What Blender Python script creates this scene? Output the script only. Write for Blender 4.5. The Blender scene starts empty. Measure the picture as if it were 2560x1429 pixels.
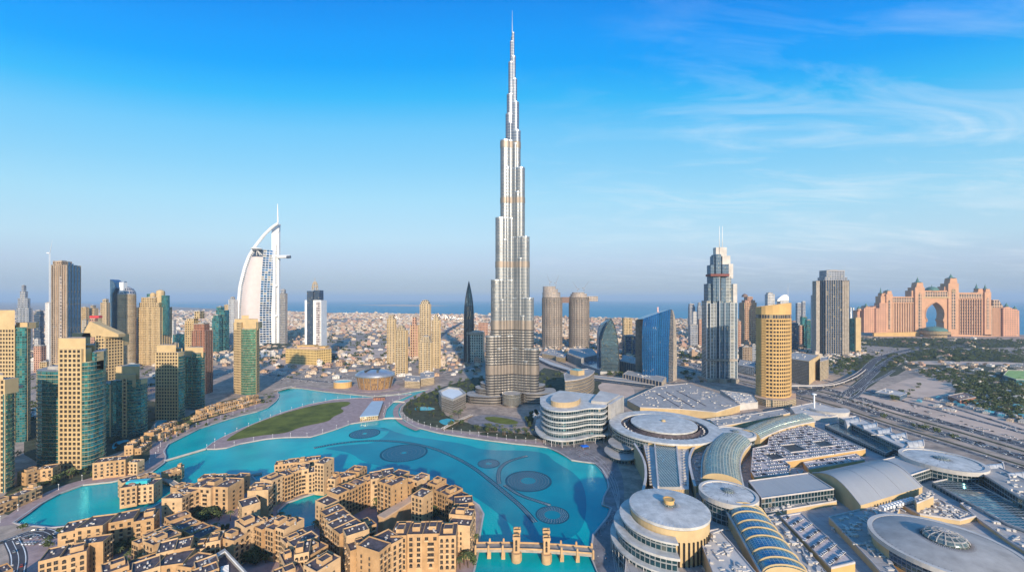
import bpy, math, random
from mathutils import Vector, geometry
R = math.radians
random.seed(7)
sc = bpy.context.scene
# ---------------------------------------------------------------- camera, world, sun, exposure
H, F, YH, CX = 220.0, 1000.0, 748.0, 1280.0      # eye height, focal length in photo pixels, horizon row, centre column
cam = bpy.data.cameras.new('camera'); co = bpy.data.objects.new('camera', cam); sc.collection.objects.link(co)
co.location = (0, 0, H); co.rotation_euler = (R(90), 0, 0)
cam.sensor_width = 36; cam.lens = 36*F/2560; cam.shift_y = (YH-714.5)/2560*1.0
cam.clip_start = 1; cam.clip_end = 300000
sc.camera = co
SUN_EL, SUN_AZ = 19.0, 166.0
w = bpy.data.worlds.new('World'); sc.world = w; w.use_nodes = True
nt = w.node_tree; nt.nodes.clear()
def N(t, nt_=None, **k):
    n = (nt_ or nt).nodes.new(t)
    for a, b in k.items(): setattr(n, a, b)
    return n
def L(a, b, nt_=None): (nt_ or nt).links.new(a, b)
def mth(op, a, b=None, c=None, nt_=None, clamp=False):
    n = N('ShaderNodeMath', nt_, operation=op); n.use_clamp = clamp
    for i, v in enumerate((a, b, c)):
        if v is None: continue
        if isinstance(v, (int, float)): n.inputs[i].default_value = v
        else: L(v, n.inputs[i], nt_)
    return n.outputs[0]
def mixc(f, a, b, nt_=None, bt='MIX'):
    n = N('ShaderNodeMix', nt_, data_type='RGBA', blend_type=bt)
    for i, v in ((0, f), (6, a), (7, b)):
        if isinstance(v, (int, float)): n.inputs[i].default_value = v
        elif isinstance(v, (tuple, list)): n.inputs[i].default_value = (*v[:3], 1)
        else: L(v, n.inputs[i], nt_)
    return n.outputs[2]
def ramp(f, stops, nt_=None):
    n = N('ShaderNodeValToRGB', nt_); cr = n.color_ramp
    while len(cr.elements) < len(stops): cr.elements.new(.5)
    for e, (p, c) in zip(cr.elements, stops):
        e.position = p; e.color = (*c, 1) if len(c) == 3 else c
    L(f, n.inputs[0], nt_); return n.outputs[0]
sky = N('ShaderNodeTexSky', sky_type='NISHITA'); sky.sun_disc = False
sky.sun_elevation = R(SUN_EL); sky.sun_rotation = R(SUN_AZ); sky.altitude = 100; sky.air_density = 1.0; sky.dust_density = 0.6; sky.ozone_density = 2.0
tc = N('ShaderNodeTexCoord'); sp = N('ShaderNodeSeparateXYZ'); L(tc.outputs['Generated'], sp.inputs[0])
dx, dy, dz = sp.outputs
el0 = mth('MAXIMUM', dz, 0.0)
el = mth('MULTIPLY', el0, mth('ADD', mth('MULTIPLY', mth('MULTIPLY', dx, dx), .55), .96))    # the blue sits lower toward the sides, away from the low sun's axis
tint = ramp(el, [(0.0, (0.252, 0.35, 0.595)), (0.0125, (0.252, 0.35, 0.595)), (0.0366, (0.327, 0.359, 0.551)), (0.0845, (0.459, 0.434, 0.531)), (0.1412, (0.637, 0.617, 0.602)), (0.2324, (0.732, 0.837, 0.732)), (0.3013, (0.643, 0.932, 0.838)), (0.3735, (0.515, 1.035, 0.996)), (0.4326, (0.166, 1.014, 1.164)), (0.4865, (0.0, 0.941, 1.317)), (0.5296, (0.0, 0.92, 1.458)), (0.5742, (0.0, 0.853, 1.497))])
col = mixc(1.0, sky.outputs[0], tint, bt='MULTIPLY')
grad = ramp(el, [(0.0, (0.72, 0.677, 0.496)), (0.0125, (0.72, 0.677, 0.496)), (0.0366, (0.547, 0.636, 0.667)), (0.0845, (0.592, 0.737, 0.886)), (0.1412, (0.561, 0.826, 0.987)), (0.2324, (0.406, 0.78, 1.014)), (0.3013, (0.267, 0.685, 1.012)), (0.3735, (0.16, 0.607, 1.013)), (0.4326, (0.03, 0.503, 0.991)), (0.4865, (0.0, 0.383, 1.005)), (0.5296, (0.0, 0.34, 0.991)), (0.5742, (0.0, 0.275, 0.9)), (0.8, (0.06, 0.26, 0.7))])
gs = N('ShaderNodeVectorMath', operation='SCALE'); gs.inputs['Scale'].default_value = 4.88; L(grad, gs.inputs[0])
col = mixc(.75, col, gs.outputs[0])
# thin cirrus: stretched noise on a flat high layer, read by direction
dzz = mth('ADD', el0, 0.12)
cu, cv = mth('DIVIDE', dx, dzz), mth('DIVIDE', dy, dzz)
def cirrus(rot, sx, sy, off, lo, hi, det=6, scale=1.0):
    cb = N('ShaderNodeCombineXYZ'); L(cu, cb.inputs[0]); L(cv, cb.inputs[1])
    mp = N('ShaderNodeMapping'); mp.inputs['Rotation'].default_value = (0, 0, R(rot)); mp.inputs['Scale'].default_value = (sx, sy, 1); mp.inputs['Location'].default_value = (off, off*.7, off)
    L(cb.outputs[0], mp.inputs[0])
    no = N('ShaderNodeTexNoise'); no.inputs['Scale'].default_value = scale; no.inputs['Detail'].default_value = det; no.inputs['Roughness'].default_value = .62; no.inputs['Distortion'].default_value = 1.1
    L(mp.outputs[0], no.inputs['Vector'])
    mr = N('ShaderNodeMapRange'); mr.inputs[1].default_value = lo; mr.inputs[2].default_value = hi; L(no.outputs[0], mr.inputs[0])
    return mr.outputs[0]
c1 = cirrus(52, .75, 2.0, 3.1, .5, .85, scale=1.7)
c2 = cirrus(-62, .6, 2.2, 5.4, .54, .86, det=8, scale=1.3)
side = N('ShaderNodeMapRange'); side.inputs[1].default_value = -.1; side.inputs[2].default_value = .45; L(dx, side.inputs[0])
top = N('ShaderNodeMapRange'); top.inputs[1].default_value = .5; top.inputs[2].default_value = .25; L(dz, top.inputs[0])
cl = mth('MULTIPLY', mth('MULTIPLY', mth('ADD', mth('MULTIPLY', c1, .75), mth('MULTIPLY', c2, .8)), side.outputs[0]), mth('ADD', mth('MULTIPLY', top.outputs[0], .7), .3), clamp=True)
cl = mth('MULTIPLY', cl, .62)
col = mixc(cl, col, (4.6, 4.9, 5.1))
bg = N('ShaderNodeBackground'); bg.inputs[1].default_value = .15; L(col, bg.inputs[0])
wo = N('ShaderNodeOutputWorld'); L(bg.outputs[0], wo.inputs[0])
sl = bpy.data.lights.new('sun', 'SUN'); sl.energy = 4.2; sl.angle = R(1.2); sl.color = (1.0, .86, .68)
so = bpy.data.objects.new('sun', sl); sc.collection.objects.link(so)
sd = Vector((math.sin(R(SUN_AZ))*math.cos(R(SUN_EL)), math.cos(R(SUN_AZ))*math.cos(R(SUN_EL)), math.sin(R(SUN_EL))))
so.rotation_euler = sd.to_track_quat('Z', 'Y').to_euler()
sc.view_settings.view_transform = 'Standard'; sc.view_settings.look = 'None'; sc.view_settings.exposure = .45; sc.view_settings.gamma = 1
# ---------------------------------------------------------------- pixel <-> place
def P(px, d): return ((px-CX)/F*d, d)                       # column px at distance d
def G(px, py, z=0.0):
    d = (H-z)*F/(py-YH); return ((px-CX)/F*d, d)            # ground point seen at a pixel
def D(py, z=0.0): return (H-z)*F/(py-YH)
def ZZ(py, d): return H-(py-YH)*d/F
def poly_px(pts, z=0.0): return [G(a, b, z) for a, b in pts]
def smooth(pts, it=2, closed=True):
    for _ in range(it):
        out = []; n = len(pts)
        if not closed: out.append(pts[0])
        for i in range(n if closed else n-1):
            a, b = pts[i], pts[(i+1) % n]
            out.append((a[0]*.75+b[0]*.25, a[1]*.75+b[1]*.25)); out.append((a[0]*.25+b[0]*.75, a[1]*.25+b[1]*.75))
        if not closed: out.append(pts[-1])
        pts = out
    return pts
def area(p): return sum(p[i][0]*p[(i+1) % len(p)][1]-p[(i+1) % len(p)][0]*p[i][1] for i in range(len(p)))/2
def ccw(p): return list(p) if area(p) > 0 else list(p)[::-1]
def rect(cx, cy, w, d, rot=0):
    c, s = math.cos(R(rot)), math.sin(R(rot))
    return [(cx+x*c-y*s, cy+x*s+y*c) for x, y in ((-w/2, -d/2), (w/2, -d/2), (w/2, d/2), (-w/2, d/2))]
def circ(cx, cy, r, n=32, ry=None, a0=0, a1=360):
    full = abs(a1-a0) >= 360; m = n if full else n+1
    return [(cx+r*math.cos(R(a0+(a1-a0)*i/n)), cy+(ry or r)*math.sin(R(a0+(a1-a0)*i/n))) for i in range(m)]
def inset(p, k):
    cx = sum(a for a, b in p)/len(p); cy = sum(b for a, b in p)/len(p)
    out = []
    for a, b in p:
        r = math.hypot(a-cx, b-cy) or 1; f = max(.02, (r-k)/r); out.append((cx+(a-cx)*f, cy+(b-cy)*f))
    return out
def band(pts, w0):                                           # polygon round an open polyline, width w0
    l, r = [], []
    for i, p in enumerate(pts):
        a = pts[max(i-1, 0)]; b = pts[min(i+1, len(pts)-1)]
        tx, ty = b[0]-a[0], b[1]-a[1]; n = math.hypot(tx, ty) or 1
        nx, ny = -ty/n, tx/n; ww = w0[i] if isinstance(w0, list) else w0
        l.append((p[0]+nx*ww/2, p[1]+ny*ww/2)); r.append((p[0]-nx*ww/2, p[1]-ny*ww/2))
    return l, r
def inpoly(x, y, p):
    c = False; j = len(p)-1
    for i in range(len(p)):
        if (p[i][1] > y) != (p[j][1] > y) and x < (p[j][0]-p[i][0])*(y-p[i][1])/(p[j][1]-p[i][1])+p[i][0]: c = not c
        j = i
    return c
# ---------------------------------------------------------------- objects
def tag(o, label=None, cat=None, group=None, kind=None):
    if label: o['label'] = label
    if cat: o['category'] = cat
    if group: o['group'] = group
    if kind: o['kind'] = kind
    return o
def thing(name, loc, label, cat, group=None):
    o = bpy.data.objects.new(name, None); sc.collection.objects.link(o)
    o.location = (loc[0], loc[1], loc[2] if len(loc) > 2 else 0); o.empty_display_size = 1
    return tag(o, label, cat, group)
class MB:
    def __init__(s): s.v = []; s.f = []; s.uv = []; s.m = []; s.sm = []
    def face(s, pts, uvs=None, m=0, sm=False):
        i = len(s.v); s.v += [tuple(p) for p in pts]; s.f.append(tuple(range(i, i+len(pts))))
        s.uv += uvs or [(p[0], p[1]) for p in pts]; s.m.append(m); s.sm.append(sm)
    def ngon(s, loops, z, m=0, flip=False):
        if len(loops) == 1 and len(loops[0]) <= 4:
            p = ccw(loops[0]); p = p[::-1] if flip else p
            s.face([(a, b, z) for a, b in p], None, m); return
        vs = [[Vector((a, b, 0)) for a, b in lp] for lp in loops]
        flat = [v for lp in vs for v in lp]
        for t in geometry.tessellate_polygon(vs):
            q = [(flat[k].x, flat[k].y) for k in t]
            if (area(q) < 0) != flip: q = q[::-1]
            s.face([(a, b, z) for a, b in q], None, m)
    def wall(s, poly, z0, z1, m=0, closed=True, u0=0.0, sm=False, top=None):
        n = len(poly); u = u0; t = top or poly
        for i in range(n if closed else n-1):
            a, b = poly[i], poly[(i+1) % n]; ta, tb = t[i], t[(i+1) % n]; l = math.hypot(b[0]-a[0], b[1]-a[1])
            s.face([(*a, z0), (*b, z0), (*tb, z1), (*ta, z1)], [(u, z0), (u+l, z0), (u+l, z1), (u, z1)], m, sm); u += l
    def prism(s, poly, z0, z1, m=0, mt=None, cap=True, bottom=False, top=None, sm=False):
        if area(poly) < 0: poly = poly[::-1]; top = top[::-1] if top else None
        s.wall(poly, z0, z1, m, top=top, sm=sm)
        if cap: s.ngon([top or poly], z1, m if mt is None else mt)
        if bottom: s.ngon([poly], z0, m, flip=True)
    def box(s, cx, cy, w_, d_, z0, z1, rot=0, m=0, mt=None, bottom=False): s.prism(rect(cx, cy, w_, d_, rot), z0, z1, m, mt, bottom=bottom)
    def ringw(s, outer, inner, z0, z1, m=0):                 # parapet, deck ring
        outer, inner = ccw(outer), ccw(inner)
        s.wall(outer, z0, z1, m); s.wall(inner[::-1], z0, z1, m)
        if len(outer) == len(inner):
            n = len(outer)
            for i in range(n):
                j = (i+1) % n
                s.face([(*outer[i], z1), (*outer[j], z1), (*inner[j], z1), (*inner[i], z1)], None, m)
        else: s.ngon([outer, inner], z1, m)
    def tube(s, a, b, r0, r1=None, n=8, m=0):
        r1 = r0 if r1 is None else r1; a, b = Vector(a), Vector(b); t = (b-a); ln = t.length; t.normalize()
        u = t.orthogonal().normalized(); v = t.cross(u)
        A = [a+(u*math.cos(2*math.pi*i/n)+v*math.sin(2*math.pi*i/n))*r0 for i in range(n)]
        B = [b+(u*math.cos(2*math.pi*i/n)+v*math.sin(2*math.pi*i/n))*r1 for i in range(n)]
        for i in range(n):
            j = (i+1) % n; s.face([A[i], A[j], B[j], B[i]], [(i, 0), (i+1, 0), (i+1, ln), (i, ln)], m, n > 6)
        s.face(B, None, m); s.face(A[::-1], None, m)
    def dome(s, cx, cy, r, z0, h, m=0, n=24, k=6, ry=None, p=1.0, r_in=0.0):
        ry = ry or r
        for j in range(k):
            a0, a1 = j/k, (j+1)/k
            f0, f1 = math.cos(a0*math.pi/2), math.cos(a1*math.pi/2); g0, g1 = math.sin(a0*math.pi/2)**p, math.sin(a1*math.pi/2)**p
            A, B = circ(cx, cy, r*max(f0, .001), n, ry*max(f0, .001)), circ(cx, cy, r*max(f1, .001), n, ry*max(f1, .001))
            for i in range(n):
                q = (i+1) % n
                s.face([(*A[i], z0+h*g0), (*A[q], z0+h*g0), (*B[q], z0+h*g1), (*B[i], z0+h*g1)], [(i*2, j*2), (i*2+2, j*2), (i*2+2, j*2+2), (i*2, j*2+2)], m, True)
    def elev(s, outline, d, depth, m=0, me=None, holes=()):  # an elevation traced in the plane at distance d, given real thickness
        pts = [((a-CX)/F*d, ZZ(b, d)) for a, b in outline]; hs = [[((a-CX)/F*d, ZZ(b, d)) for a, b in h] for h in holes]
        loops = [ccw(pts)]+[ccw(h)[::-1] for h in hs]
        vs = [[Vector((a, b, 0)) for a, b in lp] for lp in loops]; flat = [v for lp in vs for v in lp]
        for t in geometry.tessellate_polygon(vs):
            q = [(flat[k].x, flat[k].y) for k in t]
            if area(q) < 0: q = q[::-1]
            s.face([(a, d, b) for a, b in q], list(q), m); s.face([(a, d+depth, b) for a, b in q[::-1]], list(q[::-1]), m)
        for lp in loops:
            n = len(lp)
            for i in range(n):
                a, b = lp[i], lp[(i+1) % n]
                if abs(b[1]-a[1]) > abs(b[0]-a[0]): uv = [(0, a[1]), (depth, a[1]), (depth, b[1]), (0, b[1])]
                else: uv = [(a[0], 0), (a[0], depth), (b[0], depth), (b[0], 0)]
                s.face([(a[0], d, a[1]), (a[0], d+depth, a[1]), (b[0], d+depth, b[1]), (b[0], d, b[1])], uv, m if me is None else me)
    def build(s, name, mats, parent=None, loc=None):
        if not s.v: return None
        o3 = Vector(parent.get('_w', (0, 0, 0)) if parent is not None and '_w' in parent else (parent.location if parent is not None else (loc or (0, 0, 0))))
        me = bpy.data.meshes.new(name)
        ox, oy, oz = o3
        me.from_pydata([(a-ox, b-oy, c-oz) for a, b, c in s.v], [], s.f)
        uvl = me.uv_layers.new(name='UVMap'); flat = [c for uv in s.uv for c in uv]; uvl.data.foreach_set('uv', flat)
        for mt in (mats if isinstance(mats, (list, tuple)) else [mats]): me.materials.append(mt)
        me.polygons.foreach_set('material_index', s.m); me.polygons.foreach_set('use_smooth', s.sm)
        if any(s.sm):
            import bmesh
            bm = bmesh.new(); bm.from_mesh(me); bmesh.ops.remove_doubles(bm, verts=bm.verts, dist=.001)
            for e in bm.edges:
                if len(e.link_faces) == 2 and e.calc_face_angle(0) > R(38): e.smooth = False
            bm.to_mesh(me); bm.free()
        me.update()
        o = bpy.data.objects.new(name, me); sc.collection.objects.link(o)
        if parent is not None: o.parent = parent
        elif loc: o.location = (loc[0], loc[1], loc[2] if len(loc) > 2 else 0)
        return o
def struct(name, mb, mat): o = mb.build(name, mat); tag(o, kind='structure'); return o
def copy_tree(o, parent=None):
    c = o.copy(); sc.collection.objects.link(c)
    if parent is not None: c.parent = parent
    for ch in list(o.children): copy_tree(ch, c)
    return c
# ---------------------------------------------------------------- materials
def newmat(name):
    m = bpy.data.materials.new(name); m.use_nodes = True; return m, m.node_tree, m.node_tree.nodes['Principled BSDF']
def flat(name, c, rough=.8, metal=0.0, var=.12, scale=.05, bump=0.0, c2=None, spec=.3):
    m, t, b = newmat(name)
    g = N('ShaderNodeNewGeometry', t); no = N('ShaderNodeTexNoise', t); no.inputs['Scale'].default_value = scale; no.inputs['Detail'].default_value = 5; no.inputs['Roughness'].default_value = .65
    L(g.outputs['Position'], no.inputs['Vector'], t)
    lo = tuple(max(0, x*(1-var*2)) for x in c); hi = tuple(min(1, x*(1+var*2)) for x in c) if c2 is None else c2
    cr = ramp(no.outputs[0], [(.3, lo), (.7, hi)], t); L(cr, b.inputs['Base Color'], t)
    b.inputs['Roughness'].default_value = rough; b.inputs['Metallic'].default_value = metal; b.inputs['Specular IOR Level'].default_value = spec
    if bump:
        n2 = N('ShaderNodeTexNoise', t); n2.inputs['Scale'].default_value = scale*12; L(g.outputs['Position'], n2.inputs['Vector'], t)
        bp = N('ShaderNodeBump', t); bp.inputs['Strength'].default_value = bump; L(n2.outputs[0], bp.inputs['Height'], t); L(bp.outputs[0], b.inputs['Normal'], t)
    return m
FP = {}
def facade(name, wall, glass, cw=3.5, fh=3.6, ww=.6, wh=.55, gm=.75, gr=.12, wr=.7, wm=0.0, vary=.6, curt=(.5, .42, .3), pc=.12, slab=None, sh=.12, off=0.0):
    """wall with a grid of windows drawn in metres of wall: cw wide bays, fh high storeys"""
    m, t, b = newmat(name); FP[name] = (wall, glass, cw, fh, ww, wh, gm, gr, wr, wm, vary, curt, pc, slab, sh, off)
    uv = N('ShaderNodeUVMap', t); s = N('ShaderNodeSeparateXYZ', t); L(uv.outputs[0], s.inputs[0], t)
    u = mth('DIVIDE', s.outputs[0], cw, nt_=t); v = mth('DIVIDE', mth('ADD', s.outputs[1], off, nt_=t), fh, nt_=t)
    fu, fv = mth('ABSOLUTE', mth('SUBTRACT', mth('FRACT', u, nt_=t), .5, nt_=t), nt_=t), mth('ABSOLUTE', mth('SUBTRACT', mth('FRACT', v, nt_=t), .5, nt_=t), nt_=t)
    mu, mv = mth('LESS_THAN', fu, ww/2, nt_=t), mth('LESS_THAN', fv, wh/2, nt_=t)
    mask = mth('MULTIPLY', mu, mv, nt_=t)
    cb = N('ShaderNodeCombineXYZ', t); L(mth('FLOOR', u, nt_=t), cb.inputs[0], t); L(mth('FLOOR', v, nt_=t), cb.inputs[1], t)
    wn = N('ShaderNodeTexWhiteNoise', t, noise_dimensions='3D'); L(cb.outputs[0], wn.inputs['Vector'], t)
    g0 = tuple(x*(1-vary*.6) for x in glass); g1 = tuple(min(1, x*(1+vary)) for x in glass)
    gcol = ramp(wn.outputs[0], [(0, g0), (1-pc-.02, g1), (1-pc, curt)], t)
    geo = N('ShaderNodeNewGeometry', t); no = N('ShaderNodeTexNoise', t); no.inputs['Scale'].default_value = .035; no.inputs['Detail'].default_value = 5
    L(geo.outputs['Position'], no.inputs['Vector'], t)
    wcol = ramp(no.outputs[0], [(.3, tuple(x*.82 for x in wall)), (.7, tuple(min(1, x*1.14) for x in wall))], t)
    if slab: wcol = mixc(mth('GREATER_THAN', fv, .5-sh/2, nt_=t), wcol, slab, t)
    L(mixc(mask, wcol, gcol, t), b.inputs['Base Color'], t)
    L(mth('ADD', mth('MULTIPLY', mask, gm-wm, nt_=t), wm, nt_=t), b.inputs['Metallic'], t)
    L(mth('ADD', mth('MULTIPLY', mask, gr-wr, nt_=t), wr, nt_=t), b.inputs['Roughness'], t)
    bp = N('ShaderNodeBump', t); bp.inputs['Strength'].default_value = .6; bp.inputs['Distance'].default_value = .5; bp.invert = True
    L(mask, bp.inputs['Height'], t); L(bp.outputs[0], b.inputs['Normal'], t)
    return m
M = {}
def scaled(key, s):
    k = key+'_%g' % s
    if k not in M: a = FP[M[key].name]; M[k] = facade(M[key].name+'_far', *a[:2], a[2]*s, a[3]*s, *a[4:])
    return k
M['cream'] = flat('cream_render', (.54, .385, .20), .85, var=.07, scale=.06)
M['sand_wall'] = flat('sand_plaster', (.52, .325, .165), .9, var=.11, scale=.12, bump=.1)
M['sand_wall2'] = flat('sand_plaster_pale', (.58, .385, .21), .9, var=.11, scale=.12, bump=.1)
M['sand_wall3'] = flat('sand_plaster_deep', (.46, .275, .13), .9, var=.11, scale=.12, bump=.1)
M['roof_dark'] = flat('dark_roof_membrane', (.10, .08, .085), .9, var=.25, scale=.25)
M['roof_brown'] = flat('brown_roof_tiles', (.23, .15, .12), .85, var=.2, scale=.3)
M['roof_grey'] = flat('grey_roof', (.36, .335, .31), .8, var=.12, scale=.06)
M['roof_pale'] = flat('pale_roof', (.54, .49, .44), .7, var=.10, scale=.05)
M['white'] = flat('white_paint', (.80, .78, .75), .5, var=.04)
M['pane'] = flat('window_glass', (.022, .02, .02), .18, .0, var=.6, scale=.6)
M['pane_teal'] = flat('teal_glass', (.02, .16, .17), .08, .7, var=.6, scale=.5)
M['frame'] = flat('window_frame', (.20, .15, .10), .6)
M['steel'] = flat('steel', (.45, .46, .48), .35, .7, var=.1)
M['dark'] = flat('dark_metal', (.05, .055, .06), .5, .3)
M['concrete'] = flat('concrete', (.36, .30, .24), .85, var=.15, scale=.15)
M['pave'] = flat('promenade_paving', (.38, .27, .25), .85, var=.12, scale=.12)
M['pave_grey'] = flat('grey_paving', (.22, .20, .20), .85, var=.2, scale=.08)
M['asphalt'] = flat('asphalt', (.065, .062, .07), .85, var=.2, scale=.04)
M['line'] = flat('road_paint', (.75, .74, .70), .6)
M['sand'] = flat('bare_sand', (.58, .42, .32), .95, var=.12, scale=.012, bump=.1)
M['grass'] = flat('lawn', (.115, .15, .018), .95, var=.28, scale=.03, c2=(.18, .20, .03))
M['garden'] = flat('planting_soil', (.06, .065, .035), .95, var=.3, scale=.08)
M['kerb'] = flat('pale_kerb', (.50, .45, .42), .8)
M['trunk'] = flat('bark', (.12, .08, .05), .9)
M['gold_wall'] = flat('golden_sandstone', (.58, .36, .14), .8, var=.06)
M['tan_roof'] = flat('tan_roof', (.55, .38, .26), .85, var=.1)
def leafmat(name, a, b_):
    m, t, b = newmat(name)
    oi = N('ShaderNodeObjectInfo', t); g = N('ShaderNodeNewGeometry', t); no = N('ShaderNodeTexNoise', t); no.inputs['Scale'].default_value = .6
    L(g.outputs['Position'], no.inputs['Vector'], t)
    f = mth('ADD', mth('MULTIPLY', no.outputs[0], .8, nt_=t), mth('MULTIPLY', oi.outputs['Random'], .4, nt_=t), nt_=t)
    L(ramp(f, [(.3, a), (.85, b_)], t), b.inputs['Base Color'], t); b.inputs['Roughness'].default_value = .8; return m
M['leaf'] = leafmat('leaves', (.02, .035, .012), (.075, .10, .025))
M['palm'] = leafmat('palm_fronds', (.04, .06, .015), (.12, .13, .04))
# lake and sea
def water(name, c_a, c_b, rough, bump, sc_=.25, nscale=.01, stretch=1):
    m, t, b = newmat(name)
    g = N('ShaderNodeNewGeometry', t); no = N('ShaderNodeTexNoise', t); no.inputs['Scale'].default_value = nscale; no.inputs['Detail'].default_value = 4
    mp = N('ShaderNodeMapping', t); mp.inputs['Scale'].default_value = (1, stretch, 1); L(g.outputs['Position'], mp.inputs[0], t); L(mp.outputs[0], no.inputs['Vector'], t)
    L(ramp(no.outputs[0], [(.3, c_a), (.7, c_b)], t), b.inputs['Base Color'], t); b.inputs['Roughness'].default_value = rough; b.inputs['IOR'].default_value = 1.33
    n2 = N('ShaderNodeTexNoise', t); n2.inputs['Scale'].default_value = sc_; n2.inputs['Detail'].default_value = 4; L(g.outputs['Position'], n2.inputs['Vector'], t)
    bp = N('ShaderNodeBump', t); bp.inputs['Strength'].default_value = bump; bp.inputs['Distance'].default_value = .5; L(n2.outputs[0], bp.inputs['Height'], t); L(bp.outputs[0], b.inputs['Normal'], t)
    return m
M['lake'] = water('lake_water', (.0, .32, .35), (.0, .47, .45), .14, .5, .4, .018); M['lake'].node_tree.nodes['Principled BSDF'].inputs['Specular IOR Level'].default_value = .16
M['basin'] = water('lake_water_over_dark_tiles', (.0, .185, .255), (.0, .28, .34), .14, .5, .4, .018); M['basin'].node_tree.nodes['Principled BSDF'].inputs['Specular IOR Level'].default_value = .16
M['pool'] = water('pool_water', (.04, .42, .48), (.06, .5, .55), .1, .1)
M['sea'] = water('sea_water', (.035, .22, .32), (.055, .29, .39), .5, .1, .01, .0004, 4)
M['creek'] = water('creek_water', (.02, .12, .20), (.03, .17, .26), .15, .1)
# ================================================================= SETTING
def ground_mat():
    m, t, b = newmat('city_ground')
    g = N('ShaderNodeNewGeometry', t)
    n1 = N('ShaderNodeTexNoise', t); n1.inputs['Scale'].default_value = .004; n1.inputs['Detail'].default_value = 6; n1.inputs['Roughness'].default_value = .7; L(g.outputs['Position'], n1.inputs['Vector'], t)
    n2 = N('ShaderNodeTexNoise', t); n2.inputs['Scale'].default_value = .035; n2.inputs['Detail'].default_value = 5; L(g.outputs['Position'], n2.inputs['Vector'], t)
    a = ramp(n1.outputs[0], [(.36, (.24, .19, .16)), (.5, (.44, .33, .25)), (.62, (.58, .43, .32))], t)
    n2.inputs['Scale'].default_value = .05; n2.inputs['Roughness'].default_value = .75; c = mixc(.5, a, ramp(n2.outputs[0], [(.38, (.10, .09, .09)), (.5, (.33, .26, .21)), (.62, (.56, .43, .34))], t), t)
    L(c, b.inputs['Base Color'], t); b.inputs['Roughness'].default_value = .95; b.inputs['Specular IOR Level'].default_value = .2
    return m
M['ground'] = ground_mat()
coast_px = [(2560, 836), (2330, 836), (2180, 832), (2130, 806), (1900, 800), (1700, 797), (1450, 793), (1200, 786), (1000, 784), (800, 781), (700, 777), (600, 774), (420, 766), (200, 757.5)]
coast = poly_px(coast_px)
lake_px = [(1182, 1440), (1197, 1373), (1200, 1334), (1209, 1284), (1197, 1262), (1150, 1228), (1090, 1212), (1010, 1200), (940, 1206), (905, 1215), (870, 1232), (830, 1246), (802, 1262), (792, 1285), (790, 1310), (762, 1318),
  (712, 1310), (700, 1300), (695, 1276), (720, 1255), (760, 1240), (800, 1228), (845, 1228), (880, 1222), (925, 1200), (920, 1188), (880, 1180), (800, 1182), (690, 1184), (668, 1200), (640, 1200), (630, 1188), (600, 1200), (560, 1210), (520, 1212), (478, 1208),
  (440, 1225), (418, 1245), (392, 1262), (340, 1290), (250, 1306), (126, 1318), (48, 1310), (33, 1305), (93, 1263), (148, 1233), (207, 1211), (281, 1203), (340, 1190), (381, 1178), (411, 1156), (414, 1140), (409, 1128), (420, 1110), (450, 1095), (500, 1070), (560, 1050), (600, 1038), (642, 1028),
  (670, 1018), (689, 1003), (696, 994), (695, 982), (690, 975), (731, 969), (755, 970), (811, 978), (858, 983), (933, 990.5), (1000, 984), (1040, 977), (1076, 972), (1082, 975), (1045, 988), (1022, 1000), (1003, 1016), (999, 1030), (1005, 1045), (1022, 1057), (1045, 1068), (1092, 1080), (1139, 1088), (1208, 1098), (1279, 1107),
  (1327, 1112), (1369, 1117), (1398, 1129), (1429, 1149), (1488, 1157), (1505, 1172), (1517, 1190), (1522, 1217), (1510, 1240), (1505, 1260), (1529, 1269), (1520, 1290), (1483, 1336), (1480, 1361), (1479, 1393), (1497, 1440)]
lake = poly_px(lake_px)
g = MB()
outer = [(-1100, 150), (1100, 150), G(2900, 1250), G(2960, 860), (G(2960, 836))]+coast[0:]+[G(0, 754.5), G(-200, 754.5), G(-300, 860), G(-300, 1250)]
def sheet(mb, loops, z, m=0): mb.ngon(loops, z, m)
big = [p for p in outer]
# ground: a near ring with the lake cut out, then the plain behind it
YM = 1250.0
near = [(-1800, 150), (1900, 150), (1900, YM), (-1800, YM)]
g.ngon([near, lake], 0.0)
far = [(-1800, YM), (1900, YM), (2500, YM), (4600, 2480)]+coast+[G(0, 754.5), G(-400, 754.5), (-5200, 2500), (-2600, YM)]
g.ngon([far], 0.0)
g.ngon([[(1900, 150), (2500, 150), (2500, YM), (1900, YM)]], 0.0); g.ngon([[(-2600, 150), (-1800, 150), (-1800, YM), (-2600, YM)]], 0.0)
struct('ground', g, M['ground'])
q = MB(); q.wall(ccw(lake)[::-1], -2.2, 0.0)
l_in = lake; struct('quay_wall', q, M['concrete'])
wt = MB(); wt.face([(-600, 150, -1.4), (600, 150, -1.4), (600, 1100, -1.4), (-600, 1100, -1.4)]); struct('lake', wt, M['lake'])
s_ = MB(); s_.face([(-98000, 1900, -2.5), (98000, 1900, -2.5), (98000, 98000, -2.5), (-98000, 98000, -2.5)]); struct('sea', s_, M['sea'])
sb = MB(); ilp = [(878, 762.5), (950, 764), (1040, 765.5), (1110, 764), (1125, 763), (1040, 761.6), (1000, 760.6), (950, 761.4)]
sb.ngon([poly_px(ilp)], -1.5); struct('sand_island', sb, M['sand'])
sb = MB(); sb.ngon([poly_px([(430, 757), (600, 757.6), (600, 757), (430, 756.5)])], -1.5); struct('sandbank', sb, M['sand'])
def patch(name, px, mat, z=.05, it=2, struct_kind=True):
    mb = MB(); pts = smooth(px, it) if it else px; mb.ngon([ccw(poly_px(pts))], z)
    return struct(name, mb, M[mat])
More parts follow.
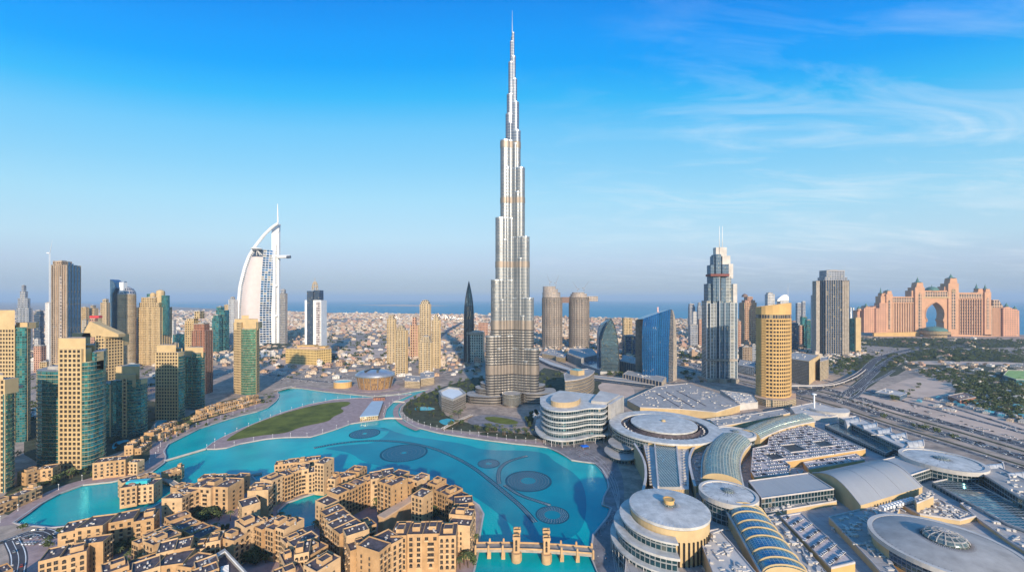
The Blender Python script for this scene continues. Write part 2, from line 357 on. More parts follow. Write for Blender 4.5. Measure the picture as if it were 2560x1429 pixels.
# dark tiled part of the lake bed, seen through the water
patch('lake_dark_floor', [(800, 1118), (880, 1108), (940, 1104), (985, 1068), (930, 1066), (875, 1080), (895, 1067), (950, 1062), (1010, 1085), (1090, 1096), (1160, 1106), (1210, 1122), (1300, 1122), (1365, 1128), (1385, 1150), (1440, 1180), (1462, 1215), (1468, 1270), (1455, 1320), (1420, 1345), (1380, 1352), (1330, 1352), (1270, 1300), (1215, 1255), (1155, 1220), (1100, 1195), (1040, 1172), (960, 1164), (905, 1150), (880, 1130), (840, 1122)], 'basin', -1.38)
# park island
isl_px = [(512, 1121), (533, 1105), (560, 1090), (600, 1072), (655, 1050), (700, 1032), (773, 1010), (834, 998), (898, 994), (930, 993.5), (1000, 987), (1030, 984), (1012, 992), (985, 1003), (966, 1022), (960, 1046), (877, 1058), (845, 1070), (811, 1081), (776, 1091), (712, 1092), (666, 1096), (600, 1108), (567, 1118), (540, 1121)]
isl = poly_px(isl_px); mb = MB(); mb.prism(ccw(isl), -2.2, .02); struct('island_ground', mb, M['pave'])
mb = MB(); mb.ngon([ccw(poly_px(smooth([(556, 1105), (600, 1076), (650, 1053), (720, 1029), (790, 1011), (846, 1003.5), (880, 1004), (869, 1014), (848, 1019), (864, 1028), (832, 1041), (823, 1053), (752, 1066), (717, 1082), (660, 1087), (600, 1096)], 2)))], .30); struct('lawn', mb, M['grass'])
# promenades round the lake
def strip(name, px, wd, mat, z=.06, it=2, kerb=None):
    pts = smooth([G(*p) for p in px], it, closed=False); l, r = band(pts, wd); mb = MB()
    for i in range(len(pts)-1):
        mb.face([(*r[i], z), (*r[i+1], z), (*l[i+1], z), (*l[i], z)])
    o = struct(name, mb, M[mat]); return pts
k = MB()
for loop, cl in ((lake, True),):
    pts = loop
    l, r = band(pts+[pts[0]], 1.6)
    for i in range(len(pts)):
        a, b, c, d = l[i], l[i+1], r[i+1], r[i]
        k.prism(ccw([a, b, c, d]), -.3, .45)
l, r = band(isl+[isl[0]], 1.4)
for i in range(len(isl)): k.prism(ccw([l[i], l[i+1], r[i+1], r[i]]), -.3, .45)
struct('quay_kerb', k, M['kerb'])
strip('promenade', [(0, 1315), (40, 1290), (90, 1252), (145, 1224), (205, 1203), (290, 1192), (345, 1178), (385, 1160), (396, 1140), (392, 1112), (430, 1090), (500, 1058), (560, 1038), (640, 1015), (675, 1002), (690, 985)], 17, 'pave')
strip('promenade', [(690, 972), (731, 963), (811, 973), (870, 979), (940, 985), (1000, 979), (1040, 972)], 12, 'pave')
strip('promenade', [(1085, 970), (1050, 984), (1015, 1000), (992, 1016), (988, 1032), (996, 1049), (1020, 1064), (1045, 1074)], 10, 'pave', .07)
strip('promenade', [(1020, 1053), (1050, 1064), (1100, 1076), (1150, 1084), (1220, 1092), (1290, 1101), (1340, 1106), (1375, 1110)], 12, 'pave', .05)
patch('waterfront_plaza', [(1350, 1107), (1400, 1098), (1480, 1100), (1500, 1112), (1540, 1150), (1560, 1200), (1560, 1262), (1548, 1330), (1545, 1440), (1497, 1440), (1479, 1393), (1483, 1336), (1529, 1271), (1507, 1260), (1522, 1217), (1505, 1172), (1488, 1157), (1429, 1149), (1369, 1117)], 'pave_grey', .08, 1)
pl = MB()                                                   # curved pale joints in the plaza paving
for off in range(4):
    pts = smooth([G(1540+off*6, 1440), G(1530+off*4, 1370), G(1534+off*6, 1320), G(1548, 1280), G(1548-off*6, 1220), G(1530-off*7, 1180), G(1500-off*9, 1140+off*3), G(1440, 1120+off*4)], 2, closed=False)
    l, r = band(pts, .5)
    for i in range(len(pts)-1): pl.face([(*r[i], .12), (*r[i+1], .12), (*l[i+1], .12), (*l[i], .12)])
struct('plaza_joint_line', pl, M['kerb'])
for i, pp in enumerate(([(0, 1230), (120, 1180), (380, 1130), (400, 1080), (520, 1010), (640, 985), (650, 1000), (560, 1035), (440, 1085), (395, 1130), (340, 1170), (200, 1198), (90, 1245), (0, 1300)], [(60, 1000), (390, 985), (395, 1060), (300, 1140), (60, 1180)], [(1010, 1010), (1060, 985), (1110, 965), (1180, 945), (1215, 940), (1215, 1000), (1100, 1015), (1120, 1045), (1200, 1062), (1260, 1075), (1190, 1080), (1100, 1070), (1040, 1055), (1005, 1032)],
      [(1340, 915), (1420, 930), (1410, 990), (1350, 985)], [(1200, 1078), (1280, 1080), (1350, 1088), (1350, 1098), (1280, 1097), (1200, 1088)], [(1480, 940), (1500, 940), (1510, 985), (1480, 1000)])):
    patch('garden_bed', pp, 'garden', .04+.002*i, 1)
for px in ([(640, 905), (700, 895), (790, 910), (760, 925), (650, 925)], [(830, 880), (960, 876), (1000, 884), (930, 902), (840, 900)], [(2150, 1010), (2210, 965), (2330, 930), (2420, 935), (2360, 990), (2330, 1035), (2250, 1040)], [(2310, 1035), (2360, 1010), (2560, 1060), (2620, 1100), (2480, 1095), (2370, 1070)], [(2240, 900), (2560, 905), (2560, 912), (2300, 912)],
           [(700, 880), (780, 868), (1100, 872), (1210, 886), (1210, 896), (1000, 892)], [(60, 900), (180, 890), (170, 925), (70, 940)]):
    SL = globals().get('SL', 0)+1; patch('sand_lot', px, 'sand', .05+SL*.004, 2)
for px in ([(2060, 905), (2240, 885), (2260, 900), (2200, 950), (2140, 990), (2110, 975), (2170, 930)], [(2270, 870), (2560, 880), (2560, 960), (2420, 925), (2280, 915), (2230, 945), (2215, 930), (2290, 890)], [(2400, 935), (2560, 960), (2560, 1040), (2380, 1005)], [(2150, 842), (2560, 848), (2560, 872), (2150, 868)], [(1690, 880), (1765, 895), (1765, 903), (1690, 888)]):
    patch('garden_bed', px, 'garden', .045, 1)
patch('park_pond', [(1035, 1020), (1050, 1015), (1085, 1018), (1088, 1024), (1040, 1026)], 'pool', .1, 1)
patch('reflecting_pool', [(1095, 1050), (1125, 1044), (1140, 1052), (1128, 1064), (1105, 1060)], 'pool', .1, 1)
patch('reflecting_pool', [(1315, 1040), (1345, 1026), (1362, 1028), (1358, 1036), (1330, 1045)], 'pool', .1, 1)
patch('oval_drive', [(1165, 1052), (1180, 1040), (1230, 1034), (1300, 1044), (1330, 1058), (1300, 1068), (1230, 1068), (1180, 1062)], 'pave_grey', .09, 2)
patch('oval_lawn', [(1205, 1043), (1235, 1040), (1285, 1048), (1300, 1058), (1270, 1061), (1230, 1055)], 'grass', .14, 2)
patch('creek', [(520, 890), (640, 876), (740, 868), (790, 862), (780, 872), (700, 888), (640, 902), (540, 905)], 'creek', .06, 2)
patch('creek', [(80, 1010), (395, 960), (395, 985), (80, 1050)], 'creek', .06, 1)
patch('garden_pool', [(278, 1118), (288, 1104), (318, 1098), (325, 1102), (300, 1108), (285, 1124)], 'pool', .5, 1)
patch('roof_pool_water', [(383, 1062), (400, 1048), (420, 1050), (410, 1056), (388, 1070)], 'pool', .5, 1)
patch('courtyard_paving', [(60, 1345), (140, 1322), (250, 1311), (340, 1296), (395, 1268), (425, 1248), (445, 1230), (480, 1213), (560, 1216), (600, 1206), (640, 1206), (668, 1206), (694, 1190), (714, 1250), (690, 1275), (696, 1303), (712, 1315), (790, 1318), (800, 1265), (850, 1245), (910, 1222), (940, 1212), (1010, 1206), (1090, 1218), (1150, 1234), (1190, 1265), (1200, 1290), (1192, 1330), (1185, 1440), (60, 1440)], 'pave', .03, 0)
patch('sand_verge', [(2075, 965), (2120, 1000), (2300, 1030), (2600, 1105), (2700, 1140), (2700, 1120), (2420, 1075), (2300, 1020)], 'sand', .03, 1)
# roads
ROADS = []
def road(px, wd, lanes=4, z=.09, it=3, cars=0, elevated=0.0, name='road'):
    pts = smooth([G(*p) for p in px], it, closed=False)
    l, r = band(pts, wd); mb = MB(); ln = MB()
    for i in range(len(pts)-1): mb.face([(*r[i], z), (*r[i+1], z), (*l[i+1], z), (*l[i], z)])
    for j in range(lanes+1):
        o = -wd/2+1.2+(wd-2.4)*j/lanes
        for i in range(len(pts)-1):
            a, b = pts[i], pts[i+1]; n = math.hypot(b[0]-a[0], b[1]-a[1]); t = ((b[0]-a[0])/n, (b[1]-a[1])/n); nn = (-t[1], t[0])
            segs = [(0, n)] if j in (0, lanes) else [(q, min(q+7, n)) for q in range(0, int(n), 16)]
            for s0, s1 in segs:
                if j in (0, lanes):
                    P0 = [(r[i][0]*(1-f)+l[i][0]*f, r[i][1]*(1-f)+l[i][1]*f) for f in ((o+wd/2)/wd-.3/wd, (o+wd/2)/wd+.3/wd)]
                    P1 = [(r[i+1][0]*(1-f)+l[i+1][0]*f, r[i+1][1]*(1-f)+l[i+1][1]*f) for f in ((o+wd/2)/wd-.3/wd, (o+wd/2)/wd+.3/wd)]
                    ln.face([(*P0[0], z+.01), (*P1[0], z+.01), (*P1[1], z+.01), (*P0[1], z+.01)])
                else:
                    c0 = (a[0]+t[0]*s0+nn[0]*o, a[1]+t[1]*s0+nn[1]*o); c1 = (a[0]+t[0]*s1+nn[0]*o, a[1]+t[1]*s1+nn[1]*o)
                    ln.face([(c0[0]-nn[0]*.2, c0[1]-nn[1]*.2, z+.01), (c1[0]-nn[0]*.2, c1[1]-nn[1]*.2, z+.01), (c1[0]+nn[0]*.2, c1[1]+nn[1]*.2, z+.01), (c0[0]+nn[0]*.2, c0[1]+nn[1]*.2, z+.01)])
    struct(name, mb, M['asphalt']); struct('road_marking', ln, M['line'])
    ROADS.append((pts, wd, lanes, cars, z)); return pts
HW = [(2900, 1236), (2560, 1133), (2400, 1085), (2220, 1033), (2092, 992), (1983, 966), (1850, 934), (1720, 905), (1640, 884), (1500, 864), (1380, 858)]
def shift(px, dy0, dy1):
    n = len(px)-1; return [(a, b+dy0+(dy1-dy0)*i/n) for i, (a, b) in enumerate(px)]
road(shift(HW, -22, -3), 27, 6, cars=130, name='highway'); road(shift(HW, 12, 2), 27, 6, cars=130, name='highway', z=.1); road(shift(HW, 44, 6), 13, 3, cars=22, name='service_road'); road(shift(HW, -56, -6), 13, 3, cars=20, name='service_road', z=.11)
road([(1990, 985), (2060, 968), (2130, 948), (2168, 922), (2185, 900), (2225, 884), (2300, 868)], 24, 5, z=.13, cars=25)
road([(2085, 992), (2130, 978), (2180, 935), (2205, 912), (2240, 890), (2300, 874), (2420, 864)], 21, 5, z=.15, cars=22)
road([(2120, 1000), (2150, 985), (2165, 960), (2210, 942), (2235, 925)], 9, 2, z=.17, cars=4)
road([(2560, 1075), (2420, 1030), (2320, 1000), (2230, 985), (2170, 975)], 11, 2, z=.11, cars=10)
road([(2340, 925), (2420, 935), (2500, 948), (2600, 970)], 9, 2, z=.11, cars=6)
road([(380, 905), (520, 915), (700, 940), (860, 960), (1000, 950), (1150, 925), (1210, 912)], 12, 3, cars=14)
road([(520, 940), (640, 925), (800, 922), (1000, 912), (1150, 905), (1215, 900)], 14, 4, z=.11, cars=20)
road([(700, 864), (860, 866), (1000, 873), (1210, 878), (1360, 878)], 26, 6, z=.12, cars=20)
road([(1090, 850), (1120, 825), (1155, 806)], 30, 4, z=.12)
road([(1345, 885), (1400, 905), (1460, 930), (1560, 950), (1650, 960), (1760, 952)], 14, 4, z=.13, cars=14)
road([(1700, 945), (1735, 935), (1745, 922), (1720, 905)], 8, 2, z=.15, cars=3)
road([(-60, 1370), (20, 1352), (70, 1330), (110, 1325), (140, 1345)], 11, 2, z=.1, cars=4); road([(40, 1440), (50, 1390), (30, 1350)], 10, 2, z=.12, cars=3)
road([(70, 1045), (200, 1015), (395, 985)], 16, 4, cars=12); road([(70, 985), (200, 965), (395, 945)], 12, 4, z=.11, cars=10)
mb = MB()
pts = smooth([G(*p) for p in shift(HW, -6, -1)], 3, closed=False); l, r = band(pts, 7)
for i in range(len(pts)-1): mb.prism(ccw([l[i], l[i+1], r[i+1], r[i]]), 0, .3)
pts = smooth([G(*p) for p in shift(HW, 34, 4)], 3, closed=False); l, r = band(pts, 6)
for i in range(len(pts)-1): mb.prism(ccw([l[i], l[i+1], r[i+1], r[i]]), 0, .3)
struct('grass_median', mb, M['garden'])
# ================================================================= TOWERS
M['f_cream'] = facade('cream_facade', (.54, .385, .20), (.05, .045, .04), 3.6, 3.7, .6, .6)
M['f_cream2'] = facade('pale_cream_facade', (.56, .43, .27), (.05, .055, .06), 3.0, 3.5, .6, .64)
M['f_brown'] = facade('brown_grid_facade', (.40, .27, .17), (.07, .06, .06), 3.4, 3.6, .6, .6, pc=.05)
M['f_red'] = facade('terracotta_facade', (.42, .17, .10), (.10, .10, .09), 3.4, 3.8, .62, .62)
M['f_teal'] = facade('teal_curtain_wall', (.06, .14, .14), (.03, .23, .24), 2.8, 3.8, .86, .82, gm=.75, vary=.9, pc=.10, curt=(.20, .36, .26), slab=(.14, .17, .13), sh=.12)
M['f_green'] = facade('green_curtain_wall', (.10, .20, .13), (.06, .28, .18), 2.8, 3.7, .82, .74, vary=.8, pc=.15, curt=(.5, .55, .38))
M['f_blue'] = facade('blue_curtain_wall', (.14, .20, .26), (.05, .16, .28), 2.6, 3.8, .86, .8, vary=.5, pc=.03)
M['f_navy'] = facade('navy_glass', (.10, .13, .18), (.03, .07, .13), 3, 3.8, .85, .75, vary=.5, pc=.03)
M['f_grey'] = facade('grey_facade', (.34, .34, .36), (.10, .13, .17), 2.8, 3.6, .6, .62)
M['f_pale'] = facade('pale_facade', (.60, .56, .52), (.16, .20, .25), 3, 3.6, .55, .6)
M['f_balc'] = facade('balcony_striped_facade', (.50, .42, .32), (.08, .08, .08), 30, 3.6, .98, .5, vary=.3)
M['f_balcw'] = facade('white_balcony_facade', (.62, .60, .56), (.10, .12, .14), 7, 3.7, .9, .55)
M['f_core'] = facade('concrete_skeleton', (.50, .41, .34), (.09, .08, .08), 7, 9, .62, .55, gm=.1, gr=.8, pc=.1, curt=(.3, .2, .12))
M['f_pink'] = facade('pink_facade', (.50, .27, .18), (.15, .10, .08), 3.6, 4.2, .5, .6, pc=.05)
M['f_burj'] = facade('silver_cladding_with_glass', (.27, .265, .255), (.17, .20, .235), 2.0, 7.0, .55, .6, gm=.85, gr=.35, wr=.5, wm=.6, vary=.25, pc=.02, curt=(.6, .55, .5))
M['f_burj_low'] = facade('silver_and_dark_bands', (.38, .34, .30), (.075, .075, .085), 2.6, 5.6, .86, .5, gm=.8, gr=.25, wr=.42, wm=.7, vary=.1, pc=.0)
M['f_burj_top'] = facade('silver_upper_cladding', (.27, .28, .30), (.15, .18, .23), 2.4, 6.0, .7, .6, gm=.85, gr=.32, wr=.5, wm=.6, vary=.2, pc=.0)
M['f_gold'] = facade('golden_grid_facade', (.66, .42, .16), (.08, .055, .03), 5.2, 7.4, .52, .44, gm=.5, vary=.4, pc=.02)
M['f_slats'] = facade('louvred_facade', (.30, .26, .22), (.06, .055, .05), 1.6, 4.0, .55, .72, gm=.3, pc=.02)
M['f_villa'] = facade('villa_wall', (.62, .50, .38), (.08, .07, .06), 4.5, 3.6, .35, .4, gm=.2, pc=0)
M['silver'] = flat('silver_metal', (.66, .64, .60), .28, .9, var=.05)
M['band'] = flat('bronze_louvre_band', (.27, .22, .18), .5, .5, var=.05)
M['fabric'] = flat('white_sail_fabric', (.66, .56, .52), .7, var=.03)
def foot(xl, xr, d, D):
    if xr <= CX: X0, X1 = (xl-CX)/F*d, (xr-CX)/F*(d+D)
    elif xl >= CX: X0, X1 = (xl-CX)/F*(d+D), (xr-CX)/F*d
    else: X0, X1 = (xl-CX)/F*d, (xr-CX)/F*d
    return X0, X1
WIN = {}
def win_mesh(w_, h_, arch=False, pane='pane'):
    k = (round(w_, 1), round(h_, 1), arch, pane)
    if k in WIN: return WIN[k]
    mb = MB(); pr = [(-w_/2, 0), (w_/2, 0), (w_/2, h_)] + ([(w_/2*math.cos(R(a)), h_+w_/2*math.sin(R(a))) for a in (30, 60, 90, 120, 150)] if arch else []) + [(-w_/2, h_)]
    mb.face([(a, -.04, b) for a, b in pr], None, 0)
    t = .16
    for a, b in zip(pr, pr[1:]+pr[:1]):
        l = math.hypot(b[0]-a[0], b[1]-a[1]) or 1; n = (-(b[1]-a[1])/l*t, (b[0]-a[0])/l*t)
        A, B, C, E = a, b, (b[0]+n[0], b[1]+n[1]), (a[0]+n[0], a[1]+n[1])
        mb.face([(A[0], -.16, A[1]), (B[0], -.16, B[1]), (C[0], -.16, C[1]), (E[0], -.16, E[1])], None, 1)
        mb.face([(A[0], 0, A[1]), (B[0], 0, B[1]), (B[0], -.16, B[1]), (A[0], -.16, A[1])], None, 1)
    mb.face([(-.07, -.1, t), (.07, -.1, t), (.07, -.1, h_-t), (-.07, -.1, h_-t)], None, 1)
    mb.face([(-w_/2+t, -.1, h_*.55), (w_/2-t, -.1, h_*.55), (w_/2-t, -.1, h_*.55+.12), (-w_/2+t, -.1, h_*.55+.12)], None, 1)
    WIN[k] = mb; return mb
def emit_windows(t, wins, n=100, name='window'):
    """wins: (x, y, z, outward angle, w, h, arch, pane). The n nearest become window parts, the rest one part."""
    vis = [q for q in wins if math.cos(q[3])*q[0]+math.sin(q[3])*q[1]+.0 < 0]
    vis.sort(key=lambda q: q[0]**2+q[1]**2+(q[2]-H)**2)
    cache = {}
    for q in vis[:n]:
        k = (round(q[4], 1), round(q[5], 1), q[6], q[7])
        if k not in cache:
            mb = win_mesh(q[4], q[5], q[6], q[7]); me = mb.build(name, [M[q[7]], M['frame']]); cache[k] = me.data; bpy.data.objects.remove(me)
        o = bpy.data.objects.new(name, cache[k]); sc.collection.objects.link(o); o.parent = t
        o.location = (q[0]-t.location.x, q[1]-t.location.y, q[2]-t.location.z); o.rotation_euler = (0, 0, q[3]+math.pi/2)
    if len(vis) > n:
        mb = MB()
        for q in vis[n:]:
            w0 = win_mesh(q[4], q[5], q[6], q[7]); c, s = math.cos(q[3]+math.pi/2), math.sin(q[3]+math.pi/2)
            i = 0
            for f, m_ in zip(w0.f, w0.m):
                mb.face([(q[0]+w0.v[j][0]*c-w0.v[j][1]*s, q[1]+w0.v[j][0]*s+w0.v[j][1]*c, q[2]+w0.v[j][2]) for j in f], None, m_)
        tag(mb.build('windows', [M[vis[-1][7]], M['frame']], t), kind='stuff')
def wall_windows(wall, wins, a, b, z0, z1, cw, fh, ww=.55, wh=.55, pier=.45, pane='pane', m=0, arch=False, ends=1.0):
    """face from a to b (outward on the right of a->b): piers and spandrels standing proud of the glass plane, a window in every opening"""
    l = math.hypot(b[0]-a[0], b[1]-a[1]); t = ((b[0]-a[0])/l, (b[1]-a[1])/l); n = (t[1], -t[0]); an = math.atan2(n[1], n[0])
    nc = max(1, int(round((l-2*ends)/cw))); nr = max(1, int(round((z1-z0)/fh))); c = (l-2*ends)/nc; r = (z1-z0)/nr
    def pt(u, o=0.0): return (a[0]+t[0]*u+n[0]*o, a[1]+t[1]*u+n[1]*o)
    ow, oh = c*ww, r*wh
    xs = [0.0]
    for i in range(nc): xs += [ends+i*c+(c-ow)/2, ends+i*c+(c+ow)/2]
    xs.append(l)
    for i in range(0, len(xs), 2):
        wall.prism([pt(xs[i]), pt(xs[i], pier), pt(xs[i+1], pier), pt(xs[i+1])], z0, z1, m)
    for j in range(nr+1):
        zb = z0 if j == 0 else z0+j*r-(r-oh)/2; zt = z1 if j == nr else z0+j*r+(r-oh)/2
        for i in range(1, len(xs)-1, 2):
            wall.prism([pt(xs[i]), pt(xs[i], pier-.06), pt(xs[i+1], pier-.06), pt(xs[i+1])], zb, zt, m, bottom=True)
    for j in range(nr):
        for i in range(nc):
            p = pt(ends+(i+.5)*c); wins.append((p[0], p[1], z0+j*r+(r-oh)/2, an, ow, oh, False, pane))
def slabs(mb, poly, z0, z1, fh, out=1.2, th=.9, m=0):
    p = ccw(poly); o = inset(p, -out); z = z0+fh
    while z < z1:
        mb.wall(o, z, z+th, m); mb.ringw(o, p, z, z+th, m); z += fh
def roof_kit(t, poly, z, mat='roof_grey', par='cream', ph=1.6, unit=True, seed=1):
    mb = MB(); p = ccw(poly); mb.ringw(p, inset(p, 1.0), z, z+ph); mb.build('parapet', M[par], t)
    if unit:
        rnd = random.Random(seed); cx = sum(a for a, b in p)/len(p); cy = sum(b for a, b in p)/len(p)
        w_ = max(a for a, b in p)-min(a for a, b in p); d_ = max(b for a, b in p)-min(b for a, b in p)
        mb = MB(); mb.box(cx, cy, w_*.45, d_*.45, z, z+4)
        for i in range(6): mb.box(cx+w_*rnd.uniform(-.4, .4), cy+d_*rnd.uniform(-.4, .4), rnd.uniform(1.5, 3.5), rnd.uniform(1.5, 3), z, z+rnd.uniform(1, 2.5))
        mb.build('rooftop_unit', M[mat], t)
def D_(py): return D(py)
def tw(label, xl, xr, top, base, mat, D=None, tiers=(), ribs=0, ribm='cream', slab=0, slabm='white', cat='tower', group=None, name='tower', mast=None, roof='roof_grey', par=None, d=None, ribd=1.0, podium=None, rot=0, tmat=None):
    if not isinstance(mat, str): M[mat.name] = mat; mat = mat.name
    d = d or D_(base)
    if M[mat].name in FP and d > 1000: mat = scaled(mat, 1.6 if d < 1500 else 2.3)
    W0 = (xr-xl)*d/F; tan = abs((xl+xr)/2-CX)/F
    D = D or W0*.75/(1+tan*.9)
    X0, X1 = foot(xl, xr, d, D)
    if X1-X0 < W0*.25: D *= .5; X0, X1 = foot(xl, xr, d, D)
    p = [(X0, d), (X1, d), (X1, d+D), (X0, d+D)]
    if rot: p = rect((X0+X1)/2, d+D/2, (X1-X0)*.8, D*.8, rot)
    z = ZZ(top, d); t = thing(name, ((X0+X1)/2, d+D/2), label, cat, group)
    mb = MB(); mb.prism(p, 0, z, 0, 1); mb.build('wall', [M[mat], M[roof]], t)
    zt = z; pp = p
    for xa, xb, ty in tiers:
        k = D*.12; a, b = foot(xa, xb, d+k, D-2*k)
        if b-a < 2: a, b = (xa-CX)/F*d, (xb-CX)/F*d
        q = [(a, d+k), (b, d+k), (b, d+D-k), (a, d+D-k)]; z2 = ZZ(ty, d)
        mb = MB(); mb.prism(q, zt+.01, z2, 0, 1); mb.build('upper_tier', [M[tmat or mat], M[roof]], t); pp = q; zt = max(zt, z2)
    roof_kit(t, pp, zt, roof, par or 'concrete', seed=int(xl))
    if ribs:
        mb = MB(); w_ = X1-X0
        for i in range(ribs+1): mb.box(X0+w_*i/ribs, d-ribd/2, min(1.8, w_/ribs*.2), ribd, 0, z+.5)
        nr = max(1, int(ribs*D/w_)); xs = X1 if (xl+xr)/2 < CX else X0; sg = 1 if xs == X1 else -1
        for i in range(nr+1): mb.box(xs+sg*ribd/2, d+D*i/nr, ribd, min(1.8, D/nr*.2), 0, z+.5)
        mb.build('vertical_rib', M[ribm], t)
    if slab:
        mb = MB(); slabs(mb, p, 4, z-2, slab); mb.build('balcony_slab', M[slabm], t)
    if podium:
        mb = MB(); mb.prism(inset(p, -podium[0]), 0, podium[1], 0, 1); mb.build('podium', [M[mat], M['roof_grey']], t)
    if mast:
        mb = MB(); cx = (mast[0]-CX)/F*(d+D/2); mb.tube((cx, d+D/2, zt), (cx, d+D/2, ZZ(mast[1], d+D/2)), mast[2] if len(mast) > 2 else .8, .2, 6); mb.build('mast', M['steel'], t)
    return t
def D_(py): return D(py)
# --- left foreground towers ------------------------------------------------
def cream_tower(label, d, xs, top, facets, base_z=0, crown=None, fh=3.7, **k):
    """facets: list of (kind, (px, dist) start, (px, dist) end, top row); drawn left to right seen from the camera"""
    pts = [P(*f[1]) for f in facets]+[P(*facets[-1][2])]
    cx = sum(p[0] for p in pts)/len(pts); cy = sum(p[1] for p in pts)/len(pts)+10
    t = thing('residential_tower', (cx, cy), label, 'tower', k.get('group'))
    wins = []; wall = MB(); glass = MB(); bal = MB(); core = MB()
    ed, sd0 = facets[-1][2], facets[0][1]; back = [P(ed[0]-1, ed[1]+k.get('D', 25)), P(sd0[0]+2, sd0[1]+k.get('D', 25)+(30 if sd0[0] < 100 else 0))]
    zt = [ZZ(f[3], f[1][1]) for f in facets]
    core.prism([*pts, *back], 0, min(zt), 0, 1); 
    for f, z in zip(facets, zt):
        a, b = P(*f[1]), P(*f[2])
        if f[0] == 'w': wall_windows(wall, wins, a, b, 0, z, k.get('cw', 4.4), fh*k.get('fk', 1.6), .68, .64, .7)
        elif f[0] in 'gb':
            n = 7; l = math.hypot(b[0]-a[0], b[1]-a[1]); nn = ((b[1]-a[1])/l, -(b[0]-a[0])/l)
            arc = [(a[0]+(b[0]-a[0])*i/n+nn[0]*math.sin(math.pi*i/n)*l*k.get('bul', .16)+nn[0]*.4, a[1]+(b[1]-a[1])*i/n+nn[1]*math.sin(math.pi*i/n)*l*k.get('bul', .16)+nn[1]*.4) for i in range(n+1)]
            glass.prism(ccw(arc+[(a[0]-nn[0]*2, a[1]-nn[1]*2), (b[0]-nn[0]*2, b[1]-nn[1]*2)][::-1]), 0, z-.05, 0, 1)
            if f[0] == 'b':
                o = band(arc, 1.2)[1]; zz = 5
                while zz < z: bal.prism(ccw(o+arc[::-1]), zz, zz+.45, 0, bottom=True); zz += fh*1.5
        if z > min(zt)+1:
            l = math.hypot(b[0]-a[0], b[1]-a[1]) or 1
            core.prism(ccw([a, b, (b[0], b[1]+12), (a[0], a[1]+12)]), min(zt)+.02, z, 0, 1)
    core.build('wall', [M['cream'], M['roof_grey']], t); wall.build('pier_and_spandrel', M['cream'], t)
    glass.build('glass_bay', [M[k.get('glass', 'f_teal')], M['roof_grey']], t); bal.build('balcony', M['cream'], t)
    roof_kit(t, inset(ccw(pts+back), 3), max(min(zt), 0), 'roof_grey', 'cream', seed=int(cx))
    if crown:
        mb = MB()
        for xa, xb, ty, off, dep in crown:
            a, b = (xa-CX)/F*(d+off), (xb-CX)/F*(d+off); mb.prism([(a, d+off), (b, d+off), ((xb-.5-CX)/F*(d+off+dep), d+off+dep), (max((xa-CX)/F*(d+off+dep), a), d+off+dep)], min(zt)-3, ZZ(ty, d+off), 0, 1)
        mb.build('crown', [M['cream'], M['tan_roof']], t)
    emit_windows(t, wins)
    return t
g1 = 'cream towers with teal glass bays on the left bank'
cream_tower('nearest cream tower cut off by the left edge, lowest of the left towers', 456, 0, 0, [('w', (-70, 456), (14, 456), 948), ('b', (14, 456), (24, 476), 985)], crown=[(-60, 8, 937, 1, 14)], group=g1, D=20)
cream_tower('tall cream tower at the left edge with brown roof box and narrow teal bay', 616, 0, 0, [('w', (-75, 616), (38, 616), 822), ('g', (40, 617), (66, 621), 818), ('w', (67, 622), (75, 645), 806)], crown=[(-60, 37, 775, 1, 18), (40, 69, 806, 9, 14)], group=g1, D=26, cw=4.6)
cream_tower('nearest full height cream tower with a bulging teal glass corner beside the lagoon', 519, 0, 0, [('b', (125, 560), (147, 521), 915), ('w', (147, 519), (205, 519), 872), ('b', (205, 519), (236, 527), 905), ('b', (236, 527), (247, 556), 880)], crown=[(146, 214, 845, 2, 18), (160, 236, 862, 20, 14)], group=g1, D=16, cw=5.6, bul=.22)
cream_tower('broad cream block with a sloping sail shaped roof behind the nearest tower', 760, 0, 0, [('w', (180, 760), (238, 760), 868), ('w', (238, 760), (262, 766), 838), ('w', (262, 766), (308, 792), 838)], crown=[(180, 226, 832, 4, 20)], group=g1, D=34, cw=4.4)
cream_tower('low dark teal glass tower with a cream crown between the lagoon and the canal', 640, 0, 0, [('b', (245, 650), (278, 642), 955), ('g', (278, 640), (306, 640), 950), ('w', (306, 640), (318, 640), 945), ('b', (318, 640), (352, 648), 950), ('b', (352, 648), (366, 672), 960)], crown=[(248, 264, 932, 8, 14), (289, 349, 915, 6, 20), (300, 340, 936, 1, 6)], group=g1, D=18, cw=5, bul=.14)
cream_tower('slim cream tower with green window strips on the canal bank', 730, 0, 0, [('w', (389, 730), (446, 730), 880), ('b', (446, 730), (461, 752), 890)], crown=[(392, 440, 862, 3, 16), (400, 456, 870, 20, 14)], group=g1, D=20, cw=5)
cream_tower('teal glass tower with a plain cream top band beside the slim cream tower', 800, 0, 0, [('b', (461, 802), (478, 800), 890), ('b', (478, 800), (502, 802), 882), ('b', (502, 802), (512, 815), 890)], crown=[(462, 508, 868, 4, 16)], group=g1, D=16)
cream_tower('cream tower with a rounded green glass front at the head of the canal', 930, 0, 0, [('w', (585, 940), (603, 930), 805), ('b', (603, 930), (640, 930), 822), ('w', (640, 930), (648, 948), 805)], crown=[(586, 645, 797, 6, 18), (604, 622, 788, 14, 8)], glass='f_green', group=g1, D=22, cw=4.6, bul=.2)
# sloping roof wedge of the broad block
t = bpy.data.objects['residential_tower.003']; mb = MB()
mb.elev([(205, 838), (223, 804), (228, 804), (283, 829), (296, 835), (296, 842), (205, 842)], 764, 14); mb.build('sloping_roof', M['cream'], t)
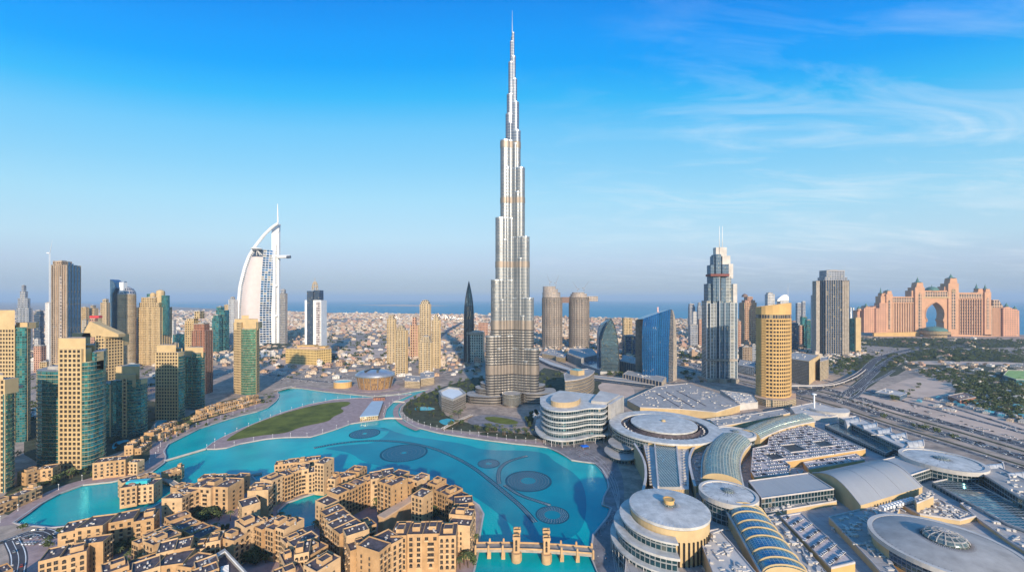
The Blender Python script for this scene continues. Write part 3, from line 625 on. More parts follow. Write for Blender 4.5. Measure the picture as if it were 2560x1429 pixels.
# --- towers of the left skyline ---------------------------------------------
t = tw('tall unfinished tower of brown grid and blue side wall with a crane', 129, 201, 662, 950, 'f_brown', D=34, ribs=6, ribm='concrete', par='concrete', tiers=[(132, 180, 653)], name='unfinished_tower')
dd = D(950)
mb = MB(); X1 = (201-CX)/F*(dd+34)
for i in range(4): mb.box(X1+.9, dd+5+i*8, 1.6, 4.6, 0, ZZ(655+i*3, dd))
mb.build('glass_side_fin', M['f_blue'], t)
mb = MB(); X0 = (131-CX)/F*dd; Xm = (183-CX)/F*dd; mb.box((X0+Xm)/2-4, dd-1.2, 6, 1.2, 0, ZZ(690, dd)); mb.build('hoist_shaft', M['f_core'], t)
def crane(label, px, base_z, py_top, d, tip, col='steel', mastw=1.8, group=None, counter=None):
    x = (px-CX)/F*d; zt = ZZ(py_top, d); t = thing('tower_crane', (x, d, base_z), label, 'crane', group)
    mb = MB(); z = base_z
    for sx in (-1, 1):
        for sy in (-1, 1): mb.tube((x+sx*mastw/2, d+sy*mastw/2, base_z), (x+sx*mastw/2, d+sy*mastw/2, zt), .2, n=4)
    k = 0
    while z < zt-4:
        s = 1 if k % 2 else -1
        mb.tube((x-s*mastw/2, d-mastw/2, z), (x+s*mastw/2, d-mastw/2, z+4), .16, n=4); mb.tube((x-mastw/2, d-s*mastw/2, z), (x-mastw/2, d+s*mastw/2, z+4), .16, n=4); z += 4; k += 1
    mb.build('mast', M[col], t)
    jx, jz = (tip[0]-CX)/F*d, ZZ(tip[1], d)
    mb = MB(); a = Vector((x, d, zt)); b = Vector((jx, d, jz)); off = Vector((0, 0, 1.6))
    mb.tube(a, b, .35, .2, 4); mb.tube(a+off+Vector((0, 1, 0)), b, .3, .15, 4)
    for i in range(8):
        p, q = a.lerp(b, i/8), (a+off).lerp(b, (i+.5)/8); mb.tube(p, q, .14, n=4)
    mb.build('jib', M[col], t)
    sg = -1 if jx > x else 1
    mb = MB(); mb.tube(a, (x+sg*6, d, zt+.5), .5, n=4); mb.box(x+sg*6, d, 3, 2.4, zt-1.5, zt+1.2); mb.build('counterweight', M[col], t)
    mb = MB(); mb.box(x, d-1.6, 2, 2, zt-2, zt+.8); mb.build('cab', M['white'], t); return t
crane('tall pale crane standing at the left side of the unfinished brown tower', 124.5, 0, 632, 1080, (131, 600), 'white')
tw('blue grey stepped tower at the far left skyline', 42, 81, 770, 880, 'f_grey', d=1800, D=14, tiers=[(44, 76, 745), (50, 70, 728), (54, 66, 714)], ribs=5, ribm='steel')
tw('small dark blue glass tower left of the unfinished tower', 85, 110, 782, 900, 'f_navy', tiers=[(88, 108, 777)])
tw('thin pale tower with a blue side close beside the unfinished tower', 114, 128, 757, 905, 'f_pale', ribs=3, ribm='white')
tw('low pinkish office block under the dark blue tower', 84, 116, 865, 930, 'f_pink'); tw('white stepped low building at the foot of the left towers', 76, 110, 905, 925, 'f_pale', cat='building', name='low_building')
tw('small grey block beside the pinkish office', 86, 102, 848, 922, 'f_pale')
tw('yellow beige slab tower right of the unfinished tower', 203, 222, 768, 868, 'f_cream', ribs=5); tw('beige apartment tower with a stepped top', 222, 245, 770, 866, 'f_cream2', tiers=[(226, 240, 764)], ribs=5)
tw('pale green and cream apartment tower beside the domed tower', 252, 275, 756, 872, 'f_cream2', tiers=[(256, 272, 748)], ribs=4)
tw('short tower with a bright red roof box', 222, 246, 812, 890, 'f_pink', tiers=[(224, 245, 796)], roof='roof_brown')
mb = MB(); d0 = D(890); a, b = (223-CX)/F*d0, (246-CX)/F*d0; mb.box((a+b)/2, d0+8, b-a, 14, ZZ(796, d0)+2, ZZ(794, d0)+8, m=0)
o = mb.build('red_roof_box', flat('red_panel', (.62, .05, .05), .6)); o.parent = bpy.data.objects['tower.008'] if 'tower.008' in bpy.data.objects else None
if o.parent: o.location = -o.parent.location
# domed tower with a blue glass fin
d0 = 1300; t = thing('domed_tower', ((300-CX)/F*d0, d0+15), 'cream tower with a rounded dome top and tall blue glass fins', 'tower')
cx = (301-CX)/F*d0; mb = MB(); c = circ(cx, d0+22, 25, 28, 20); mb.prism(c, 0, ZZ(735, d0), sm=False); mb.build('wall', M['f_cream2'], t)
mb = MB(); mb.dome(cx, d0+22, 25, ZZ(735, d0), 25, n=28, ry=20); mb.build('dome', M['f_grey'], t)
mb = MB(); mb.box(cx, d0+10, 13, 14, ZZ(740, d0), ZZ(705, d0)); mb.build('crown', M['white'], t)
mb = MB(); mb.elev([(275, 905), (275, 698), (285, 704), (289, 720), (281, 735), (280, 905)], d0+6, 30); mb.elev([(308, 720), (311, 703), (312, 715), (314, 730)], d0+20, 8); mb.build('glass_fin', M['f_blue'], t)
mb = MB(); slabs(mb, c, 20, ZZ(740, d0), 8, .8, 1.2); mb.build('balcony_slab', M['cream'], t)
tw('grey balcony striped tower in front of the domed tower', 296, 325, 778, 900, 'f_balc', slab=5, slabm='white', ribs=0)
tw('low cream balcony block below the striped tower', 308, 325, 857, 912, 'f_balcw', slab=5)
tw('narrow blue glass tower with a white frame', 327, 346, 795, 908, 'f_blue', ribs=1, ribm='white', par='white')
tw('small pale domed tower behind the narrow blue one', 329, 344, 768, 868, 'f_cream2', tiers=[(331, 341, 750)])
t = tw('large stepped cream residential tower with two rounded crown shells', 345, 429, 768, 912, 'f_cream', D=46, ribs=9, ribm='cream', tiers=[(348, 420, 756), (353, 412, 744)])
d0 = D(912)
mb = MB()
for a, b, c in ((378, 396, 725), (362, 374, 732)): mb.prism(circ(((a+b)/2-CX)/F*d0, d0+22, (b-a)/2/F*d0, 16), 100, ZZ(c, d0)-6); mb.dome(((a+b)/2-CX)/F*d0, d0+22, (b-a)/2/F*d0, ZZ(c, d0)-6, 8, n=16)
mb.build('crown_shell', M['cream'], t)
mb = MB(); mb.prism(circ((401-CX)/F*d0, d0+20, 11, 16), 100, ZZ(738, d0)); mb.prism(circ((360-CX)/F*d0, d0+26, 11, 16), 100, ZZ(734, d0)); mb.build('glass_crown', M['f_teal'], t)
tw('reddish brown and cream tower with vertical stripes left of the green fronted tower', 480, 531, 826, 985, 'f_red', D=22, ribs=6, ribm='roof_brown', tiers=[(484, 524, 810)])
tw('cream upper shoulder tower attached behind the reddish tower', 463, 500, 802, 975, 'f_cream', D=20, ribs=4, tiers=[(466, 496, 796), (486, 511, 779)], d=1010)
tw('teal glass tower with dark crown on the left skyline', 530, 556, 795, 882, 'f_teal', tiers=[(533, 552, 788)]); tw('taller dark teal tower behind the left creek', 540, 573, 775, 880, 'f_teal', tiers=[(541, 561, 767)])
tw('thin grey tower left of the sail shaped hotel', 572, 591, 748, 870, 'f_grey', tiers=[(576, 588, 743)], ribs=4, ribm='white', d=1900)
tw('pale tower just behind the thin grey one', 561, 574, 762, 862, 'f_cream2', ribs=3); tw('dark grey tower behind the mast of the sail shaped hotel', 700, 718, 733, 862, 'f_grey', tiers=[(702, 715, 724)], ribs=4, ribm='concrete')
tw('small tower with an orange mast near the villas', 424, 440, 800, 858, 'f_pale', mast=(438, 805, 1.2)); tw('low teal office with a curved roof', 432, 462, 836, 880, 'f_teal', cat='office building', name='office_building')
for i, (a, b, ty, by, mt_, lab) in enumerate([(0, 22, 905, 950, 'f_pale', 'pale low rise seen between the far left towers'), (100, 128, 905, 935, 'f_cream', 'cream low rise at the foot of the unfinished tower'), (205, 222, 800, 880, 'f_balcw', 'white balcony tower in the cluster behind the broad block'),
        (315, 330, 745+15, 866, 'f_grey', 'thin grey tower behind the striped balcony tower'), (246, 254, 790, 880, 'f_teal', 'narrow teal tower between the beige slabs'), (429, 446, 858, 905, 'f_cream2', 'short cream block right of the stepped residential tower')]):
    tw(lab, a, b, ty, by, mt_, ribs=3)
# --- sail shaped hotel --------------------------------------------------------
def lerp(a, b, t): return a+(b-a)*t
def interp(tab, y):
    for (y0, x0), (y1, x1) in zip(tab, tab[1:]):
        if y0 <= y <= y1: return lerp(x0, x1, (y-y0)/(y1-y0))
    return tab[0][1] if y < tab[0][0] else tab[-1][1]
d0 = 1930.0; t = thing('sail_shaped_hotel', ((650-CX)/F*d0, d0+40), 'white sail shaped hotel with blue window bands, helipad and a tall mast', 'hotel')
LX = [(558, 694), (566, 681), (584, 661), (614, 637), (641, 620), (668, 610), (715, 598), (760, 594), (800, 592.5), (862, 592)]
BX = [(624, 659), (648, 656), (715, 651), (782, 648), (862, 649)]
CXX = [(624, 684), (680, 683), (782, 678), (862, 679)]
ys = [624+i*(862-624)/40 for i in range(41)]
def X(px, dd): return (px-CX)/F*dd
fab, lw, rw, mast_ = MB(), MB(), MB(), MB()
for y0, y1 in zip(ys, ys[1:]):
    def sec(y):
        l = interp(LX, y); b = interp(BX, y); c = interp(CXX, y); z = ZZ(y, d0)
        A = (X(l, d0+10), d0+10, z); A1 = (X(l+3.5, d0), d0, z); A2 = (X(min(l+9.5, b-3), d0+2), d0+2, z)
        n = 6; f = []
        for i in range(n+1):
            s = i/n; f.append((lerp(A2[0], X(b, d0), s), d0+2-22*math.sin(math.pi*s)*(.35+.65*min(1, (y-600)/160)), z))
        C = (X(c, d0+24), d0+24, z); E = (X(688, d0+30), d0+30, z); Bk = (X(692, d0+90), d0+90, z); Bl = (A[0], d0+60, z)
        return A, A1, A2, f, C, E, Bk, Bl
    s1, s0 = sec(y0), sec(y1)
    def qd(mb, a, b, c, d_, m=0, w_=None, sm=False):
        l = (Vector(a)-Vector(b)).length; mb.face([a, b, c, d_], [(0, a[2]), (w_ or l, b[2]), (w_ or l, c[2]), (0, d_[2])], m, sm)
    qd(lw, s0[0], s0[1], s1[1], s1[0], 1); qd(lw, s0[1], s0[2], s1[2], s1[1], 0)
    if y0 >= 640:
        for i in range(6): qd(fab, s0[3][i], s0[3][i+1], s1[3][i+1], s1[3][i], 0, sm=True)
    else: qd(lw, s0[2], s0[3][-1], s1[3][-1], s1[2], 2)
    qd(rw, s0[3][-1], s0[4], s1[4], s1[3][-1], 0); qd(lw, s0[4], s0[5], s1[5], s1[4], 1)
    qd(lw, s0[5], s0[6], s1[6], s1[5], 1); qd(lw, s0[6], s0[7], s1[7], s1[6], 1); qd(lw, s0[7], s0[0], s1[0], s1[7], 1)
M['baa_win'] = facade('white_frames_over_blue_glass', (.78, .78, .78), (.03, .15, .34), 13, 11.5, .88, .78, gm=.85, gr=.1, vary=.7, pc=.12, curt=(.55, .5, .45))
M['baa_side'] = facade('narrow_side_windows', (.80, .78, .76), (.10, .13, .20), 12, 9.5, .72, .66, gm=.6, pc=0)
top = sec(624); lw.face([top[0], top[1], top[2], top[3][-1], top[4], top[5], top[6], top[7]], None, 1)
fab.build('fabric_sail', M['fabric'], t); lw.build('wall', [M['baa_side'], M['white'], M['f_navy']], t); rw.build('window_wing', M['baa_win'], t)
mb = MB(); y = 650
fz = [ZZ(y, d0) for y in range(655, 860, 17)]
def tubes(mb, pts, r, n=8):
    for a, b in zip(pts, pts[1:]): mb.tube(a, b, r, n=n)
mb = MB(); tubes(mb, [(X(interp(LX, y)+2, d0+4), d0+4, ZZ(y, d0+4)) for y in list(range(558, 640, 6))+list(range(640, 864, 10))], 7); mb.build('curved_leg', M['white'], t)
mb = MB(); mb.prism(rect(X(696, d0+36), d0+36, 12, 14), 0, ZZ(560, d0)); mb.tube((X(695, d0+36), d0+36, ZZ(562, d0)), (X(694, d0+36), d0+36, ZZ(505, d0)), 4.5, 1.2, 10); mb.build('mast', M['white'], t)
mb = MB(); mb.elev([(679, 640), (679, 570), (694, 560), (700, 560), (696, 580), (690, 612), (688, 640)], d0+26, 8); mb.elev([(682, 862), (682, 640), (688, 640), (687, 862)], d0+18, 10); mb.build('inner_column', M['white'], t)
mb = MB(); mb.prism(rect(X(690.5, d0+32), d0+34, 11, 12), 0, ZZ(600, d0)); mb.build('lift_shaft', facade('dark_lattice', (.7, .68, .66), (.08, .1, .14), 11, 8, .7, .7, pc=0), t)
mb = MB(); hx, hz = X(641.5, d0-14), ZZ(622, d0-14); mb.prism(circ(hx, d0-14, 25, 28), hz, hz+3, bottom=True); mb.prism(circ(hx, d0-14, 16, 28), hz-4, hz-.1, bottom=True, top=circ(hx, d0-14, 23, 28))
for a, b in ((650, 640), (656, 640), (640, 640)): mb.tube((hx, d0-14, hz-3), (X(a, d0), d0+6, ZZ(b, d0)), 2, n=6)
mb.build('helipad', M['white'], t)
mb = MB(); mb.tube((X(694, d0+20), d0+20, ZZ(641, d0)), (X(726, d0+20), d0+20, ZZ(640, d0)), 8.5, 7.5, 16); mb.build('cantilever_restaurant', M['white'], t)
mb = MB(); mb.tube((X(718, d0+18), d0+16, ZZ(641.5, d0)), (X(727, d0+18), d0+16, ZZ(641, d0)), 7, 6.5, 16); mb.build('restaurant_window', M['f_navy'], t)
mb = MB()
for y in (640, 716, 792): mb.box(X(690, d0+30), d0+26, 20, 14, ZZ(y, d0), ZZ(y, d0)+8)
mb.build('cross_brace', M['white'], t)
hi = MB(); hi.prism(smooth(poly_px([(628, 872), (650, 858), (705, 856), (735, 862), (712, 874), (660, 882)]), 2), 0, 6, 0, 1); struct('hotel_island', hi, [M['kerb'], M['garden']])
# --- black and white tower on a golden podium ---------------------------------
d0 = 1445.0; t = thing('dark_tower', (X(783, d0), d0+25), 'black and white tower with an openwork lantern standing on a golden podium', 'tower')
mb = MB(); mb.prism([(X(762, d0), d0), (X(803, d0), d0), (X(803, d0), d0+44), (X(762, d0), d0+44)], 0, ZZ(750, d0), 0, 1); mb.build('wall', [M['white'], M['roof_grey']], t)
mb = MB(); mb.prism([(X(768, d0), d0-2), (X(783, d0), d0-2), (X(783, d0), d0+20), (X(768, d0), d0+20)], 0, ZZ(727, d0)); mb.prism([(X(783.2, d0), d0+4), (X(797, d0), d0+4), (X(797, d0), d0+36), (X(783.2, d0), d0+36)], 60, ZZ(725, d0)); mb.build('dark_glass_core', M['f_navy'], t)
M['pixel'] = facade('pixel_pattern', (.70, .66, .62), (.10, .05, .06), 6.0, 8, .8, .72, gm=.2, gr=.5, pc=.18, curt=(.5, .4, .36))
mb = MB(); mb.prism([(X(791, d0), d0-1.6), (X(801, d0), d0-1.6), (X(801, d0), d0), (X(791, d0), d0)], 4, ZZ(754, d0)); mb.build('patterned_strip', M['pixel'], t)
mb = MB()
for r0, z0, z1 in ((11, 725, 716), (9, 716, 708), (6, 708, 704)):
    for i in range(8): a = i*math.pi/4; mb.tube((X(782, d0)+r0*math.cos(a), d0+16+r0*math.sin(a), ZZ(z0, d0)), (X(782, d0)+r0*.85*math.cos(a), d0+16+r0*.85*math.sin(a), ZZ(z1, d0)), 1.1, n=4)
    mb.prism(circ(X(782, d0), d0+16, r0, 12), ZZ(z1, d0)-1.5, ZZ(z1, d0), bottom=True)
mb.tube((X(782, d0), d0+16, ZZ(704, d0)), (X(782, d0), d0+16, ZZ(692, d0)), 1, .2, 6); mb.build('lantern', M['cream'], t)
d1 = 1370; p = [P(714, d1+10), P(790, d1-30), P(829, d1+10), P(826, d1+80), P(730, d1+90)]
t = thing('podium_building', (X(770, d1), d1+40), 'golden sandstone podium block with rows of small windows', 'building')
mb = MB(); mb.prism(p, 0, ZZ(872, d1), 0, 1); mb.build('wall', [M['f_gold2'] if 'f_gold2' in M else facade('gold_podium_wall', (.64, .44, .17), (.14, .09, .03), 6, 8.5, .5, .55, gm=.3, pc=0), M['tan_roof']], t); roof_kit(t, inset(p, 14), ZZ(872, d1), 'tan_roof', 'cream')
mb = MB(); mb.box(X(752, d1), d1+48, 60, 30, ZZ(872, d1), ZZ(866, d1)); mb.box(X(790, d1), d1+40, 40, 30, ZZ(872, d1), ZZ(868, d1)); mb.build('roof_pavilion', M['gold_wall'], t)
# --- opera house ----------------------------------------------------------------
d0 = 1000.0; cx = X(938, d0); t = thing('opera_house', (cx, d0), 'oval opera house with a split grey roof and slatted copper brown walls', 'opera house')
r = 47; zr = ZZ(941, d0-30)
mb = MB(); mb.prism(circ(cx, d0, r*.82, 48, 36*.85), 0, zr-1, cap=False, top=circ(cx, d0, r*.98, 48, 36)); mb.build('wall', facade('copper_slats', (.30, .17, .08), (.50, .30, .10), 2.4, 5.5, .5, .7, gm=.5, gr=.4, pc=.3, curt=(.14, .1, .07)), t)
mb = MB(); mb.dome(cx, d0, r*1.04, zr, 13, n=48, ry=38); mb.prism(circ(cx, d0, r*1.04, 48, 38), zr-2.4, zr, bottom=True, cap=False); mb.build('roof', M['steel'], t)
mb = MB(); mb.face([(cx-5, d0-34, zr+6.0), (cx+3, d0-34, zr+6.0), (cx+14, d0+4, zr+15), (cx-10, d0+4, zr+15)]); mb.box(cx+10, d0-8, 5, 34, zr+9.5, zr+14.5, 14); mb.box(cx-13, d0-8, 4, 34, zr+9.5, zr+14, -12); mb.build('roof_split', M['dark'], t)
for a in range(16):
    mb = MB(); an = 2*math.pi*a/16; mb.tube((cx+r*.86*math.cos(an), d0+36*.86*math.sin(an), 0), (cx+r*1.0*math.cos(an), d0+36*1.0*math.sin(an), zr-1), .7, n=6); mb.build('raking_column', M['steel'], t)
mb = MB(); mb.prism(circ(cx, d0, 62, 40, 50), 0, .5); struct('opera_plaza', mb, M['pave'])
t = thing('pavilion', (X(857, 1005), 1005), 'low golden pavilion with a pale blue roof left of the opera house', 'pavilion'); mb = MB(); mb.prism(circ(X(857, 1005), 1005, 22, 20, 18), 0, 14, 0, 1); mb.build('wall', [M['gold_wall'], M['pool']], t)
mb = MB(); mb.ringw(circ(X(857, 1005), 1005, 23, 20, 19), circ(X(857, 1005), 1005, 21, 20, 17), 14, 15.4); mb.build('roof_edge', M['kerb'], t)
# --- cream towers between the opera house and the tallest tower -------------------
def slim(label, xl, xr, top, base, crown, mat='f_cream2', ribs=4):
    t = tw(label, xl, xr, top, base, mat, ribs=ribs-1, ribm='cream', group='slim cream towers in a cluster', cat='tower', name='slim_tower', tiers=crown); return t
slim('slim cream tower leftmost of the cluster behind the opera house', 968, 990, 797, 908, [(971, 987, 788)])
slim('cream tower with a round crown right behind the opera house', 989, 1019, 825, 937, [(991, 1015, 819), (996, 1011, 814)])
slim('reddish banded slim tower in the middle of the cluster', 1026, 1048, 812, 893, [(1031, 1042, 793)], 'f_pink')
slim('tallest slim cream tower of the cluster', 1050, 1077, 760, 884, [(1052, 1075, 754), (1055, 1072, 751)])
slim('front cream tower with a stepped crown, lowest of the cluster', 1048, 1082, 856, 933, [(1051, 1079, 848), (1055, 1076, 842)])
slim('slim yellow cream tower rightmost of the cluster', 1080, 1101, 800, 920, [(1083, 1099, 792), (1087, 1094, 786)])
# pointed dark tower
d0 = 1400; t = thing('pointed_tower', (X(1171, d0), d0+12), 'dark bullet shaped pointed tower left of the tallest tower', 'tower')
prof = [(905, 12.5), (850, 12.5), (790, 12), (765, 10.8), (745, 8.6), (725, 5.2), (712, 2.4), (703, .3)]
mb = MB(); cx = X(1171, d0); cy = d0+16
for (y0, r0), (y1, r1) in zip(prof, prof[1:]):
    k = d0/F; mb.prism(circ(cx, cy, r0*k, 20, r0*k*.9), ZZ(y0, d0), ZZ(y1, d0), 0 if y0 > 770 else 1, cap=False, top=circ(cx, cy, r1*k, 20, r1*k*.9), sm=False)
mb.build('wall', [facade('dark_ribbed_glass', (.13, .14, .15), (.06, .08, .10), 3, 30, .6, .96, gm=.8, wm=.4, wr=.4), facade('crown_lattice', (.14, .15, .16), (.28, .30, .26), 5, 9, .5, .6, gm=.5, pc=0)], t)
mb = MB(); mb.tube((cx, cy, ZZ(706, d0)), (cx, cy, ZZ(699, d0)), .8, .1, 6)
for i in range(12):
    a = 2*math.pi*i/12; pp = [(cx+r_*d0/F*1.02*math.cos(a), cy+r_*d0/F*.92*math.sin(a), ZZ(y_, d0)) for y_, r_ in prof]; tubes(mb, pp, .8, 4)
mb.build('vertical_rib', M['dark'], t)
t = tw('green grey hotel block with small square windows at the foot of the pointed tower', 1167, 1212, 833, 905, facade('small_squares', (.50, .50, .40), (.05, .08, .09), 5, 5.5, .6, .6, pc=.05), D=24, par='white', tiers=[(1168, 1210, 829)])
d1 = D(905); mb = MB(); X0, X1 = foot(1167, 1212, d1, 24); mb.box((X0+X1)/2, d1-.8, X1-X0+2, 1.6, ZZ(836, d1), ZZ(829, d1)); mb.box(X0+2, d1-.8, 4, 1.5, 0, ZZ(837, d1)); mb.box(X1-2, d1-.8, 4, 1.5, 0, ZZ(837, d1)); mb.build('portal_frame', M['concrete'], t)
tw('far reddish office with a curved roof above the villas', 1196, 1220, 806, 832, 'f_pink', cat='office building', name='office_building', d=2300)
# --- the tallest tower ------------------------------------------------------------
d0 = 872.0; cx = X(1281, d0); t = thing('supertall_tower', (cx, d0), 'silver supertall stepped skyscraper with a needle spire, tallest thing in view', 'skyscraper')
def capsule(ax, ay, bx, by, r, n=10, sc_=.7):
    an = math.atan2(by-ay, bx-ax); pts = []
    ln = math.hypot(bx-ax, by-ay); nb = max(1, int(ln/6.5))
    for i in range(nb*6+1):                                 # scalloped flank a->b (right side)
        s = i/(nb*6); o = r+sc_*abs(math.sin(math.pi*s*nb))
        pts.append((ax+(bx-ax)*s+math.cos(an-math.pi/2)*o, ay+(by-ay)*s+math.sin(an-math.pi/2)*o))
    for i in range(1, n): a = an-math.pi/2+math.pi*i/n; pts.append((bx+r*math.cos(a), by+r*math.sin(a)))
    for i in range(nb*6+1):
        s = 1-i/(nb*6); o = r+sc_*abs(math.sin(math.pi*s*nb))
        pts.append((ax+(bx-ax)*s+math.cos(an+math.pi/2)*o, ay+(by-ay)*s+math.sin(an+math.pi/2)*o))
    return pts
k = d0/F
tiersL = [(1215, 1010, 839, 12.0), (1228, 840, 702, 11.5), (1239, 703, 549, 11), (1251, 550, 357, 10), (1264, 358, 290, 8.5), (1267, 291, 241, 7.5), (1271, 242, 160, 5.5), (1275, 161, 107, 3.4)]
tiersR = [(1346.5, 1010, 870, 12.0), (1334, 871, 746, 11.5), (1323.5, 747, 596, 11), (1312, 597, 425, 10), (1301.5, 426, 332, 9), (1297.5, 333, 261, 8), (1292.5, 262, 202, 5.5), (1289, 203, 145, 4.2), (1286, 146, 85, 2.6)]
low, mid, upp, rim = MB(), MB(), MB(), MB()
BANDS = [(358, 373), (497, 510), (655, 669), (800, 822), (908, 931)]
bnd = {a: MB() for a, b in BANDS}
def lobe(pol, y0, y1):
    zc = sorted([y0, y1]+[v for v in (800, 357) if y1 < v < y0], reverse=True)
    for a, b in zip(zc, zc[1:]):
        mb_ = low if a > 800 else (mid if a > 357 else upp)
        mb_.prism(pol, 0.0 if a >= 1005 else ZZ(a, d0), ZZ(b, d0), 0, 1, sm=True)
    for a, b in BANDS:
        if y1 < a < y0:
            o = inset(pol, -.5); bb = min(b, y0); bnd[a].prism(o, ZZ(bb, d0), ZZ(a, d0), cap=True, bottom=True, sm=True)
    o = inset(pol, -.25); rim.ringw(o, inset(pol, .8), ZZ(y1, d0), ZZ(y1, d0)+2.2)
for tr, sg in ((tiersL, -1), (tiersR, 1)):
    for i, (xe, y0, y1, r) in enumerate(tr):
        r = r*k*1.02; ex = X(xe, d0)-sg*r; ang = R(20)
        ex = ex if sg*(ex-cx) > 0 else cx
        lobe(capsule(cx, d0, ex, d0-abs(ex-cx)*math.tan(ang), r), 1010, y1)
        if i < 5:                                           # a lower shoulder bay on the front flank of each wing
            fx = cx+(ex-cx)*.62; fy = d0-abs(fx-cx)*math.tan(ang)-r*.55
            yy = lerp(y1, tr[max(i-1, 0)][2], .35) if i else y1+30
            lobe(circ(fx, fy, r*.72, 16), 1010, yy)
for r, y1 in ((11, 470), (10, 385), (8.6, 300), (6.6, 225), (4.6, 150), (3.2, 95)): lobe(circ(cx, d0, r*k, 20), 1010, y1)
lobe(capsule(cx, d0, cx, d0+60*k, 11*k), 1010, 620); lobe(capsule(cx, d0, cx, d0+40*k, 10*k), 1010, 460); lobe(capsule(cx, d0, cx, d0+24*k, 8*k), 1010, 330)
low.build('lower_cladding', [M['f_burj_low'], M['roof_grey']], t); mid.build('middle_cladding', [M['f_burj'], M['roof_grey']], t); upp.build('upper_cladding', [M['f_burj_top'], M['steel']], t)
[q.build('mechanical_band', M['band'], t) for q in bnd.values()]; rim.build('tier_rim', M['steel'], t)
mb = MB(); mb.tube((cx, d0, ZZ(150, d0)), (cx, d0, ZZ(86, d0)), 2.4, 1.6, 12); mb.tube((cx-.3, d0, ZZ(86, d0)), (cx-.3, d0, ZZ(27, d0)), 1.35, .35, 10); mb.build('spire', M['silver'], t)
# podium terraces
mb = MB()
for pol, ty in ((smooth([P(1165, 850), P(1187, 838), P(1240, 832), P(1262, 846), P(1262, 880), P(1170, 900)], 2), 988), (smooth([P(1187, 858), P(1240, 846), P(1262, 852), P(1262, 890), P(1190, 900)], 2), 973), (smooth([P(1200, 862), P(1240, 852), P(1262, 856), P(1262, 890), P(1202, 900)], 2), 962),
                (smooth([P(1300, 846), P(1330, 832), P(1385, 846), P(1392, 870), P(1380, 900), P(1300, 880)], 2), 980), (smooth([P(1300, 850), P(1330, 846), P(1362, 856), P(1364, 890), P(1300, 890)], 2), 966)):
    mb.prism(ccw(pol), 0, ZZ(ty, 850), 0, 1, sm=True)
mb.build('podium', [M['f_burj_low'], M['roof_grey']], t)
mb = MB(); c = circ(X(1279.5, 828), 832, 20, 32); mb.prism(c, 4, ZZ(988, 815), 0, 1, bottom=True, sm=True); mb.build('entrance_drum', [facade('drum_glass', (.36, .33, .28), (.16, .17, .16), 2.0, 20, .7, .97, gm=.8, pc=0), M['roof_grey']], t)
mb = MB(); mb.ringw(circ(X(1279.5, 828), 832, 20.8, 32), circ(X(1279.5, 828), 832, 19, 32), ZZ(988, 815), ZZ(986, 815)); mb.prism(circ(X(1279.5, 828), 828, 12, 24), 0, 4.2, bottom=True); mb.build('canopy', M['silver'], t)
# --- twin unfinished towers joined by a sky bridge ---------------------------------
d0 = 1800.0; t = thing('twin_towers', (X(1418, d0), d0+40), 'pair of unfinished rounded towers joined by a high bridge that juts out to the right', 'tower')
for xl, xr, prof in ((1358, 1408, [(1359, 1392, 715), (1359, 1398, 722), (1358, 1404, 730), (1358, 1408, 742)]), (1427, 1477, [(1434, 1466, 730), (1430, 1472, 734), (1427, 1476, 740), (1427, 1477, 748)])):
    mb = MB(); last = 0
    for a, b, ty in prof[::-1]:
        r_ = (b-a)/2*d0/F; c_ = X((a+b)/2, d0); z = ZZ(ty, d0); mb.prism(circ(c_, d0+48, r_, 28, min(48, r_)), last, z, 0, 1); last = z
    mb.build('concrete_skeleton', [M['f_core'], M['concrete']], t)
    mb = MB(); c = circ(X((xl+xr)/2, d0), d0+48, (xr-xl)/2*d0/F, 28, 46); slabs(mb, c, 6, ZZ(742, d0), 10, 1.6, 2.2); mb.build('floor_slab', M['concrete'], t)
    mb = MB()
    for i in range(14):
        a = math.pi*(1+i/13); mb.tube((X((xl+xr)/2, d0)+46*math.cos(a), d0+48+47*math.sin(a), 0), (X((xl+xr)/2, d0)+46*math.cos(a), d0+48+47*math.sin(a), ZZ(745, d0)), 1.4, n=5)
    mb.build('outer_column', M['band'], t)
mb = MB(); mb.prism([P(1400, d0+40), P(1432, d0+40), P(1432, d0+70), P(1400, d0+70)], ZZ(757, d0), ZZ(742, d0), bottom=True); mb.build('sky_bridge', M['roof_brown'], t); mb = MB(); mb.prism([P(1470, d0+38), P(1495, d0+38), P(1495, d0+66), P(1470, d0+66)], ZZ(753, d0), ZZ(740, d0), bottom=True); mb.build('bridge_overhang', M['f_core'], t)
for px, by, ty, tip, lab in ((1374.5, 714, 705, (1366, 683), 'crane leaning left on the left twin tower'), (1390, 714, 707, (1398, 686), 'crane leaning right on the left twin tower'), (1444, 728, 722, (1431, 703), 'crane leaning left on the right twin tower'), (1460, 728, 720, (1473, 702), 'crane leaning right on the right twin tower')):
    crane('thin '+lab, px, ZZ(by, d0+48), ty, d0+48, tip, 'roof_brown', 1.4, 'thin cranes on the twin towers')
# --- right bank towers --------------------------------------------------------------
def curved_prof(pts, it=2):
    return smooth(pts, it, closed=False)
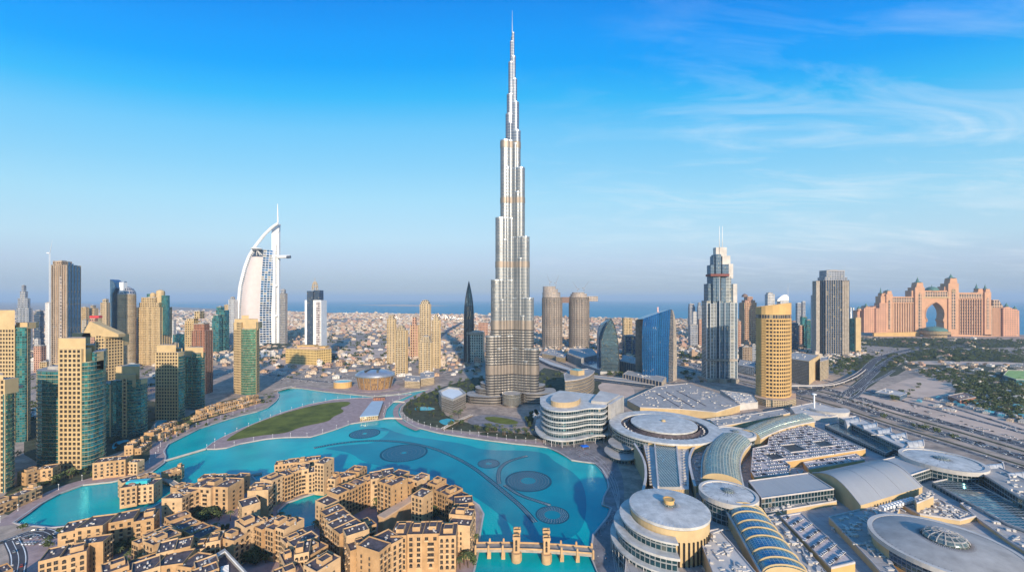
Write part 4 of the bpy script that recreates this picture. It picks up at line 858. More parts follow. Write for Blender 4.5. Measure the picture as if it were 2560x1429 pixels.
# pointed glass tower
d0 = 1180.0; t = thing('pointed_office_tower', (X(1520, d0), d0+20), 'blue grey glass tower with a pointed leaf shaped front and slanted shoulder', 'office tower')
mb = MB(); out = [(1503, 936), (1503, 850)]+curved_prof([(1504, 848), (1511, 822), (1521, 805), (1526, 798), (1531, 800), (1539, 822), (1544, 848), (1547, 880)])+[(1547, 936)]
mb.elev(out, d0, 22); mb.build('glass_front', facade('leaf_glass', (.12, .17, .20), (.06, .13, .17), 4, 4, .96, .72, gm=.85, vary=.9, pc=.1, curt=(.3, .27, .14)), t)
mb = MB(); mb.elev([(1497, 936), (1497, 835)]+curved_prof([(1497, 835), (1500, 818), (1508, 808), (1522, 800)])+[(1522, 936)], d0+22.2, 26); mb.build('side_wing', M['f_blue'], t)
mb = MB()
for a, b in zip(out[1:-1], out[2:]): mb.tube((X(a[0], d0), d0-.6, ZZ(a[1], d0)), (X(b[0], d0), d0-.6, ZZ(b[1], d0)), 1.0, n=5)
mb.tube((X(1527, d0), d0+5, ZZ(799, d0)), (X(1526, d0), d0+5, ZZ(793, d0)), .8, .2, 5); mb.build('edge_rib', M['dark'], t)
mb = MB(); mb.box(X(1522, d0), d0+20, 66, 46, 0, 8); mb.build('base_colonnade', M['f_pale'], t)
# blue sail block
d0 = 1065.0; t = thing('sail_office_tower', (X(1648, d0), d0+25), 'bright blue curved glass office block with a slanting top edge', 'office tower')
mb = MB(); top = curved_prof([(1609, 797), (1618, 792), (1640, 784), (1668, 775), (1679, 773)])
left = curved_prof([(1606, 920), (1605, 870), (1606, 820), (1609, 797)])
mb_g = MB(); cols = 26
def bx(s, y):                                               # front glass surface: bulges to the viewer, top leans back
    xl = interp([(792, 1610), (820, 1606), (870, 1605), (955, 1606)], y); xr = interp([(773, 1679), (800, 1677), (860, 1673), (955, 1671)], y)
    px = lerp(xl, xr, s); h = (955-y)/180; return (X(px, d0-14*math.sin(math.pi*s)), d0-14*math.sin(math.pi*s)+6*h*h, ZZ(y, d0))
rows = 24
for i in range(cols):
    for j in range(rows):
        def yy(s, j): ytop = 797-24*min(1, s*1.02)**.85; return 955-(955-ytop)*j/rows
        s0, s1 = i/cols, (i+1)/cols
        A, B, C, E = bx(s0, yy(s0, j)), bx(s1, yy(s1, j)), bx(s1, yy(s1, j+1)), bx(s0, yy(s0, j+1))
        mb_g.face([A, B, C, E], [(i*3, A[2]), (i*3+3, B[2]), (i*3+3, C[2]), (i*3, E[2])], 0, True)
mb_g.build('glass_front', facade('ribbed_blue_glass', (.04, .24, .42), (.0, .08, .27), 3, 4.2, .8, .97, gm=.55, gr=.1, vary=.25, pc=0), t)
mb = MB(); y_ = [773, 776, 790, 815, 850, 900, 955]; xa = [1679, 1683, 1687, 1690, 1691.5, 1692.5, 1692]
prev = None; sd_ = MB(); fr = MB()
for y0, x0 in zip(y_, xa):
    xl = interp([(773, 1679), (800, 1677), (860, 1673), (955, 1671)], y0)
    cur = ((X(xl, d0), d0+6*((955-y0)/180)**2, ZZ(y0, d0)), (X(lerp(xl, x0, .55), d0+12), d0+12, ZZ(y0, d0)), (X(x0, d0+26), d0+26, ZZ(y0, d0+26)), (X(x0, d0+60), d0+60, ZZ(y0, d0+60)), (X(1606, d0), d0+60, ZZ(max(y0, 797), d0+60)))
    if prev:
        for i, m_ in ((0, sd_), (1, fr), (2, fr), (3, fr)): m_.face([prev[i], prev[i+1], cur[i+1], cur[i]][::-1] if y0 > 0 else None, [(0, prev[i][2]), (16, prev[i+1][2]), (16, cur[i+1][2]), (0, cur[i][2])][::-1])
    prev = cur
for i in range(0, cols+1, 2):
    rb_ = MB(); s0 = i/cols; tp = 797-24*min(1, s0*1.02)**.85; pp = [bx(s0, 955-(955-tp)*j/8) for j in range(9)]
    for a, b in zip(pp, pp[1:]): rb_.tube((a[0], a[1]-.3, a[2]), (b[0], b[1]-.3, b[2]), .16, n=4)
    rb_.build('facade_rib', M['dark'], t)
sd_.build('side_glazing', facade('side_lattice', (.16, .16, .17), (.04, .06, .08), 3.2, 4.2, .7, .7, gm=.6, pc=.25, curt=(.25, .2, .17)), t); fr.build('side_wall', M['concrete'], t)
mb = MB()
rt = [bx(i/20, 797-24*min(1, i/20*1.02)**.85) for i in range(21)]
for a, b in zip(rt, rt[1:]): mb.face([a, b, (b[0], d0+58, b[2]-4), (a[0], d0+58, a[2]-4)])
mb.build('roof', M['steel'], t)
mb = MB(); mb.tube((X(1658, d0), d0+40, ZZ(790, d0)), (X(1658, d0), d0+40, ZZ(768, d0)), 2.4, 2.4, 8); mb.build('roof_beacon', flat('red_white_mast', (.7, .45, .42), .6), t)
def block(label, pts, top, mat, roof='roof_grey', cat='building', name='low_building', group=None, cols=0, colm='cream', colr=.7, par='kerb', wallm=None, z0=0, base=None, eave=0, ext=None, kit=True):
    """pts: ground corners as photo pixels; top: height in metres"""
    p = ccw([G(*q) for q in pts]); cx = sum(a for a, b in p)/len(p); cy = sum(b for a, b in p)/len(p)
    t = thing(name, (cx, cy), label, cat, group)
    mb = MB(); mb.prism(p, z0, top, 0, 1); mb.build('wall', [M[mat], M[roof]], t)
    mb = MB(); o = inset(p, -eave) if eave else p; mb.ringw(o, inset(p, 1.1), top-(.8 if eave else 0), top+1.1); mb.build('parapet', M[par], t)
    if cols:
        mb = MB()
        for i in range(len(p)):
            a, b = p[i], p[(i+1) % len(p)]; l = math.hypot(b[0]-a[0], b[1]-a[1]); n = max(1, int(l/cols)); nn = ((b[1]-a[1])/l, -(b[0]-a[0])/l)
            if (a[0]+b[0])/2*nn[0]+(a[1]+b[1])/2*nn[1] > 0: continue
            for j in range(n+1):
                x, y = lerp(a[0], b[0], j/n)+nn[0]*colr, lerp(a[1], b[1], j/n)+nn[1]*colr; mb.box(x, y, colr*1.2, colr*1.2, 0, top-.1, math.degrees(math.atan2(b[1]-a[1], b[0]-a[0])))
        mb.build('pilaster', M[colm], t)
    if kit:
        rnd = random.Random(int(cx*7+cy)); mb = MB(); k = 0
        while k < 9:
            f = [rnd.random() for _ in p]; s_ = sum(f); x = sum(a*q for (a, b), q in zip(p, f))/s_; y = sum(b*q for (a, b), q in zip(p, f))/s_
            if inpoly(x, y, inset(p, 4)): mb.box(x, y, rnd.uniform(1.5, 5), rnd.uniform(1.5, 4), top, top+rnd.uniform(.8, 2.6), rnd.choice((0, 20)))
            k += 1
        mb.build('rooftop_unit', M['roof_pale'], t)
    return t
block('low dark colonnaded block with tan end walls in front of the blue sail block', [(1558, 953), (1655, 975), (1664, 962), (1570, 944)], 20, 'f_navy', cols=9, colm='concrete', colr=1)
block('dark colonnaded curved block left of the blue sail block', [(1550, 930), (1600, 942), (1606, 925), (1560, 912)], 34, 'f_navy', cols=7, colm='concrete', colr=1)
block('wide low block with dark vertical openings right of the twin towers', [(1420, 903), (1455, 918), (1494, 908), (1480, 890), (1425, 890)], 30, 'f_navy', cols=8, colm='roof_pale', colr=1)
block('low white roofed hall beside the dark openings block', [(1355, 892), (1395, 900), (1412, 888), (1375, 880)], 14, 'f_cream2'); block('small yellow lit pavilion behind the curved walkway', [(1390, 902), (1412, 906), (1418, 896), (1398, 892)], 16, 'f_cream')
block('blue roofed hall with a zigzag glass roof below the leaf shaped tower', [(1455, 922), (1500, 938), (1508, 924), (1470, 908)], 16, 'f_blue', roof='f_blue')
tw('cream slab tower between the leaf shaped tower and the blue sail block', 1556, 1580, 795, 850, 'f_cream', ribs=4); tw('dark glass office with a grey concrete core behind the blue sail block', 1556, 1597, 840, 888, 'f_navy', ribs=2, cat='office building', name='office_building')
tw('small grey block right behind the blue sail block', 1585, 1603, 836, 880, 'f_cream2'); tw('tiny dark office among the villas left of the leaf shaped tower', 1513, 1530, 795, 812, 'f_navy', d=3400)
# stepped glass tower with twin masts
d0 = 1070.0; t = thing('stepped_glass_tower', (X(1804, d0), d0+30), 'tall stepped blue grey glass tower with twin white masts and a sunlit right edge', 'tower')
M['adr'] = facade('blue_grey_bays', (.20, .26, .31), (.05, .11, .17), 3.0, 3.9, .76, .7, gm=.8, vary=.5, pc=.03)
M['adr2'] = facade('balcony_bays', (.50, .50, .46), (.07, .09, .11), 9, 3.9, .9, .55, gm=.7, vary=.4, pc=.05)
def bay(name, xl, xr, ty, y, dep, mat, by=955):
    mb = MB(); z = ZZ(ty, d0); mb.prism([(X(xl, d0+y), d0+y), (X(xr, d0+y), d0+y), (X(xr, d0+y), d0+y+dep), (X(xl, d0+y), d0+y+dep)], 0 if by >= 950 else ZZ(by, d0), z, 0, 1); return mb.build(name, [M[mat], M['roof_pale']], t)
for xl, xr, ty, y, m_ in ((1767, 1776, 751, 16, 'adr2'), (1771, 1779, 708, 20, 'adr'), (1777, 1784, 660, 24, 'adr'), (1784, 1790, 637, 26, 'adr'), (1776, 1790, 758, 9, 'adr2'), (1783, 1799, 691, 12, 'adr'), (1790, 1803, 633, 20, 'adr'), (1799, 1812, 752, 4, 'adr'), (1803, 1816, 694, 8, 'adr'), (1806, 1822, 659, 16, 'adr'),
                             (1812, 1826, 756, 2, 'adr'), (1815, 1828, 692, 7, 'adr2'), (1826, 1836, 756, 0, 'adr2'), (1828, 1842, 710, 14, 'adr'), (1836, 1843, 757, 8, 'adr')):
    bay('glass_bay', xl, xr, ty, y, 46-y, m_)
mb = MB()
for xl, xr, ty, y, b_ in ((1790, 1799, 615, 26, 640), (1799, 1817, 615, 24, 640), (1806, 1826, 637, 20, 662), (1822, 1833, 658, 16, 695), (1833, 1843, 709, 12, 757)):
    mb.prism([(X(xl, d0+y), d0+y), (X(xr, d0+y), d0+y), (X(xr, d0+y), d0+42), (X(xl, d0+y), d0+42)], ZZ(b_, d0), ZZ(ty, d0), bottom=True)
mb.build('stone_crown', M['roof_pale'], t)
mb = MB()
for xx in (1767, 1776, 1784, 1790, 1799, 1812, 1826, 1836, 1843):
    yy_ = 1 if 1790 < xx < 1840 else 8; mb.box(X(xx, d0+yy_), d0+yy_, .8, 2.4, 0, ZZ(757 if xx != 1799 else 692, d0))
mb.build('vertical_rib', M['white'], t)
for xx in (1798.5, 1806): mb = MB(); mb.tube((X(xx, d0+30), d0+30, ZZ(616, d0)), (X(xx, d0+30), d0+30, ZZ(560, d0)), .9, .6, 8); mb.build('mast', M['white'], t)
mb = MB(); mb.box(X(1803, d0), d0+20, 50, 29, ZZ(690, d0)+.3, ZZ(684, d0)); mb.build('red_plant_floor', flat('oxide_red_floor', (.2, .06, .05), .6), t)
mb = MB(); mb.prism([(X(1765, d0), d0-6), (X(1845, d0), d0-6), (X(1845, d0), d0+50), (X(1765, d0), d0+50)], 0, 8); mb.prism([(X(1767, d0), d0-1.5), (X(1843, d0), d0-1.5), (X(1843, d0), d0+3), (X(1767, d0), d0+3)], ZZ(902, d0), ZZ(897, d0), bottom=True)
for xx in (1800, 1828): mb.prism(circ(X(xx, d0), d0-14, 9, 16), 0, 11)
mb.build('podium', M['concrete'], t)
# golden hotel tower
d0 = 842.0; t = thing('golden_hotel_tower', (X(1933, d0), d0+28), 'golden sandstone hotel tower with a curved front, square windows and slanted roof', 'hotel')
prow = P(1914, 842); pl = [P(1890, 872), P(1896, 858), P(1904, 848), prow]; pr = [prow]+[P(x_, y_) for x_, y_ in ((1932, 836), (1948, 834), (1964, 837), (1974, 845), (1978, 862))]
poly = ccw(pl+pr[1:]+[P(1973, 900), P(1896, 905)])
mb = MB(); mb.prism(poly, 0, ZZ(790, 842), 0, 1); mb.build('wall', [M['gold_wall'], M['tan_roof']], t)
wins = []; wall = MB(); zt = ZZ(797, 842)
for a, b in zip(pr, pr[1:]): wall_windows(wall, wins, a, b, 8, zt, 5.0, 7.6, .72, .6, .7, ends=.15)
wall.build('pier_and_spandrel', M['gold_wall'], t)
mb = MB(); o = ccw(pl[::-1]+[P(1894, 880)]) if False else None
zz_ = 10; l_, r_ = band(pl, 2.4)
while zz_ < zt: mb.prism(ccw(l_+r_[::-1]), zz_, zz_+1.7, bottom=True); zz_ += 3.7*1.5
mb.build('balcony_slab', M['gold_wall'], t)
mb = MB(); mb.wall(inset(poly, -.35), zt+1, zt+9); mb.build('glazed_top_floor', facade('top_glass', (.5, .34, .16), (.06, .07, .09), 5, 9, .84, .96, gm=.6), t)
mb = MB(); up = inset(poly, -.6); mb.wall(up, zt+9, zt+20)
for i in range(len(up)):
    a, b = up[i], up[(i+1) % len(up)]
    za, zb = [lerp(ZZ(768, 842), ZZ(757, 842), min(1, max(0, (q[0]/q[1]*1000+CX-1890)/85))) for q in (a, b)]
    mb.face([(*a, zt+20), (*b, zt+20), (*b, zb), (*a, za)])
zf = lambda q: lerp(ZZ(768, 842), ZZ(757, 842), min(1, max(0, (q[0]/q[1]*1000+CX-1890)/85)))
mb.face([(*q, zf(q)-.5) for q in up]); mb.build('slanted_crown', M['gold_wall'], t)
emit_windows(t, wins)
mb = MB(); mb.prism([P(1886, 850), P(1915, 822), P(1965, 812), P(1990, 835), P(1990, 880), P(1890, 900)], 0, 14, 0, 1); mb.build('podium', [M['f_cream2'], M['tan_roof']], t)
# grey tower
scaled('f_grey', 2.3)
t = tw('wide dark grey tower with blue glass stripes and a tan lit right edge', 2041, 2122, 700, 888, 'f_navy', D=50, ribs=10, ribm='concrete', tiers=[(2044, 2118, 692), (2048, 2112, 676)], par='concrete', ribd=2.0, roof='roof_grey', tmat='f_grey_2.3')
d1 = D(888); mb = MB(); mb.box(X(2114.5, d1), d1+8, 16/F*d1, 20, 0, ZZ(702, d1)); mb.box(X(2044, d1), d1+8, 9/F*d1, 20, 0, ZZ(702, d1)); mb.build('edge_pier', M['concrete'], t)
tw('white slab with a blue side left of the wide grey tower', 2027, 2040, 738, 880, 'f_pale', par='white'); tw('pale lower slab touching the wide grey tower', 2030, 2045, 800, 885, 'f_pale')
t = tw('narrow dark glass block with a bright cream edge right of the wide grey tower', 2123, 2151, 797, 880, 'f_teal', D=30, par='cream')
d1 = D(880); mb = MB(); mb.box(X(2144, d1), d1-1, 13/F*d1, 6, 0, ZZ(793, d1)); mb.build('cream_edge', M['cream'], t)
t = tw('pink tower with a stepped crown and small dome behind the golden hotel', 1850, 1891, 756, 862, 'f_pink', ribs=7, ribm='cream', tiers=[(1854, 1888, 750), (1860, 1882, 742)])
d1 = D(862); mb = MB(); mb.dome(X(1871, d1), d1+30, 14, ZZ(742, d1), 16, n=16); mb.tube((X(1871, d1), d1+30, ZZ(736, d1)), (X(1871, d1), d1+30, ZZ(731, d1)), 1.2, .2, 5); mb.build('crown_dome', M['roof_brown'], t)
tw('dark blue grey tower half hidden behind the pink one', 1847, 1856, 758, 858, 'f_grey'); tw('brown office block in front of the pink tower', 1848, 1880, 868, 915, 'f_brown', ribs=6, ribm='concrete', cat='office building', name='office_building')
tw('taller dark core beside the brown office block', 1876, 1892, 862, 912, 'f_grey'); tw('white blue tower seen above the golden hotel roof', 1912, 1937, 735, 850, 'f_pale', tiers=[(1915, 1932, 732)])
t = tw('white tower with a curved sail crown and thin spire behind the golden hotel', 1942, 1972, 752, 850, 'f_pale', mast=(1970, 708, 1.6))
d1 = D(850); mb = MB(); mb.elev([(1943, 753)]+curved_prof([(1944, 748), (1955, 738), (1966, 735), (1972, 742)])+[(1972, 753)], d1+4, 30); mb.build('sail_crown', M['white'], t)
tw('blue twin topped tower right of the golden hotel, left half', 1989, 2003, 758, 848, 'f_grey', par='white'); tw('blue twin topped tower right of the golden hotel, right half', 2003, 2014, 754, 848, 'f_grey', par='white')
tw('teal glass block beside the wide grey tower', 2000, 2018, 792, 866, 'f_teal'); tw('second darker teal block nearer the wide grey tower', 2012, 2030, 800, 870, 'f_teal')
tw('navy block right behind the golden hotel edge', 1977, 1996, 808, 874, 'f_navy'); tw('pinkish tan tower between the navy and teal blocks', 1993, 2010, 814, 866, 'f_pink')
tw('hazy blue tower with a small antenna left of the stepped glass tower', 1720, 1738, 766, 812, 'f_grey', mast=(1726, 754, 1.6), d=2400, tiers=[(1721, 1736, 760)]); tw('hazy blue tower with a pointed top next to the antenna tower', 1742, 1755, 764, 815, 'f_grey', tiers=[(1744, 1752, 757)], d=2350)
tw('pale blue grey slab below the two hazy towers', 1720, 1745, 812, 865, 'f_grey'); tw('pink grey tower right of the pale slab', 1745, 1758, 798, 865, 'f_pink'); tw('thin white grey tower in front of the hazy blue pair', 1730, 1742, 780, 850, 'f_pale')
tw('beige slab beside the left foot of the pink tower', 1843, 1853, 803, 870, 'f_pink'); tw('twin thin white tower far behind the narrow cream edged block', 2124, 2130, 769, 800, 'f_pale', d=3600); tw('second thin white tower far behind, next to the palace hotel', 2131, 2136, 769, 800, 'f_pale', d=3600)
block('white fretted low building behind the stepped glass tower', [(1845, 930), (1885, 938), (1888, 922), (1850, 915)], 22, 'f_balcw')
t = block('beige office block with rows of square windows beside the flyover', [(1950, 948), (2022, 962), (2048, 940), (1985, 930)], 60, 'f_slats', par='cream', cat='office building', name='office_building')
mb = MB(); a, b = G(2022, 962), G(2048, 940); mb.prism([(a[0], a[1]-1), (b[0]+1, b[1]-1), (b[0]+1, b[1]), (a[0], a[1])], 0, 60); mb.build('blank_end_wall', M['cream'], t)
# emblem on the end wall: a square letter-like mark
p = Vector((lerp(a[0], b[0], .62), lerp(a[1], b[1], .62)-1.3, 0)); u = Vector((b[0]-a[0], b[1]-a[1], 0)).normalized(); mb = MB()
def stroke(x0, z0, x1, z1):
    A, B = p+u*x0, p+u*x1; n = Vector((u.y, -u.x, 0))*.25
    q = [(A.x+n.x, A.y+n.y), (B.x+n.x, B.y+n.y), (B.x, B.y), (A.x, A.y)]; mb.prism(ccw(q), z0, z1, bottom=True)
for s_ in ((-3, 44, -2, 51), (-3, 50, 3, 51), (-3, 44, 3, 45), (2, 44, 3, 48), (0, 47, 3, 48), (-8, 38, -3, 39), (-2, 38, 2, 39), (3, 38, 8, 39)): stroke(*s_)
mb.build('wall_emblem', M['roof_brown'], t)
block('beige rear wing of the office block by the flyover', [(2050, 952), (2070, 945), (2072, 935), (2052, 938)], 52, 'f_cream2', kit=False)
# --- palace hotel with an arch -------------------------------------------------------
d0 = 2400.0; t = thing('arched_palace_hotel', (X(2345, d0), d0+30), 'wide pink palace hotel with a huge pointed arch, turrets and green roofs', 'hotel')
pk = M['pink'] = flat('pink_render', (.56, .305, .175), .8, var=.06)
M['f_pal'] = facade('pink_wall_with_balconies', (.50, .32, .20), (.05, .04, .04), 15, 18.0, .6, .74, gm=.0, gr=.6, vary=.3, pc=.0)
M['f_pal2'] = facade('orange_wall_small_windows', (.58, .29, .17), (.09, .05, .04), 14, 13, .4, .45, gm=.1, gr=.6, vary=.3, pc=.0)
M['copper'] = flat('green_copper', (.10, .20, .17), .6)
def eb(name, outl, dep, mat, off=0, holes=()):
    mb = MB(); mb.elev(outl, d0+off, dep, holes=holes); return mb.build(name, M[mat], t)
arch = [(2315, 836), (2315, 805), (2318, 800), (2313, 792), (2313, 782), (2317, 770), (2325, 762), (2333, 757), (2339, 754), (2345, 757), (2353, 764), (2359, 774), (2361, 784), (2360, 794), (2357, 800), (2360, 806), (2360, 836)]
eb('arch_block', [(2309, 836), (2309, 726), (2373, 726), (2373, 836), (2360, 836)]+arch[::-1][1:-1]+[(2315, 836)], 44, 'pink')
rim_ = MB()
for a, b in zip(arch[1:], arch[2:-1]): rim_.tube((X(a[0], d0), d0-1, ZZ(a[1], d0)), (X(b[0], d0), d0-1, ZZ(b[1], d0)), 3.2, n=6)
rim_.build('arch_moulding', M['pink'], t)
eb('bridge_suite', [(2307, 742), (2307, 729), (2375, 729), (2375, 742)], 48, 'f_pal', -4); eb('bridge_cornice', [(2306, 744.5), (2306, 742), (2376, 742), (2376, 744.5)], 54, 'cream', -7)
mb = MB(); mb.prism(circ(X(2338, d0), d0+20, 28, 20), ZZ(730, d0), ZZ(726, d0)); mb.build('dome_drum', pk, t)
mb = MB(); mb.dome(X(2338, d0), d0+20, 32, ZZ(726, d0), 24, n=24); mb.tube((X(2338, d0), d0+20, ZZ(717, d0)), (X(2338, d0), d0+20, ZZ(711, d0)), 3, .3, 6); mb.build('central_dome', M['copper'], t)
def turret(x0, x1, ty, spire, dep=46, off=-6, win=True):
    eb('tower_shaft', [(x0, 836), (x0, ty), (x1, ty), (x1, 836)], dep, 'pink', off)
    c = (x0+x1)/2; w_ = (x1-x0)
    eb('tower_upper', [(x0+w_*.12, ty-.3), (x0+w_*.2, ty-11*w_/22), (x1-w_*.2, ty-11*w_/22), (x1-w_*.12, ty-.3)], dep*.7, 'pink', off+5)
    mb = MB(); cy = d0+off+5+dep*.35; r = w_*.36/F*d0; zb = ZZ(ty-11*w_/22, d0); mb.prism(circ(X(c, d0), cy, r, 12), zb, zb+(zb*0)+5, top=circ(X(c, d0), cy, r*.5, 12), bottom=True); mb.prism(circ(X(c, d0), cy, r*.42, 12), zb+5, ZZ(spire+4, d0), top=circ(X(c, d0), cy, r*.12, 12)); mb.tube((X(c, d0), cy, ZZ(spire+4, d0)), (X(c, d0), cy, ZZ(spire, d0)), 1.4, .2, 5); mb.build('turret_roof', M['copper'], t)
    if win:
        eb('window_strip', [(c-w_*.17, 822), (c-w_*.17, ty+18), (c-w_*.1, ty+14.5), (c, ty+13), (c+w_*.1, ty+14.5), (c+w_*.17, ty+18), (c+w_*.17, 822)], 1.2, 'f_pal', off-1.3)
turret(2288, 2312, 718, 691); turret(2371, 2397, 708, 682)
eb('shoulder', [(2279, 836), (2279, 726), (2289, 726), (2289, 836)], 40, 'pink', 4); eb('shoulder', [(2361, 728), (2361, 716), (2373, 716), (2373, 728)], 40, 'pink', 8)
turret(2216, 2232, 735, 721, 40, -4); turret(2202, 2216, 740, 717, 36, 2, False); turret(2462, 2478, 730, 709, 40, -4); turret(2443, 2460, 730, 707, 36, 4, False)
eb('wing', [(2231, 831), (2231, 742), (2290, 743), (2290, 831)], 40, 'f_pal', 3); eb('wing', [(2397, 834), (2397, 732), (2456, 732), (2456, 836)], 40, 'f_pal', 3)
for xa, xb, ty in ((2233, 2288, 757), (2399, 2454, 747), (2482, 2508, 768)):
    mb = MB()
    for i in range(10): x = X(lerp(xa, xb, i/9), d0); mb.box(x, d0+1, 4.2, 5.5, 0, ZZ(ty, d0))
    mb.build('wing_pilaster', M['pink'], t)
for xa, xb, ty in ((2231, 2290, 741), (2397, 2456, 731)): eb('wing_cornice', [(xa, ty+3), (xa, ty), (xb, ty), (xb, ty+3)], 44, 'pink', 0); eb('wing_cornice', [(xa, ty+16), (xa, ty+14), (xb, ty+14), (xb, ty+16)], 5, 'pink', -1)
eb('stepped_wing', [(2189, 833), (2189, 770), (2199, 770), (2199, 757), (2218, 757), (2218, 833)], 36, 'f_pal2', -8); eb('stepped_wing', [(2160, 831), (2160, 772), (2168, 764), (2178, 768), (2190, 764), (2190, 831)], 36, 'f_pal2', -2); eb('stepped_wing', [(2143, 828), (2143, 776), (2160, 773), (2160, 828)], 30, 'f_pal2', 20)
eb('stepped_wing', [(2477, 840), (2477, 764), (2482, 764), (2482, 749), (2497, 749), (2505, 762), (2510, 768), (2510, 842)], 40, 'f_pal', 0); eb('stepped_wing', [(2508, 846), (2508, 770), (2520, 766), (2535, 772), (2548, 776), (2549, 846)], 40, 'f_pal2', -12)
for c, ty, s_ in ((2150, 773, 765), (2168, 768, 758), (2520, 768, 757), (2531, 774, 768), (2541, 774, 765)):
    mb = MB(); z = ZZ(ty, d0); mb.prism(circ(X(c, d0), d0+8, 12, 10), z-8, z+4, 0, 1, top=circ(X(c, d0), d0+8, 9, 10)); mb.prism(circ(X(c, d0), d0+8, 11, 10), z+4.2, ZZ(s_, d0), 1, top=circ(X(c, d0), d0+8, .8, 10), bottom=True); mb.build('small_turret', [pk, M['copper']], t)
eb('base_arcade', [(2185, 842), (2185, 832), (2300, 829), (2300, 840)], 10, 'gold_wall', -22); eb('base_arcade', [(2378, 840), (2378, 834), (2552, 843), (2552, 850)], 10, 'pink', -26)
mb = MB(); cx = X(2337, d0-60); mb.prism(circ(cx, d0-60, 50, 28), 0, ZZ(826, d0-60), 0); mb.prism(circ(cx, d0-60, 64, 28), ZZ(834, d0-60), ZZ(828, d0-60), 0); mb.build('lobby_rotunda', M['f_cream'], t)
mb = MB(); mb.dome(cx, d0-60, 54, ZZ(826, d0-60), 24, n=28); mb.tube((cx, d0-60, ZZ(817, d0-60)), (cx, d0-60, ZZ(811, d0-60)), 3, .4, 6); mb.build('lobby_dome', M['copper'], t)
# disc emblem on the right arch tower
mb = MB(); cx, cz = X(2384, d0-7), ZZ(727, d0-7)
for i in range(20):
    a0, a1 = i*math.pi/10, (i+1)*math.pi/10; mb.tube((cx+11*math.cos(a0), d0-7.5, cz+11*math.sin(a0)), (cx+11*math.cos(a1), d0-7.5, cz+11*math.sin(a1)), 1.1, n=5)
for a in (-4, 0, 4): mb.tube((cx+a, d0-7.5, cz-7), (cx+a, d0-7.5, cz+7), 1, n=5)
mb.build('disc_emblem', M['cream'], t)
